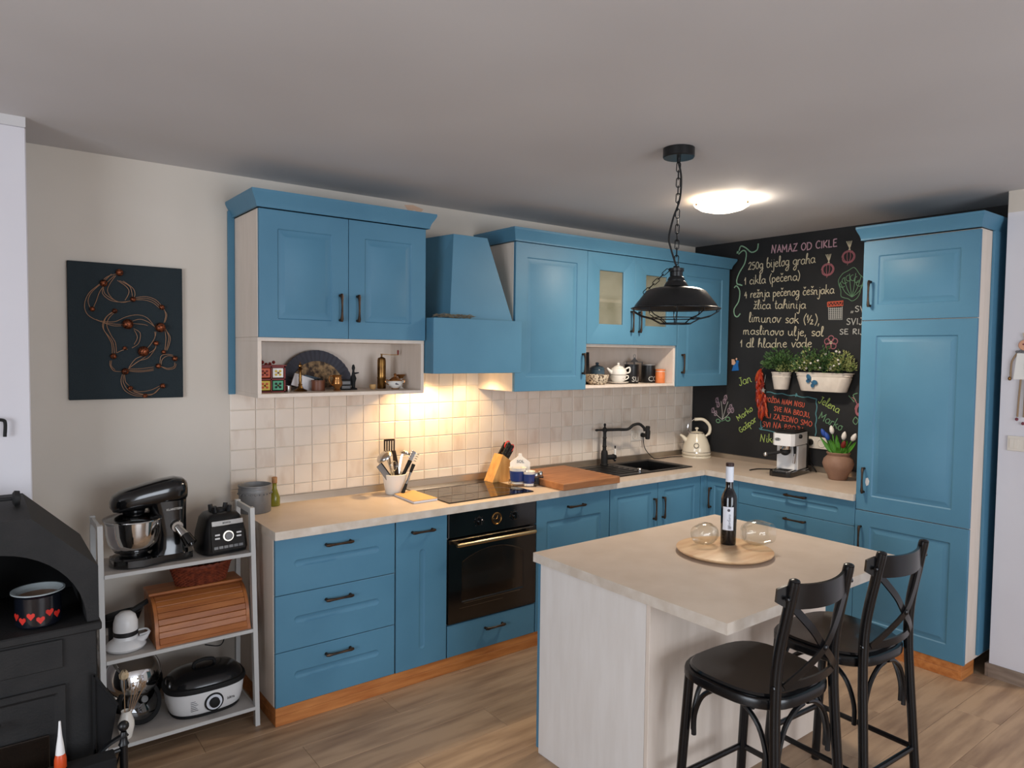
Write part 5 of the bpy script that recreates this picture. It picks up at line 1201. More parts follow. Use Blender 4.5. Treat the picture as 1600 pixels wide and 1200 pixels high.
mb = MB(); mb.lathe([(.035, .045), (.034, .050), (.020, .062), (.006, .070), (.006, .074), (.009, .079), (.005, .086), (0, .087)], (.775, -.245, Z1), 24)
mb.lathe([(.0225, 0), (.0228, .003), (.017, .006)], (.775, -.245, Z1), 20); mb.build('gilded_lid', 'gold', t)
for s_ in(-1, 1): mb = MB(); mb.tube(crom([(.775+s_*.038, -.245, Z1+.026), (.775+s_*.056, -.245, Z1+.034), (.775+s_*.054, -.245, Z1+.052), (.775+s_*.036, -.245, Z1+.046)], 4), .0028, 7); mb.build('handle', 'gold', t)
mb = MB(); mb.ball((.768, -.2835, Z1+.031), (.013, .0025, .006), 10); mb.build('painted_scene', 'ink', t)
t = thing('creamer', 'white and brown porcelain creamer with curled handle at the right end', 'jug', (.835, -.20, Z1))
mb = MB(); mb.lathe([(0, 0), (.017, 0), (.013, .004), (.006, .010), (.008, .02), (.020, .030), (.022, .040), (.009, .052), (.010, .058), (.020, .070), (.026, .076), (.023, .075), (.008, .06), (0, .05)], (.835, -.20, Z1), 24); mb.build('body', 'ceramic', t)
mb = MB(); mb.lathe([(.0085, .052), (.0105, .058), (.0205, .070), (.0265, .0765), (.0255, .078)], (.835, -.20, Z1), 24); mb.tube(crom([(.814, -.20, Z1+.038), (.796, -.20, Z1+.05), (.798, -.20, Z1+.072), (.812, -.20, Z1+.07)], 4), .003, 7); mb.build('gilded_rim', 'gold', t)

Z2 = 1.4968
mb = MB(); mb.prism([(-.034, 0), (.030, 0), (.022, .215), (-.020, .215)], (2.246, -.18, Z2), EX, EZ, -EY, -.02, .02)
solo(mb, 'grater', 'rubber', 'tall dark box grater shape at the left end of the tea shelf', 'grater')
t = thing('basket', 'round speckled woven basket at the left front of the tea shelf', 'basket', (2.270, -.30, Z2))
mb = MB(); mb.lathe([(0, 0), (.050, 0), (.070, .02), (.078, .05), (.080, .066), (.075, .066), (.070, .03), (0, .006)], (2.262, -.285, Z2), 36); mb.build('bowl', 'speck', t)
t = thing('lidded_pot', 'small slate blue lidded stoneware pot behind the speckled basket', 'pot', (2.375, -.17, Z2))
mb = MB(); mb.lathe([(0, 0), (.046, 0), (.052, .01), (.053, .09), (.048, .10), (0, .10)], (2.375, -.17, Z2), 28); mb.build('body', 'tealpot', t)
mb = MB(); mb.lathe([(.052, .099), (.053, .104), (.040, .118), (.012, .126), (.009, .132), (.013, .138), (.010, .145), (0, .147)], (2.375, -.17, Z2), 28); mb.build('lid', 'tealpot', t)
t = thing('tea_for_one', 'white teapot stacked on its matching cup and saucer', 'teapot', (2.515, -.25, Z2))
tc = (2.500, -.25, Z2)
mb = MB(); mb.lathe([(0, 0), (.045, 0), (.072, .010), (.075, .014), (.045, .008), (0, .008)], tc, 32); mb.build('saucer', 'ceramic', t)
mb = MB(); mb.lathe([(0, .009), (.032, .009), (.036, .012), (.052, .032), (.058, .056), (.056, .058), (0, .03)], tc, 32); cu = mb.build('cup', 'ceramic', t)
mb = MB(); mb.tube(crom([V(*tc)+V(.055, -.01, .052), V(*tc)+V(.082, -.015, .054), V(*tc)+V(.083, -.015, .036), V(*tc)+V(.05, -.008, .022)], 4), .004, 8); mb.build('cup_handle', 'ceramic', cu)
mb = MB(); mb.ball((2.497, -.300, Z2+.040), (.008, .004, .007), 8); mb.build('painted_flower', 'plum', cu)
mb = MB(); mb.lathe([(0, .059), (.050, .059), (.058, .066), (.060, .08), (.052, .102), (.034, .114)], tc, 32); pt = mb.build('pot', 'ceramic', t)
mb = MB(); mb.lathe([(.036, .113), (.034, .118), (.014, .126), (.006, .129), (.010, .136), (.006, .144), (0, .145)], tc, 28); mb.build('lid', 'ceramic', pt)
mb = MB(); mb.tube(crom([V(*tc)+V(.055, -.01, .098), V(*tc)+V(.09, -.02, .112), V(*tc)+V(.092, -.02, .08), V(*tc)+V(.058, -.01, .07)], 5), .0055, 8); mb.build('handle', 'ceramic', pt)
mb = MB(); mb.tube([V(*tc)+V(-.05, .01, .075), V(*tc)+V(-.078, .015, .098), V(*tc)+V(-.09, .018, .108)], [.014, .008, .006], 10); mb.build('spout', 'ceramic', pt)
def canister(x, y, s, label, rim, a0_=-2.36):
    t = thing('canister', label, 'canister', (x, y, Z2), group=None)
    mb = MB(); mb.lathe([(0, 0), (.048, 0), (.050, .003), (.050, .124), (0, .124)], (x, y, Z2), 36); b_ = mb.build('body', 'blkm', t)
    mb = MB(); mb.lathe([(.050, .125), (.0515, .126), (.0515, .133), (0, .135)], (x, y, Z2), 36); mb.build('lid', rim, t)
    # lettering wrapped on the curved front
    o_ = text(s, .052, (0, 0, 0), EX, EZ, 'letter', b_)
    for v in o_.data.vertices:
        w_ = v.co+(b_.matrix_world.translation*0); lx = v.co.x+x; lz = v.co.z+Z2
        a = a0_+(lx)/.050; r_ = .0506
        v.co = (r_*math.cos(a), r_*math.sin(a), .012+lz)
    return t
canister(2.645, -.24, 'SUGAR', 'black round canister with white letters SU, beside the teapot', 'blkm')
canister(2.843, -.22, 'COFFEE', 'black round canister with white letters CO and pale rim', 'greycan', -2.44)
t = thing('lantern', 'small grey metal and glass lantern between the two black canisters', 'lantern', (2.775, -.10, Z2))
mb = MB(); lx, ly = 2.830, -.095
for a in(-1, 1):
    for b in(-1, 1): mb.box(lx+a*.04-.003, lx+a*.04+.003, ly+b*.04-.003, ly+b*.04+.003, Z2, Z2+.145)
mb.box(lx-.045, lx+.045, ly-.045, ly+.045, Z2, Z2+.006, .001); mb.box(lx-.045, lx+.045, ly-.045, ly+.045, Z2+.145, Z2+.150, .001); mb.lathe([(.04, .15), (.012, .17), (.010, .178), (0, .18)], (lx, ly, Z2), 4); mb.tube([(lx+.012*math.cos(a*PI/6), ly, Z2+.19+.012*math.sin(a*PI/6)) for a in range(12)], .0016, 6, closed=True)
mb.build('frame', 'greycan', t)
mb = MB(); mb.box(lx-.037, lx+.037, ly-.038, ly-.0365, Z2+.006, Z2+.145); mb.build('glass', 'clear', t)
t = thing('spice_jar', 'orange ceramic clip-top jar at the right end of the tea shelf', 'jar', (2.883, -.297, Z2))
mb = MB(); mb.lathe([(0, 0), (.033, 0), (.035, .004), (.034, .03), (.0355, .034), (.034, .038), (.035, .06), (.034, .078), (.029, .084), (0, .084)], (2.883, -.297, Z2), 28); mb.build('body', 'orange', t)
mb = MB(); mb.lathe([(.031, .0845), (.035, .087), (.035, .096), (.028, .100), (0, .101)], (2.883, -.297, Z2), 28); mb.build('lid', 'orange', t)
mb = MB(); mb.lathe([(.0305, .080), (.033, .0825), (.0315, .0865)], (2.883, -.297, Z2), 28); mb.build('seal', 'ceramic', t)

# ================================================================ wall art
t = thing('wall_art', 'dark slate canvas panel with swirling copper wires and beads on the left wall', 'wall art', (-.483, -.002, 1.468))
mb = MB(); mb.box(-.7165, -.248, -.022, -.001, 1.470, 2.086, .002); mb.build('canvas', 'canvas', t)
def A(px_, py_):   # art-crop pixel -> panel plane (bilinear inside the panel)
    u = (px_-118)/(908-118); v = (py_-135)/(1080-135)
    return (-.7165+.4685*min(1, max(0, u)), 2.086-.616*min(1, max(0, v+ (0.0)*u)))
def A2(px_, py_):
    # perspective corners in the crop: TL(108,124) TR(905,174) BR(921,1062) BL(131,1096)
    u = (px_-120)/(795.0); u -= 0; ut = (px_-(108+23*(py_-124)/972))/(797-7*(py_-124)/972)
    top = 124+50*ut; bot = 1096-34*ut; return (-.7165+.4685*ut, 2.086-.616*(py_-top)/(bot-top))
beads = [(453, 205, 26), (347, 280, 26), (548, 388, 20), (754, 441, 20), (274, 459, 18), (423, 470, 18), (511, 560, 38), (742, 580, 37), (714, 690, 19), (622, 747, 39), (770, 750, 17), (494, 727, 15), (417, 783, 22), (853, 794, 21), (731, 847, 19), (497, 888, 25), (764, 985, 20), (534, 1006, 19), (639, 1056, 17)]
for bx_, by_, br_ in beads:
    x_, z_ = A2(bx_, by_); r_ = br_*.62/1000
    mb = MB(); mb.ball((x_, -.022-r_*.75, z_), r_, 14); mb.build('bead', 'copper', t)
wires = [[(440, 212), (370, 235), (320, 285), (250, 350), (222, 430), (245, 500), (330, 545), (420, 560), (480, 562)],
 [(400, 215), (345, 270), (270, 340), (245, 400), (262, 455)], [(420, 225), (360, 285), (320, 340), (300, 400), (280, 450)],
 [(430, 225), (385, 290), (375, 340), (420, 395), (480, 410), (540, 395)], [(350, 300), (340, 350), (390, 395), (460, 408), (530, 400)],
 [(345, 300), (355, 350), (400, 385), (420, 392)], [(440, 258), (500, 300), (520, 340), (495, 395)], [(455, 260), (520, 295), (540, 340), (545, 375)], [(480, 262), (545, 310), (562, 350), (555, 380)],
 [(570, 375), (640, 368), (710, 390), (760, 435)], [(570, 385), (640, 380), (700, 400), (748, 440)], [(560, 392), (630, 392), (690, 410), (738, 445)],
 [(765, 450), (790, 490), (780, 545)], [(775, 455), (782, 500), (772, 548)],
 [(415, 478), (370, 510), (350, 560), (355, 610), (410, 680), (425, 765)], [(405, 478), (360, 520), (342, 580), (380, 650), (405, 700), (410, 768)], [(418, 485), (385, 520), (370, 570), (400, 640), (430, 690), (438, 760)],
 [(330, 540), (420, 545), (500, 510), (580, 495), (650, 515), (705, 575)], [(300, 530), (400, 570), (470, 572)], [(540, 540), (600, 525), (660, 545), (710, 580)], [(550, 555), (620, 560), (655, 568)],
 [(555, 590), (600, 620), (590, 690), (545, 725)], [(560, 600), (580, 650), (560, 700)], [(440, 760), (480, 740), (515, 735)],
 [(705, 610), (705, 650), (670, 705), (640, 735)], [(715, 610), (712, 640)], [(780, 590), (815, 640), (812, 690), (795, 738)], [(785, 590), (805, 640), (800, 690), (785, 740)], [(780, 600), (785, 660), (780, 735)],
 [(525, 860), (570, 800), (640, 770), (700, 735), (718, 700)], [(525, 865), (590, 815), (660, 790), (715, 720)], [(520, 870), (570, 830), (640, 785)],
 [(395, 815), (395, 850), (420, 885), (470, 890)], [(405, 815), (402, 850), (430, 880)],
 [(520, 870), (600, 868), (700, 855)], [(520, 880), (620, 880), (700, 868)], [(515, 885), (600, 890), (700, 878)],
 [(745, 840), (750, 780), (790, 765), (840, 770)], [(755, 840), (760, 800), (800, 775), (845, 780)], [(750, 850), (800, 870), (850, 860), (865, 830)], [(755, 850), (800, 862), (845, 850), (855, 820)],
 [(480, 910), (470, 960), (495, 1020), (560, 1055), (625, 1060)], [(490, 912), (485, 960), (515, 1015), (570, 1045), (630, 1050)], [(495, 912), (500, 960), (530, 990)], [(545, 1010), (600, 1028), (680, 1015), (745, 985)], [(550, 1020), (620, 1045), (700, 1040), (745, 1000)], [(560, 1030), (640, 1050), (690, 1045), (738, 1005)]]
for w_ in wires:
    pts = [V(A2(*q)[0], -.026, A2(*q)[1]) for q in w_]; Q = crom(pts, 4); k = len(Q)
    Q = [V(p.x, -.0235-.007*math.sin(PI*i/(k-1)), p.z) for i, p in enumerate(Q)]
    mb = MB(); mb.tube(Q, .0014, 5); mb.build('wire', 'wire', t)

# ================================================================ lamps
t = thing('ceiling_lamp', 'lit round glass ceiling lamp in front of the wall cabinets', 'ceiling lamp', (2.285, -1.231, CEIL))
lc = (2.285, -1.231, 0)
mb = MB(); mb.lathe([(0, CEIL-.0005), (.045, CEIL-.0005), (.045, CEIL-.02), (0, CEIL-.02)], lc, 32); mb.build('mount', 'white', t)
mb = MB(); mb.lathe([(.155, CEIL-.028), (.150, CEIL-.036), (.12, CEIL-.056), (.07, CEIL-.070), (0, CEIL-.075)], lc, 40); mb.build('glass_dome', 'glow', t)
for a in(.6, 2.7, 4.8):
    mb = MB(); p = V(lc[0]+.156*math.cos(a), lc[1]+.156*math.sin(a), CEIL-.028); mb.tube([V(p.x*.0+lc[0]+.115*math.cos(a), lc[1]+.115*math.sin(a), CEIL-.012), p, p-EZ*.012], .003, 6); mb.ball(p-EZ*.012, .006, 8); mb.build('clip', 'brass', t)
pc = V(1.333, -1.706, 0); zr = 1.925; R0 = .186
t = thing('pendant_lamp', 'black industrial pendant lamp with wire cage hanging over the island', 'pendant lamp', (pc.x, pc.y, CEIL))
mb = MB(); mb.lathe([(0, CEIL-.0005), (.066, CEIL-.0005), (.066, CEIL-.036), (.063, CEIL-.040), (0, CEIL-.040)], pc, 32); mb.tube([(pc.x, pc.y, CEIL-.040), (pc.x, pc.y, CEIL-.058)], .008, 10); mb.build('ceiling_rose', 'lampout', t)
zs_ = 1.993; ztop = zs_+.086
def chain_links(p0, p1, L_, wid, r, parent):
    p0 = Vector(p0); p1 = Vector(p1); d = (p1-p0); n_ = max(1, int(d.length/(L_*.78))); d_ = d.normalized(); s_ = d_.orthogonal().normalized(); s2 = d_.cross(s_)
    st = d.length/n_
    for i in range(n_):
        c_ = p0+d_*(st*(i+.5)); w_ = s_ if i % 2 else s2; h = st*.62; pts = []
        for k in range(12):
            a = 2*PI*k/12; pts.append(c_+d_*((h-wid)*(1 if math.cos(a) > 0 else -1)+wid*math.cos(a))+w_*(wid*math.sin(a)))
        mb = MB(); mb.tube(pts, r, 5, closed=True); mb.build('chain_link', 'chain', parent)
chain_links((pc.x, pc.y, CEIL-.062), (pc.x, pc.y, ztop+.01), .040, .0085, .0022, t)
side = V(-.79, .61, 0)
mb = MB(); mb.tube(crom([(pc.x, pc.y, CEIL-.06), V(pc.x, pc.y, CEIL-.12)-side*.012, V(pc.x, pc.y, 2.36)-side*.008, V(pc.x, pc.y, 2.28)+side*.018, V(pc.x, pc.y, 2.20)+side*.034, V(pc.x, pc.y, 2.15)+side*.024, (pc.x, pc.y, ztop)], 6), .0042, 8); mb.build('cable', 'rubber', t)
hz = lambda d: ztop-d*.8
mb = MB(); mb.lathe([(0, hz(0)), (.012, hz(0)), (.015, hz(.01)), (.032, hz(.012)), (.032, hz(.028)), (.027, hz(.03)), (.027, hz(.055)), (.031, hz(.058)), (.036, hz(.07)), (.036, hz(.078)), (.042, hz(.085)), (.048, hz(.098)), (.052, hz(.108)), (.02, hz(.109))], pc, 28); mb.build('socket_housing', 'lampout', t)
mb = MB()
mb.lathe([(.030, zs_), (.085, zs_-.006), (.105, zs_-.011), (.125, zs_-.020), (.168, zs_-.075), (.176, zs_-.088), (R0, zs_-.092), (R0, zs_-.096), (.174, zs_-.092), (.166, zs_-.078), (.122, zs_-.023), (.10, zs_-.014), (.030, zs_-.003)], pc, 48)
mb.build('shade', 'lampout', t, .5)
zr = zs_-.096
chain_links(V(pc.x, pc.y, ztop-.016)+side*.036, V(pc.x, pc.y, zs_-.03)+side*.135, .034, .0075, .0018, t)
zb_ = zr-.062
mb = MB(); rr_ = .065
mb.tube([(pc.x+rr_*math.cos(a*PI/12), pc.y+rr_*math.sin(a*PI/12), zb_) for a in range(24)], .0026, 6, closed=True)
mb.tube([(pc.x+.105*math.cos(a*PI/12), pc.y+.105*math.sin(a*PI/12), zb_+.023) for a in range(24)], .0022, 6, closed=True)
mb.tube([(pc.x+(R0)*math.cos(a*PI/12), pc.y+R0*math.sin(a*PI/12), zr+.002) for a in range(24)], .0030, 6, closed=True)
for i in range(10):
    a = i*2*PI/10+.1; u_ = V(math.cos(a), math.sin(a), 0); mb.tube([pc+u_*R0+EZ*(zr+.003), pc+u_*(R0-.004)+EZ*(zr-.012), pc+u_*.15+EZ*(zr-.030), pc+u_*.105+EZ*(zb_+.021), pc+u_*rr_+EZ*zb_], .0024, 6)
mb.build('wire_cage', 'chain', t)
mb = MB(); mb.lathe([(.013, zs_+.0), (.014, zs_-.015), (.028, zs_-.045), (.030, zs_-.06), (.022, zs_-.08), (0, zs_-.088)], pc, 20); mb.build('bulb', 'jarglass', t)

# ================================================================ island
ix0, ix1, iy0, iy1, IZ = .815, 2.055, -1.402, -2.368, .860
t = thing('island', 'kitchen island with beige worktop overhanging a whitewashed base', 'kitchen island', (1.43, -1.88, 0))
mb = MB(); P4 = [(ix0, iy1), (ix1, iy1), (ix1, iy0), (ix0, iy0)]
mb.add([(*p, IZ) for p in P4]+[(*p, IZ-.038) for p in P4], [(0, 1, 2, 3), (7, 6, 5, 4)]); mb.cur = 1
mb.add([(*p, z) for z in(IZ, IZ-.038) for p in P4], [(i, (i+1) % 4, 4+(i+1) % 4, 4+i) for i in range(4)]); mb.build('worktop', ['top', 'top_edge'], t, .4)
zb2 = IZ-.0385
mb = MB(); mb.box(.832, .850, -2.018, -1.432, 0.0, zb2, .001); mb.build('side_panel', 'isl', t)
mb = MB(); mb.box(.832, 2.03, -2.037, -2.0195, 0.0, zb2, .001); mb.build('back_panel', 'cream', t)
mb = MB(); mb.box(2.012, 2.03, -2.018, -1.432, 0.0, zb2, .001); mb.build('side_panel', 'isl', t)
mb = MB(); mb.box(.851, 2.011, -2.0, -1.45, .08, zb2-.004); mb.build('carcass', 'cream', t)
for i in range(2): 
    dd = front(t, 'door', (1.43-.585*i+.585-.0, -1.4495, .085), (-1, 0, 0), (0, 1, 0), .583, zb2-.09, raised(.583, zb2-.09, .08), (.53 if i == 0 else .05, .55), 'v', .145, t=.018)
mb = MB(); mb.box(.836, .8315, -1.4315, -1.420, .05, zb2-.003); 
mb = MB(); mb.box(.833, .846, -1.4315, -1.415, .02, zb2-.001, .001); mb.build('door_edge', 'blue', t)

# round board, bottle and glasses
rb = V(1.475, -1.88, IZ)
mb = MB(); mb.lathe([(0, .0005), (.155, .0005), (.182, .004), (.198, .014), (.200, .020), (.196, .022), (0, .022)], rb, 56)
solo(mb, 'round_board', 'palewood', 'round pale wooden board in the middle of the island', 'board', base=rb)
ZBd = IZ+.0225
bt = V(1.548, -1.846, ZBd)
t = thing('wine_bottle', 'slim black wine bottle with white label and white neck sleeve', 'bottle', bt)
mb = MB(); mb.lathe([(0, .004), (.022, .002), (.031, 0), (.033, .006), (.0335, .11), (.0335, .20), (.030, .215), (.022, .232), (.0165, .245), (.0155, .26), (.0150, .30)], bt, 36); mb.build('bottle', 'wine', t)
mb = MB(); mb.lathe([(.0152, .272), (.0165, .273), (.0168, .338), (.0160, .340)], bt, 28); mb.build('neck_sleeve', 'label', t)
mb = MB(); mb.lathe([(.0150, .338), (.0172, .340), (.0175, .352), (.015, .355), (0, .355)], bt, 28); mb.build('cap', mat('dark_wax_cap', (52, 30, 26), .4), t)
vd_ = Vector((cam.location.x-bt.x, cam.location.y-bt.y)).normalized() if False else Vector((-1.057-bt.x, -3.684-bt.y)).normalized()
a_ = math.atan2(vd_.y, vd_.x)
mb = MB(); mb.lathe([(.0339, .066), (.0340, .067), (.0340, .166), (.0339, .167)], bt, 14, a0=a_-.78, a1=a_+.62); lb = mb.build('label', 'label', t)
mb = MB(); tdir = V(-math.sin(a_), math.cos(a_), 0); nd = V(math.cos(a_), math.sin(a_), 0)
mb.lathe([(0, 0), (.0062, 0)], bt+nd*.03475+EZ*.153, 16, (tdir, EZ, nd)); mb.build('seal', 'ink', lb)
mb = MB(); x_ = 0
for ch in 'Barbara':
    w_, ss = F[ch]
    for q in ss: mb.tube(crom([bt+nd*.0349-tdir*(-.008+.0068*b+.0*a)+EZ*(.078+(x_+a+.35*b)*.0095) for a, b in q], 3), .00042, 4)
    x_ += w_
mb.build('script', 'ink', lb)
mb = MB()
for k in range(4): mb.obox(bt+nd*.0349+tdir*.010+tdir*(-.0035*k)+EZ*.077, (.0004, .0006, .006), (nd, tdir, EZ))
mb.build('small_print', 'ink', lb)
def tumbler(label, c_, ax_, r, L_):
    ax_ = Vector(ax_).normalized(); s1 = ax_.orthogonal().normalized(); s2 = ax_.cross(s1)
    t = thing('wine_glass', label, 'glass', (c_[0], c_[1], ZBd), group=None)
    mb = MB(); pr = [(0, 0), (r*.35, .0), (r*.62, .006), (r*.9, L_*.25), (r, L_*.45), (r*.95, L_*.66), (r*.8, L_*.88), (r*.72, L_), (r*.70, L_), (r*.78, L_*.88), (r*.93, L_*.66), (r*.98, L_*.45), (r*.88, L_*.26), (r*.55, .010), (0, .008)]
    mb.lathe(pr, c_, 36, (s1, s2, ax_)); return mb.build('bowl', 'clear', t)
tumbler('empty stemless wine glass lying on the board, left of the bottle', V(1.505, -1.812, ZBd+.049), (-.85, .25, -.02), .049, .105)
tumbler('empty stemless wine glass lying on the board, right of the bottle', V(1.572, -1.898, ZBd+.056), (.80, -.52, -.02), .056, .135)

# ================================================================ bar stools
def stool(loc, rz, label):
    t = thing('bar_stool', label, 'stool', loc, rz=rz, group='bar stools at the island')
    SH = .645; n = 32; W2, Dp = .212, .20
    def outline(s, z):
        q = []
        for i in range(n):
            a = 2*PI*i/n; c_, s_ = math.cos(a), math.sin(a); e = 2/3.0
            x = W2*s*math.copysign(abs(c_)**e, c_); y = Dp*s*math.copysign(abs(s_)**e, s_)
            x *= (1+.07*(y/Dp)); q.append((x, y, z))
        return q
    mb = MB(); L_ = [outline(.96, SH-.042), outline(1.0, SH-.036), outline(1.0, SH-.014), outline(.985, SH-.008), outline(.93, SH-.006), outline(.86, SH-.012)]
    vs = [p for l in L_ for p in l]; fs = [(i*n+j, i*n+(j+1) % n, (i+1)*n+(j+1) % n, (i+1)*n+j) for i in range(len(L_)-1) for j in range(n)]+[tuple(range(n))[::-1], tuple((len(L_)-1)*n+j for j in range(n))]
    mb.add(vs, fs); mb.build('seat_frame', 'blkstool', t, .5)
    mb = MB(); L_ = [outline(.92, SH-.010), outline(.93, SH-.002), outline(.90, SH+.004), outline(.6, SH+.001), outline(.3, SH-.002)]
    vs = [p for l in L_ for p in l]; fs = [(i*n+j, i*n+(j+1) % n, (i+1)*n+(j+1) % n, (i+1)*n+j) for i in range(len(L_)-1) for j in range(n)]+[tuple(range(n))[::-1], tuple((len(L_)-1)*n+j for j in range(n))]
    mb.add(vs, fs); mb.build('seat_pad', 'blk', t, .5)
    hb = 1.03
    for s_ in(-1, 1):
        mb = MB(); mb.tube(crom([(s_*.185, -.225, 0), (s_*.172, -.205, .30), (s_*.158, -.185, .62), (s_*.152, -.188, .78), (s_*.148, -.215, .94), (s_*.147, -.232, hb)], 5), [.0165]*11+[.0175]*14+[.0165], 14); mb.ball((s_*.147, -.232, hb), (.0165, .0165, .008), 12); mb.build('rear_leg', 'blkstool', t)
        mb = MB(); mb.tube(crom([(s_*.175, .185, 0), (s_*.168, .172, .25), (s_*.160, .150, .605)], 4), .0165, 14); mb.build('front_leg', 'blkstool', t)
    mb = MB()   # curved top rail
    pts = [V(x, -.252+.033*(x/.147)**2, hb-.056+.010*(x/.185)**2) for x in [-.188+.376*i/14 for i in range(15)]]
    mb.strip(pts, EZ, [.020, .034]+[.038]*11+[.034, .020], .005); mb.build('top_rail', 'blkstool', t, .9)
    hx = .95
    for s_ in(-1, 1):
        mb = MB(); Q = crom([V(s_*.138, -.226, .945), V(s_*.065, -.243, .870), V(0, -.243-s_*.004, .802), V(-s_*.065, -.228, .745), V(-s_*.138, -.200, .690)], 4)
        UU = [EY.cross((Q[min(i+1, len(Q)-1)]-Q[max(i-1, 0)]).normalized()) for i in range(len(Q))]
        mb.strip(Q, UU, .0125, .003); mb.build('cross_slat', 'blkstool', t)
    mb = MB(); mb.ball((0, -.250, .80), (.010, .006, .010), 10); mb.build('cross_rivet', 'blkstool', t)
    mb = MB(); mb.strip([V(x, -.190-.028*(1-(x/.15)**2), .690) for x in [-.15+.30*i/10 for i in range(11)]], EZ, .013, .004); mb.build('lower_rail', 'blkstool', t)
    for s_ in(-1, 1):
        for zz_ in(.976, .690): yy_ = -.226 if zz_ > .9 else -.186; mb = MB(); mb.tube([(s_*.150, yy_, zz_), (s_*.172, yy_, zz_)], .006, 8); mb.ball((s_*.173, yy_, zz_), (.005, .008, .008), 8); mb.build('screw_cap', 'blkstool', t)
    # foot rails
    F4 = [V(-.172, .178, .235), V(.172, .178, .235), V(.176, -.208, .235), V(-.176, -.208, .235)]
    for i in range(4): mb = MB(); mb.tube([F4[i], F4[(i+1) % 4]], .0105, 10); mb.build('foot_rail', 'blkstool', t)
    # bentwood braces under the seat
    for i in range(4):
        a, b = [((-.160, .150), (.160, .150)), ((.160, .150), (.160, -.185)), ((.160, -.185), (-.160, -.185)), ((-.160, -.185), (-.160, .150))][i]
        A_, B_ = V(*a, 0), V(*b, 0); d_ = (B_-A_); L2 = d_.length; d_ = d_/L2
        for (P0, dr_) in((A_, d_), (B_, -d_)):
            mb = MB(); mb.tube(crom([P0+dr_*.024+EZ*.40, P0+dr_*.026+EZ*.47, P0+dr_*.055+EZ*.545, P0+dr_*.105+EZ*.588, P0+dr_*.150+EZ*.600], 4), .0085, 8); mb.build('brace', 'blkstool', t)
    return t
stool((1.045, -2.325, 0), -.05, 'black cross-back bar stool nearer the camera, at the left of the island edge')
stool((1.572, -2.335, 0), -.05, 'black cross-back bar stool farther right, nearer the tall cabinet')

# ================================================================ white rack with appliances
RX0, RX1 = -.668, -.045; SZ = [.09, .44, .785]
t = thing('shelf_rack', 'white open rack of three shelves between the stove and the worktop', 'shelf', (-.355, -.34, 0))
yf = lambda z: -.512+.066*z
for name, x0, x1 in(('side_frame', RX0, RX0+.02), ('side_frame', RX1-.02, RX1)):
    mb = MB()
    for (ya0, ya1, yb0, yb1) in((yf(0), yf(.985), yf(0)+.030, yf(.985)+.030), (-.215, -.235, -.190, -.210)):
        vs = [(x, y, z) for x in(x0, x1) for (y, z) in((ya0, 0), (yb0, 0), (yb1, .985), (ya1, .985))]
        mb.add(vs, [(0, 1, 2, 3), (4, 7, 6, 5), (0, 4, 5, 1), (1, 5, 6, 2), (2, 6, 7, 3), (3, 7, 4, 0)])
    mb.box(x0+.004, x1-.004, yf(.96)+.028, -.232, .955, .982, .001)
    for z in SZ: mb.box(x0+.004, x1-.004, yf(z)+.028, -.215, z-.045, z-.016, .001)
    mb.build(name, 'whitewood', t)
for z in SZ:
    mb = MB(); mb.box(RX0+.021, RX1-.021, yf(z), -.186, z-.015, z, .001); mb.build('shelf_board', 'shelfgrey', t)
    mb = MB(); mb.box(RX0+.021, RX1-.021, yf(z)-.004, yf(z)-.0003, z-.0155, z+.0005, .001); mb.build('shelf_edge', 'whitewood', t)
# stand mixer
mx, my, mz = -.45, -.345, SZ[2]
t = thing('stand_mixer', 'black stand mixer with steel bowl on the top shelf of the rack', 'mixer', (mx, my, mz), rz=0.0)
# local: head points to -x
mb = MB(); mb.prism([(-.165, .0), (-.155, .05), (-.11, .088), (-.05, .095), (.05, .070), (.12, .074), (.15, .06), (.16, 0), (.15, -.06), (.12, -.074), (.05, -.070), (-.05, -.095), (-.11, -.088), (-.155, -.05)], (0, 0, 0), EX, EY, EZ, .006, .034)
mb.lathe([(.09, .03), (.08, .040), (.055, .046), (.05, .052), (0, .052)], (-.075, 0, 0), 32)
mb.build('base', 'blk', t, .5)
def loft(mb, secs, n=20, pw=2.6):
    vs = []
    for (c_, rx, ry, ux_, uz) in secs:
        for j in range(n):
            a = 2*PI*j/n; cc, ss = math.cos(a), math.sin(a); vs.append(Vector(c_)+Vector(ux_)*(rx*math.copysign(abs(cc)**(2/pw), cc))+Vector(uz)*(ry*math.copysign(abs(ss)**(2/pw), ss)))
    k = len(secs); fs = [(i*n+j, i*n+(j+1) % n, (i+1)*n+(j+1) % n, (i+1)*n+j) for i in range(k-1) for j in range(n)]+[tuple(range(n))[::-1], tuple((k-1)*n+j for j in range(n))]
    mb.add(vs, fs)
mb = MB(); loft(mb, [((.062, 0, .03), .080, .070, EX, EY), ((.070, 0, .06), .066, .064, EX, EY), ((.072, 0, .12), .062, .060, EX, EY), ((.064, 0, .20), .070, .060, EX, EY), ((.056, 0, .262), .080, .060, EX, EY)], 28, 3.2); mb.build('column', 'blk', t, .9)
secs = []
for x_, z_, ry, rz_ in ((.139, .300, .020, .018), (.136, .300, .042, .040), (.122, .301, .056, .052), (.09, .302, .064, .058), (.04, .298, .067, .057), (-.03, .288, .067, .053), (-.09, .277, .064, .049), (-.125, .270, .057, .044), (-.148, .265, .043, .034), (-.159, .262, .020, .015)):
    secs.append((V(x_, 0, z_), ry, rz_, EY, EZ))
mb = MB(); loft(mb, secs, 28, 2.7); mb.build('head', 'blk', t, .9)
mb = MB(); mb.tube([(-.070, 0, .235), (-.070, 0, .205)], [.046, .038], 24); mb.lathe([(.036, .21), (.036, .190), (.012, .186), (.010, .150), (0, .15)], (-.070, 0, 0), 20); mb.build('beater_hub', 'blk', t)
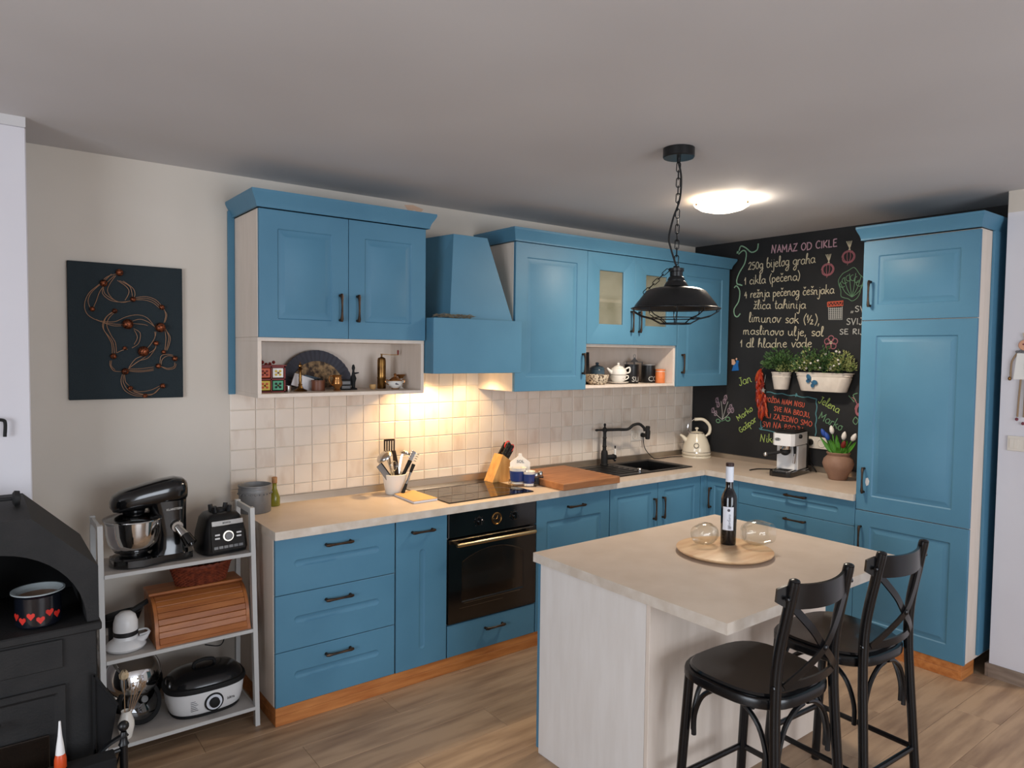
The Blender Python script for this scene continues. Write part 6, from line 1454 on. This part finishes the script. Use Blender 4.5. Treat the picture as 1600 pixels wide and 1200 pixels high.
mb = MB(); mb.lathe([(.118, .200), (.108, .205), (.05, .220), (.045, .218)], (-.070, 0, 0), 40); mb.build('splash_guard', 'lilac_lid', t)
mb = MB(); mb.lathe([(0, .046), (.045, .046), (.078, .062), (.100, .10), (.107, .14), (.110, .192), (.116, .195), (.115, .198), (.107, .194), (.104, .14), (.096, .10), (.07, .066), (0, .054)], (-.070, 0, 0), 48); mb.build('bowl', 'chrome', t)
mb = MB(); mb.tube([(.085, -.052, .155), (.085, -.078, .152)], [.027, .023], 16); mb.tube([(.085, -.076, .15), (.105, -.118, .118)], [.014, .020], 12); mb.build('attachment_hub', 'steel', t)
mb = MB(); mb.tube([(.105, -.114, .12), (.122, -.140, .085)], [.022, .027], 14); mb.tube([(.122, -.140, .085), (.124, -.146, .078)], [.016, .010], 12); mb.build('speed_knob', 'blk', t)
text('KLARSTEIN', .0125, (.045, -.0595, .222), (1, 0, .04), EZ, 'letter', t)
t.rotation_euler = (0, 0, .02)
# blender motor base
t = thing('blender_base', 'black blender motor base with lit round dial on the top shelf', 'blender', (-.165, -.335, SZ[2]), rz=.10)
mb = MB(); loft(mb, [((0, 0, .004), .098, .088, EX, EY), ((0, 0, .02), .102, .092, EX, EY), ((0, 0, .09), .096, .086, EX, EY), ((0, .004, .155), .080, .074, EX, EY), ((0, .006, .175), .064, .06, EX, EY), ((0, .006, .180), .05, .048, EX, EY)], 28, 5); mb.build('body', 'blkm', t, .6)
TN = V(0, -1, .14).normalized(); TU = V(0, .14, 1).normalized()
mb = MB(); mb.obox((0, -.0905, .075), (.074, .002, .056), (EX, TN, TU), .002); pn = mb.build('control_panel', 'blk', t)
mb = MB(); mb.obox((0, -.0825, .142), (.070, .003, .011), (EX, TN, TU), .001); sb = mb.build('silver_band', 'steel', t)
text('BOSCH', .011, V(-.022, -.0862, .1385), EX, TU, 'inkblk', sb)
ax = (EX, TU, TN); dc = V(0, -.0925, .083)
mb = MB(); mb.lathe([(.019, 0), (.023, .002), (.023, .005), (.019, .007)], dc, 32, ax); mb.build('dial_ring', mat('lit_ring', (240, 236, 226), .4, emit=1.2), pn)
mb = MB(); mb.lathe([(.018, 0), (.018, .010), (.016, .013), (0, .013)], dc, 28, ax); mb.build('dial', 'greycan', pn)
for i in range(6):
    mb = MB(); mb.obox(V(-.055+.022*i, -.0965, .036), (.0098, .002, .0065), (EX, TN, TU), .001); mb.build('button', 'greycan', pn)
for s_ in(-1, 1):
    for k in range(2): mb = MB(); mb.obox(V(s_*.048, -.0935, .087-.016*k+.006), (.0105, .0012, .0035), (EX, TN, TU)); mb.build('touch_key', 'white', pn)
for a in(.7, 2.3, 3.9, 5.5):
    mb = MB(); mb.tube([(.042*math.cos(a), .006+.036*math.sin(a), .178), (.048*math.cos(a), .006+.042*math.sin(a), .208)], [.013, .010], 10); mb.build('coupling_post', 'blkm', t)
mb = MB(); mb.lathe([(.028, .18), (.026, .192), (.01, .194), (.008, .186), (0, .186)], (0, .006, 0), 16); mb.build('coupling', 'rubber', t)
# bread box
Zm = SZ[1]
t = thing('bread_box', 'honey-coloured wooden bread box with slatted roll front on the middle shelf', 'bread box', (-.265, -.335, Zm))
bx0, bx1, byf, byb = -.462, -.072, -.475, -.215; hh = .185
prof = [(byf, 0)]+[(byf+.02+.12*(1-math.cos(a)), .045+(hh-.045)*math.sin(a)) for a in [PI/2*i/8 for i in range(9)]]+[(byb, hh), (byb, 0)]
for x0, x1 in((bx0, bx0+.014), (bx1-.014, bx1)):
    mb = MB(); mb.prism(prof, (x0, 0, Zm), EY, EZ, EX, 0, x1-x0); mb.build('side_panel', 'bread', t, .3)
mb = MB(); mb.box(bx0+.014, bx1-.014, byf+.004, byb, Zm, Zm+.012); mb.box(bx0+.014, bx1-.014, byb-.01, byb, Zm+.012, Zm+hh-.012); mb.build('floor_and_back', 'bread', t)
mb = MB(); mb.box(bx0-.003, bx1+.003, byf+.138, byb+.004, Zm+hh, Zm+hh+.012, .002); mb.build('top_panel', 'bread', t)
# slats following the profile
cur = [(byf+.004, .012)]+[(byf+.024+.118*(1-math.cos(a)), .045+(hh-.048)*math.sin(a)) for a in [PI/2*i/9 for i in range(10)]]
def along(c_, n_):
    d_ = [0]
    for i in range(1, len(c_)): d_.append(d_[-1]+math.dist(c_[i], c_[i-1]))
    out = []
    for k in range(n_+1):
        s_ = d_[-1]*k/n_
        for i in range(1, len(c_)):
            if s_ <= d_[i]+1e-9: f = (s_-d_[i-1])/(d_[i]-d_[i-1]); out.append((c_[i-1][0]+(c_[i][0]-c_[i-1][0])*f, c_[i-1][1]+(c_[i][1]-c_[i-1][1])*f)); break
    return out
al = along(cur, 9)
for i in range(9):
    a, b = V(0, al[i][0], al[i][1]), V(0, al[i+1][0], al[i+1][1]); d_ = (b-a); L_ = d_.length; d_ = d_.normalized()
    mb = MB(); mb.obox(V((bx0+bx1)/2, 0, Zm)+(a+b)/2, ((bx1-bx0)/2-.0145, L_/2-.0006, .0045), (EX, d_, EX.cross(d_)), .0016); mb.build('slat', 'bread', t)
# wicker basket on the bread box
t = thing('wicker_basket', 'reddish-brown oval wicker basket on top of the bread box', 'basket', (-.235, -.29, Zm+hh+.0125))
bc = V(-.238, -.285, Zm+hh+.0125)
def ovl(r1, r2, z, n=56, wob=0, ph=0): return [(bc.x+r1*math.cos(2*PI*i/n), bc.y+r2*math.sin(2*PI*i/n), bc.z+z+wob*math.sin(i*PI+ph)) for i in range(n)]
mb = MB()
for k in range(13):
    z = .004+.0062*k; f = 1+.22*(k/12); n = 56
    mb.tube([(bc.x+(.105*f+.0022*(1 if (i+k) % 2 else -1))*math.cos(2*PI*i/n), bc.y+(.055*f+.0022*(1 if (i+k) % 2 else -1))*math.sin(2*PI*i/n), bc.z+z) for i in range(n)], .0034, 5, closed=True)
mb.build('woven_side', 'wick', t, kind='stuff')
mb = MB(); mb.add(ovl(.104, .054, .003, 32), [tuple(range(32))]); mb.add(ovl(.104, .054, .0005, 32), [tuple(range(32))[::-1]]); mb.build('bottom', 'wick', t)
mb = MB()
for q in range(2): mb.tube([(bc.x+.131*math.cos(2*PI*i/64)*(1+.01*math.sin(i*1.3+q*PI)), bc.y+.070*math.sin(2*PI*i/64)*(1+.02*math.sin(i*1.3+q*PI)), bc.z+.086+.004*math.sin(i*1.3+q*PI)+.006*abs(math.cos(2*PI*i/64))**6) for i in range(64)], .0045, 6, closed=True)
mb.build('braided_rim', 'wick', t)
for s_ in(-1, 1): mb = MB(); mb.tube(crom([(bc.x+s_*.125, bc.y-.03, bc.z+.086), (bc.x+s_*.138, bc.y-.012, bc.z+.108), (bc.x+s_*.138, bc.y+.012, bc.z+.108), (bc.x+s_*.125, bc.y+.03, bc.z+.086)], 5), .005, 6); mb.build('handle', 'wick', t)
# citrus juicer
jc = V(-.562, -.385, Zm)
t = thing('citrus_juicer', 'white electric citrus juicer with round dome lid on the middle shelf', 'juicer', jc)
mb = MB(); mb.lathe([(0, 0), (.060, 0), (.072, .006), (.078, .016), (.070, .030), (.048, .046), (.044, .060), (0, .060)], jc, 36, sx=1.0, sy=.95); mb.tube(crom([jc+V(.04, -.02, .03), jc+V(.070, -.02, .042), jc+V(.088, -.02, .064)], 4), [.022, .020, .017, .014, .012, .009, .007, .006, .005][:9], 10) ; mb.build('base', 'white', t)
mb = MB(); mb.lathe([(.0445, .060), (.047, .062), (.047, .078), (.0445, .080)], jc, 32); mb.build('dark_band', 'inkblk', t)
mb = MB(); mb.lathe([(.046, .080), (.047, .086), (.046, .115), (.038, .142), (.022, .156), (0, .160)], jc, 32); mb.build('dome', 'white', t)
mb = MB(); mb.tube(crom([jc+V(.044, 0, .068), jc+V(.075, -.01, .072), jc+V(.082, -.03, .064), jc+V(.05, -.02, .054)], 4), .0038, 8); mb.build('handle', 'white', t)
# frying pan behind
t = thing('frying_pan', 'dark frying pan stored behind the citrus juicer', 'pan', (-.57, -.245, Zm+.02))
mb = MB(); mb.lathe([(0, 0), (.070, 0), (.088, .035), (.090, .036), (.086, .036), (.068, .004), (0, .004)], (-.560, -.265, Zm+.075), 32, (V(1, 0, .12).normalized(), EY*.6, V(-.12, 0, 1).normalized())); mb.lathe([(0, 0), (.05, 0), (.052, .074), (0, .074)], (-.560, -.265, Zm+.0005), 24, (EX, EY*.8, EZ)); mb.build('pan', 'blkm', t)
mb = MB(); mb.strip([(-.56, -.30, Zm+.112), (-.51, -.30, Zm+.135), (-.46, -.30, Zm+.160)], EY, .012, .007); mb.build('handle', 'iron', t)
# multi cooker
Zb = SZ[0]; cc = V(-.245, -.355, Zb)
t = thing('multicooker', 'white oval electric multicooker with black lid on the bottom shelf', 'multicooker', cc)
def ov(mb, prof, c_, sx_, sy_, n=48, pw=2.8):
    vs = []; 
    for r, z in prof:
        for j in range(n):
            a = 2*PI*j/n; c1, s1 = math.cos(a), math.sin(a); vs.append((c_.x+r*sx_*math.copysign(abs(c1)**(2/pw), c1), c_.y+r*sy_*math.copysign(abs(s1)**(2/pw), s1), c_.z+z))
    k = len(prof); mb.add(vs, [(i*n+j, i*n+(j+1) % n, (i+1)*n+(j+1) % n, (i+1)*n+j) for i in range(k-1) for j in range(n)]+[tuple(range(n))[::-1], tuple((k-1)*n+j for j in range(n))])
mb = MB(); ov(mb, [(.86, 0), (.88, .004), (.88, .012), (.80, .014)], cc, .165, .12); mb.build('foot', 'rubber', t)
mb = MB(); ov(mb, [(.85, .012), (.90, .018), (.96, .05), (1.0, .105), (.98, .112)], cc, .165, .12); bd = mb.build('body', 'white', t, .8)
mb = MB(); ov(mb, [(.98, .112), (1.04, .114), (1.05, .122), (1.03, .135), (.97, .138)], cc, .165, .12); mb.build('rim', 'rubber', t, .8)
mb = MB(); ov(mb, [(.97, .138), (.93, .152), (.80, .170), (.55, .182), (.25, .187), (.05, .188)], cc, .165, .12); mb.build('lid', mat('black_lid_glaze', (22, 23, 25), .22, coat=.3), t, .8)
mb = MB(); mb.tube(crom([cc+V(-.045, 0, .184), cc+V(-.038, 0, .205), cc+V(0, 0, .212), cc+V(.038, 0, .205), cc+V(.045, 0, .184)], 4), .008, 10); mb.build('lid_handle', 'rubber', t)
kn = cc+V(.012, -.118, .060); ax = (EX, EZ, -EY)
mb = MB(); mb.lathe([(.040, -.004), (.040, .003), (.036, .005), (0, .005)], kn, 36, ax); bz = mb.build('dial_bezel', 'rubber', t)
mb = MB(); mb.lathe([(.033, .0055), (.022, .006)], kn, 36, ax); mb.build('dial_scale', 'label', bz)
mb = MB(); mb.lathe([(.021, .004), (.021, .018), (.018, .020), (0, .020)], kn, 28, ax); mb.build('dial_knob', 'rubber', bz)
text('iskra', .018, cc+V(.068, -.1155, .052), V(1, .16, 0), EZ, 'inkblk', bd)
mb = MB()
for i in range(6): mb.box(cc.x-.083, cc.x-.083+.030-.004*(i % 3), cc.y-.1145, cc.y-.1138, Zb+.038+.008*i, Zb+.040+.008*i)
mb.build('printed_scale', 'ink', bd)
# bowl, glass lid, vase
t = thing('steel_bowl', 'round steel bowl resting upright at the back of the bottom shelf', 'bowl', (-.50, -.235, Zb))
dx_ = V(.10, -.85, .50).normalized(); s1 = dx_.orthogonal().normalized(); s2 = dx_.cross(s1)
mb = MB(); mb.lathe([(.11*math.cos(a), -.075*math.sin(a)) for a in [PI/2*(1-i/10) for i in range(11)]]+[(.116, .002), (.108, .001)], (-.520, -.275, Zb+.190), 40, (s1, s2, -dx_)); mb.build('bowl', 'chrome', t)
t = thing('dark_pan', 'dark wide pan standing behind the glass lid on the bottom shelf', 'pan', (-.53, -.225, Zb))
mb = MB(); mb.lathe([(0, 0), (.115, 0), (.125, .03), (.122, .03), (.112, .004), (0, .004)], (-.520, -.220, Zb+.126), 40, (EX, EZ, -EY)); mb.build('pan', 'blkm', t)
t = thing('saucepan_cover', 'round glass pot lid with dark rim leaning on the bottom shelf', 'lid', (-.50, -.33, Zb))
dx_ = V(.30, -.80, .5).normalized(); s1 = V(.94, .35, 0).normalized(); s1 = (s1-dx_*s1.dot(dx_)).normalized(); s2 = dx_.cross(s1); gc_ = V(-.505, -.345, Zb+.088)
mb = MB(); mb.lathe([(.078, 0), (.070, .010), (.045, .020), (0, .025)], gc_, 36, (s1, s2, dx_)); mb.build('glass', 'lidglass', t)
mb = MB(); mb.lathe([(.076, -.004), (.090, -.006), (.094, 0), (.090, .006), (.076, .003)], gc_, 40, (s1, s2, dx_)); mb.build('rim', 'rubber', t)
mb = MB(); mb.lathe([(.006, .024), (.006, .034), (.014, .038), (.014, .045), (0, .047)], gc_, 20, (s1, s2, dx_)); mb.build('knob', 'greycan', t)
vc = V(-.575, -.455, Zb)
t = thing('bud_vase', 'small white ceramic vase on the front edge of the bottom shelf', 'vase', vc)
mb = MB(); mb.lathe([(0, 0), (.018, 0), (.022, .006), (.031, .05), (.030, .07), (.020, .10), (.017, .112), (.018, .116), (.014, .114), (0, .08)], vc, 28); mb.build('vase', 'ceramic', t)
t = thing('dried_lotus', 'pale dried flower head on a straight stalk in the white vase', 'dried flower', vc+V(0, 0, .11))
mb = MB(); mb.tube([vc+V(-.003, .0, .06), vc+V(-.006, 0, .245)], .0018, 6); mb.build('stalk', 'dry', t)
for i in range(7):
    a = i*2*PI/7; u_ = V(math.cos(a), math.sin(a), 0); c_ = vc+V(-.006, 0, .245); w_ = V(-u_.y, u_.x, 0); pts = [c_, c_+u_*.014+EZ*.010, c_+u_*.017+EZ*.028, c_+u_*.009+EZ*.042]; vs = []
    for p, hw in zip(pts, (.002, .009, .009, .001)): vs += [p-w_*hw, p+w_*hw, p+w_*hw-u_*.002, p-w_*hw-u_*.002]
    mb = MB(); mb.add(vs, [(k*4+j, k*4+(j+1) % 4, k*4+4+(j+1) % 4, k*4+4+j) for k in range(3) for j in range(4)]+[(0, 1, 2, 3), (12, 13, 14, 15)]); mb.build('petal', 'dryhead', t)
rnd = random.Random(9)
t = thing('dried_grasses', 'thin brown dried stalks with curled tips in the white vase', 'dried flower', vc+V(0.002, 0, .11))
for i in range(7):
    e_ = V(rnd.uniform(.02, .075), rnd.uniform(-.02, .02), rnd.uniform(.19, .25)); m_ = e_*.55+V(rnd.uniform(-.006, .006), 0, .03)
    pts = crom([vc+V(.002, 0, .06), vc+m_, vc+e_, vc+e_+V(rnd.uniform(-.012, .016), 0, rnd.uniform(-.014, .012))], 4)
    mb = MB(); mb.tube(pts, .0014, 5); mb.ball(pts[-1], .004, 6); mb.build('stalk', 'dry', t)
mb = MB(); mb.tube(crom([(-.20, -.19, .30), (-.13, -.188, .28), (-.11, -.187, .33), (-.12, -.17, .42)], 6), .0028, 6)
solo(mb, 'black_cable', 'rubber', 'black cable looping behind the multicooker', 'cable')

# ================================================================ stove
t = thing('wood_stove', 'black cast-iron wood stove with arched oven niche at the left edge', 'stove', (-1.03, -.84, 0))
sx0, sx1, syf, syb = -1.315, -.745, -1.10, -.62; scx = -1.03
def stv(name, m_, mb, parent=t, ang=.4): return mb.build(name, m_, parent, ang)
mb = MB(); mb.box(sx0+.01, sx1-.006, syf, syb, .06, .800, .004); mb.box(sx0, sx1, syf-.02, syb, 0, .06, .004); stv('body', 'iron', mb)
mb = MB(); mb.box(sx0-.008, sx1+.006, syf-.018, syb, .800, .826, .004); stv('ledge', 'iron', mb)
# hood with arched opening
R_ = .252; zo = .828
outer = [(sx1, .826), (sx1, 1.004), (-.920, 1.179), (-1.14, 1.179), (sx0, 1.004), (sx0, .826)]
na = 24; arch = [(scx+R_*math.cos(PI*i/na), zo+R_*math.sin(PI*i/na)) for i in range(na+1)]
mb = MB()
# front face between outer polygon and arch: match points by angle
def hit(a):
    c_, s_ = math.cos(a), math.sin(a); best = None
    for i in range(len(outer)-1):
        (x1_, z1_), (x2_, z2_) = outer[i], outer[i+1]; dx, dz = x2_-x1_, z2_-z1_; det = c_*(-dz)+dx*s_
        if abs(det) < 1e-9: continue
        tt = ((x1_-scx)*(-dz)+dx*(z1_-zo))/det; uu = (c_*(z1_-zo)-s_*(x1_-scx))/det
        if tt > 0 and -1e-6 <= uu <= 1+1e-6: best = tt if best is None else max(best, tt)
    return (scx+best*c_, zo+best*s_)
angs = sorted(set([PI*i/na for i in range(na+1)]+[math.atan2(z-zo, x-scx) for x, z in outer[1:-1]]))
angs[0] = 1e-4; angs[-1] = PI-1e-4
ou = [hit(a) for a in angs]; ar = [(scx+R_*math.cos(a), zo+R_*math.sin(a)) for a in angs]; k = len(angs)
vs = [(x, syf, z) for x, z in ou]+[(x, syf, z) for x, z in ar]+[(x, syf+.42, z) for x, z in ar]+[(x, syb, z) for x, z in ou]
fs = [(i, i+1, k+i+1, k+i) for i in range(k-1)]+[(3*k+i, 3*k+i+1, i+1, i) for i in range(k-1)]
mb.add(vs, fs); stv('hood', 'iron', mb)
mb = MB(); mb.add(vs, [(k+i, k+i+1, 2*k+i+1, 2*k+i) for i in range(k-1)]+[tuple(2*k+i for i in range(k))]); stv('niche_lining', 'soot', mb)
mb = MB(); mb.box(sx0+.01, sx1-.01, syf+.425, syb, .827, 1.0); stv('back_plate', 'iron', mb)
# door with frame
mb = MB(); panel(mb, (sx0+.07, syf+.002, .12), EX, V(0, -1, 0), .405, .525, .014, [(.02, .02, .385, .505, .004, 0), (.03, .03, .375, .495, .004, -.008)]); dr = stv('door', 'iron', mb)
mb = MB(); mb.box(sx0+.115, sx0+.43, syf-.0185, syf-.010, .17, .50, .002); stv('door_glass', 'ovenglass', mb, dr)
mb = MB(); mb.tube([(sx0+.10, syf-.02, .57), (sx0+.10, syf-.055, .57), (sx0+.30, syf-.055, .57), (sx0+.30, syf-.02, .57)], .009, 8); stv('door_handle', 'iron', mb, dr)
mb = MB(); mb.box(sx0+.07, sx1-.1, syf-.008, syf, .70, .79, .002); stv('ash_drawer', 'iron', mb)
mb = MB(); mb.lathe([(.006, 0), (.006, .06), (.018, .062), (.026, .068), (.024, .082), (0, .086)], (-1.02, -.86, 1.205), 20, (EY, EZ, V(1, 0, .0))); mb.tube([(-1.02, -.86, 1.18), (-1.02, -.86, 1.205)], .008, 8); stv('damper_knob', 'iron', mb)
mb = MB(); mb.tube(crom([(-1.07, -.412, 1.430), (-1.0, -.425, 1.430), (-.968, -.425, 1.428), (-.960, -.425, 1.415), (-.962, -.425, 1.365)], 5), .006, 8)
mb.tube([(-1.07, -.4005, 1.43), (-1.07, -.415, 1.43)], .012, 10)
solo(mb, 'hook', 'rubber', 'bent black iron hook on the pale chimney wall at the left edge', 'hook')
# pot in the niche
pcx = V(-.902, -1.02, .8285)
t = thing('enamel_pot', 'dark enamel pot with red hearts standing in the stove niche', 'pot', pcx)
mb = MB(); mb.lathe([(0, 0), (.058, 0), (.063, .006), (.063, .095), (.070, .104), (.069, .107), (.061, .098), (.060, .008), (0, .008)], pcx, 36); bd = mb.build('body', 'enamel', t)
mb = MB(); mb.lathe([(.0685, .1065), (.0735, .1055), (.0735, .109), (.068, .109), (.0605, .099), (.0600, .07)], pcx, 36); mb.build('rim', 'enamelin', t)
mb = MB(); mb.lathe([(0, .088), (.0598, .088)], pcx, 32); mb.build('soup', 'soup', t)
for k, (a, z) in enumerate([(-2.75, .038), (-2.35, .028), (-1.95, .042), (-1.55, .028), (-1.15, .046), (-.75, .034)]):
    u_ = V(math.cos(a), math.sin(a), 0); w_ = V(-u_.y, u_.x, 0); mb = MB()
    hp = [(0, -.013), (.011, 0), (.011, .007), (.006, .010), (0, .006), (-.006, .010), (-.011, .007), (-.011, 0)]
    mb.prism(hp, pcx+u_*.0632+EZ*z, w_, EZ, u_, -.001, .0006); mb.build('heart', 'heart', bd)
# log holder with lattice sides
t = thing('log_holder', 'black wrought-iron log holder with lattice sides and ball finial', 'log holder', (-.85, -1.26, 0))
fx, fy = -.694, -1.20
mb = MB(); mb.lathe([(.012, 0), (.012, .44), (.016, .445), (.012, .452), (.010, .468), (.015, .472), (.010, .478), (.008, .486)], (fx, fy, 0), 14); mb.build('post', 'blkm', t)
mb = MB(); mb.ball((fx, fy, .504), .0165, 14); mb.build('finial', 'blkm', t)
mb = MB(); mb.lathe([(.012, 0), (.012, .44), (0, .45)], (-1.02, fy, 0), 12); mb.build('post', 'blkm', t)
mb = MB(); mb.strip(crom([(fx, fy, .475), (fx-.05, fy-.005, .455), (fx-.09, fy-.01, .415), (fx-.11, fy-.012, .395)], 4), V(0, 1, 0), .008, .004); mb.tube([(fx, fy, .43), (-1.02, fy, .40)], .007, 8); mb.tube([(fx, fy, .10), (-1.02, fy, .10)], .007, 8); mb.build('side_rail', 'blkm', t) if False else mb.build('rails', 'blkm', t)
mb = MB()
for i in range(22):
    a = fx-.3+i*.0155
    for s_ in(-1, 1):
        x0, x1 = a, a+s_*.09; zA, zB = .10, .43
        if min(x0, x1) > -1.02 and max(x0, x1) < fx: mb.tube([(x0, fy, zA), (x1, fy, zB)], .0022, 4)
mb.build('lattice', 'blkm', t, kind='stuff')
mb = MB(); pts = [(fx-.075, .64), (fx-.03, .555), (fx-.02, .53), (fx-.115, .43), (fx-.115, .66)]
q = [V(-.765, -1.13, .662), V(-.700, -1.13, .545), V(-.72, -1.13, .43), V(-.765, -1.13, .40)]
mb.add(q+[p+V(0, .004, 0) for p in q], [(0, 1, 2, 3), (7, 6, 5, 4), (0, 1, 5, 4), (1, 2, 6, 5), (2, 3, 7, 6), (3, 0, 4, 7)])
mb.tube([(-.765, -1.13, .662), (-.700, -1.13, .545)], .005, 6); mb.tube([(-.765, -1.13, .40), (-.765, -1.13, .662)], .005, 6)
for zz_ in (.10,): mb.tube([(-.765, -1.13, 0.0), (-.765, -1.13, .42)], .005, 6)
mb.build('side_flap', 'soot', t)
mb = MB(); mb.box(-1.02, fx-.03, fy-.08, fy-.012, 0.0, .448, .004); mb.build('wood_tray', 'soot', t)
gb = V(-.868, -1.245, .4485)
t = thing('glue_bottle', 'small orange bottle with a tall pointed white nozzle before the stove', 'bottle', gb)
mb = MB(); mb.lathe([(0, 0), (.014, 0), (.0165, .004), (.0160, .030), (.0135, .042), (.012, .046), (0, .046)], gb, 20); mb.build('bottle', mat('orange_plastic', (200, 76, 34), .35), t)
mb = MB(); mb.lathe([(.0125, .0455), (.0120, .052), (.0095, .075), (.0060, .100), (.0040, .125), (.0028, .145), (0, .146)], gb, 18); mb.build('nozzle', 'white', t)

# ================================================================ right pier: doll and switch
t = thing('twine_doll', 'hanging rag doll with wooden face, white board body and twine limbs', 'doll', (PX, -2.405, 1.35))
yc = -2.410; u_ = V(0, -1, 0)
mb = MB(); mb.prism([(-.052, 0), (.052, 0), (.045, .135), (-.040, .135)], (PX-.001, yc, 1.595), u_, EZ, -EX, 0, .010); bd = mb.build('body_board', 'letter', t)
for i, ch in enumerate('EGDHES'): text(ch, .020, (PX-.0115, yc-.006+.006, 1.70-.0175*i), -EZ*1.0 if False else u_, EZ, CH['teal'], bd, align='CENTER')
mb = MB(); mb.lathe([(0, 0), (.036, 0), (.038, .004), (.034, .009), (0, .010)], (PX-.002, yc, 1.772), 24, (EY, EZ*.82, -EX)); fc = mb.build('face', 'dollwood', t)
mb = MB()
for s_ in(-1, 1): mb.ball((PX-.0125, yc+s_*.013, 1.776), (.002, .005, .0045), 8)
mb.ball((PX-.0125, yc, 1.760), (.002, .0035, .003), 8); mb.build('painted_eyes_and_mouth', 'plum', fc)
mb = MB()
for i in range(6): mb.tube([(PX-.006, yc+.012-.005*i, 1.80), (PX-.010, yc+.018-.007*i, 1.835)], .0016, 4)
mb.build('raffia_hair', 'dryhead', t)
mb = MB()
for i in range(7): mb.ball((PX-.010, yc+.04-.0133*i, 1.738+.003*math.sin(i*2)), (.006, .009, .007), 8)
mb.build('ruffled_collar', 'lilac_lid' if False else 'greycan', t)
for s_ in(-1, 1):
    mb = MB(); mb.tube(crom([(PX-.006, yc+s_*.040, 1.732), (PX-.006, yc+s_*.062, 1.69), (PX-.006, yc+s_*.066, 1.65), (PX-.006, yc+s_*.066, 1.605)], 4), .0048, 7); mb.build('twine_arm', 'twine', t)
    mb = MB(); mb.ball((PX-.008, yc+s_*.069, 1.598), (.007, .009, .011), 8); mb.build('hand_bead', 'brass', t)
    mb = MB(); mb.tube(crom([(PX-.006, yc+s_*.010+.01, 1.597), (PX-.006, yc+s_*.013+.012, 1.50), (PX-.006, yc+s_*.014+.014, 1.40)], 4), .0048, 7); mb.build('twine_leg', 'twine', t)
    mb = MB(); mb.ball((PX-.008, yc+s_*.014+.016, 1.388-(.02 if s_ < 0 else 0)), (.007, .008, .009), 8); mb.build('foot_bead', 'plum', t)
t = thing('light_switch', 'white rocker light switch plate on the right pier under the doll', 'switch', (PX, -2.39, 1.22))
mb = MB(); mb.box(PX-.009, PX-.0005, -2.50, -2.342, 1.222, 1.300, .003); mb.build('plate', 'socket', t)
for i in range(2):
    mb = MB(); mb.box(PX-.012, PX-.0092, -2.372-.020*i-.0005, -2.353-.020*i, 1.236, 1.286, .001); mb.build('rocker', 'socket', t)
mb = MB(); mb.box(PX-.012, PX-.0092, -2.47, -2.42, 1.236, 1.286, .001); mb.build('rocker', 'socket', t)
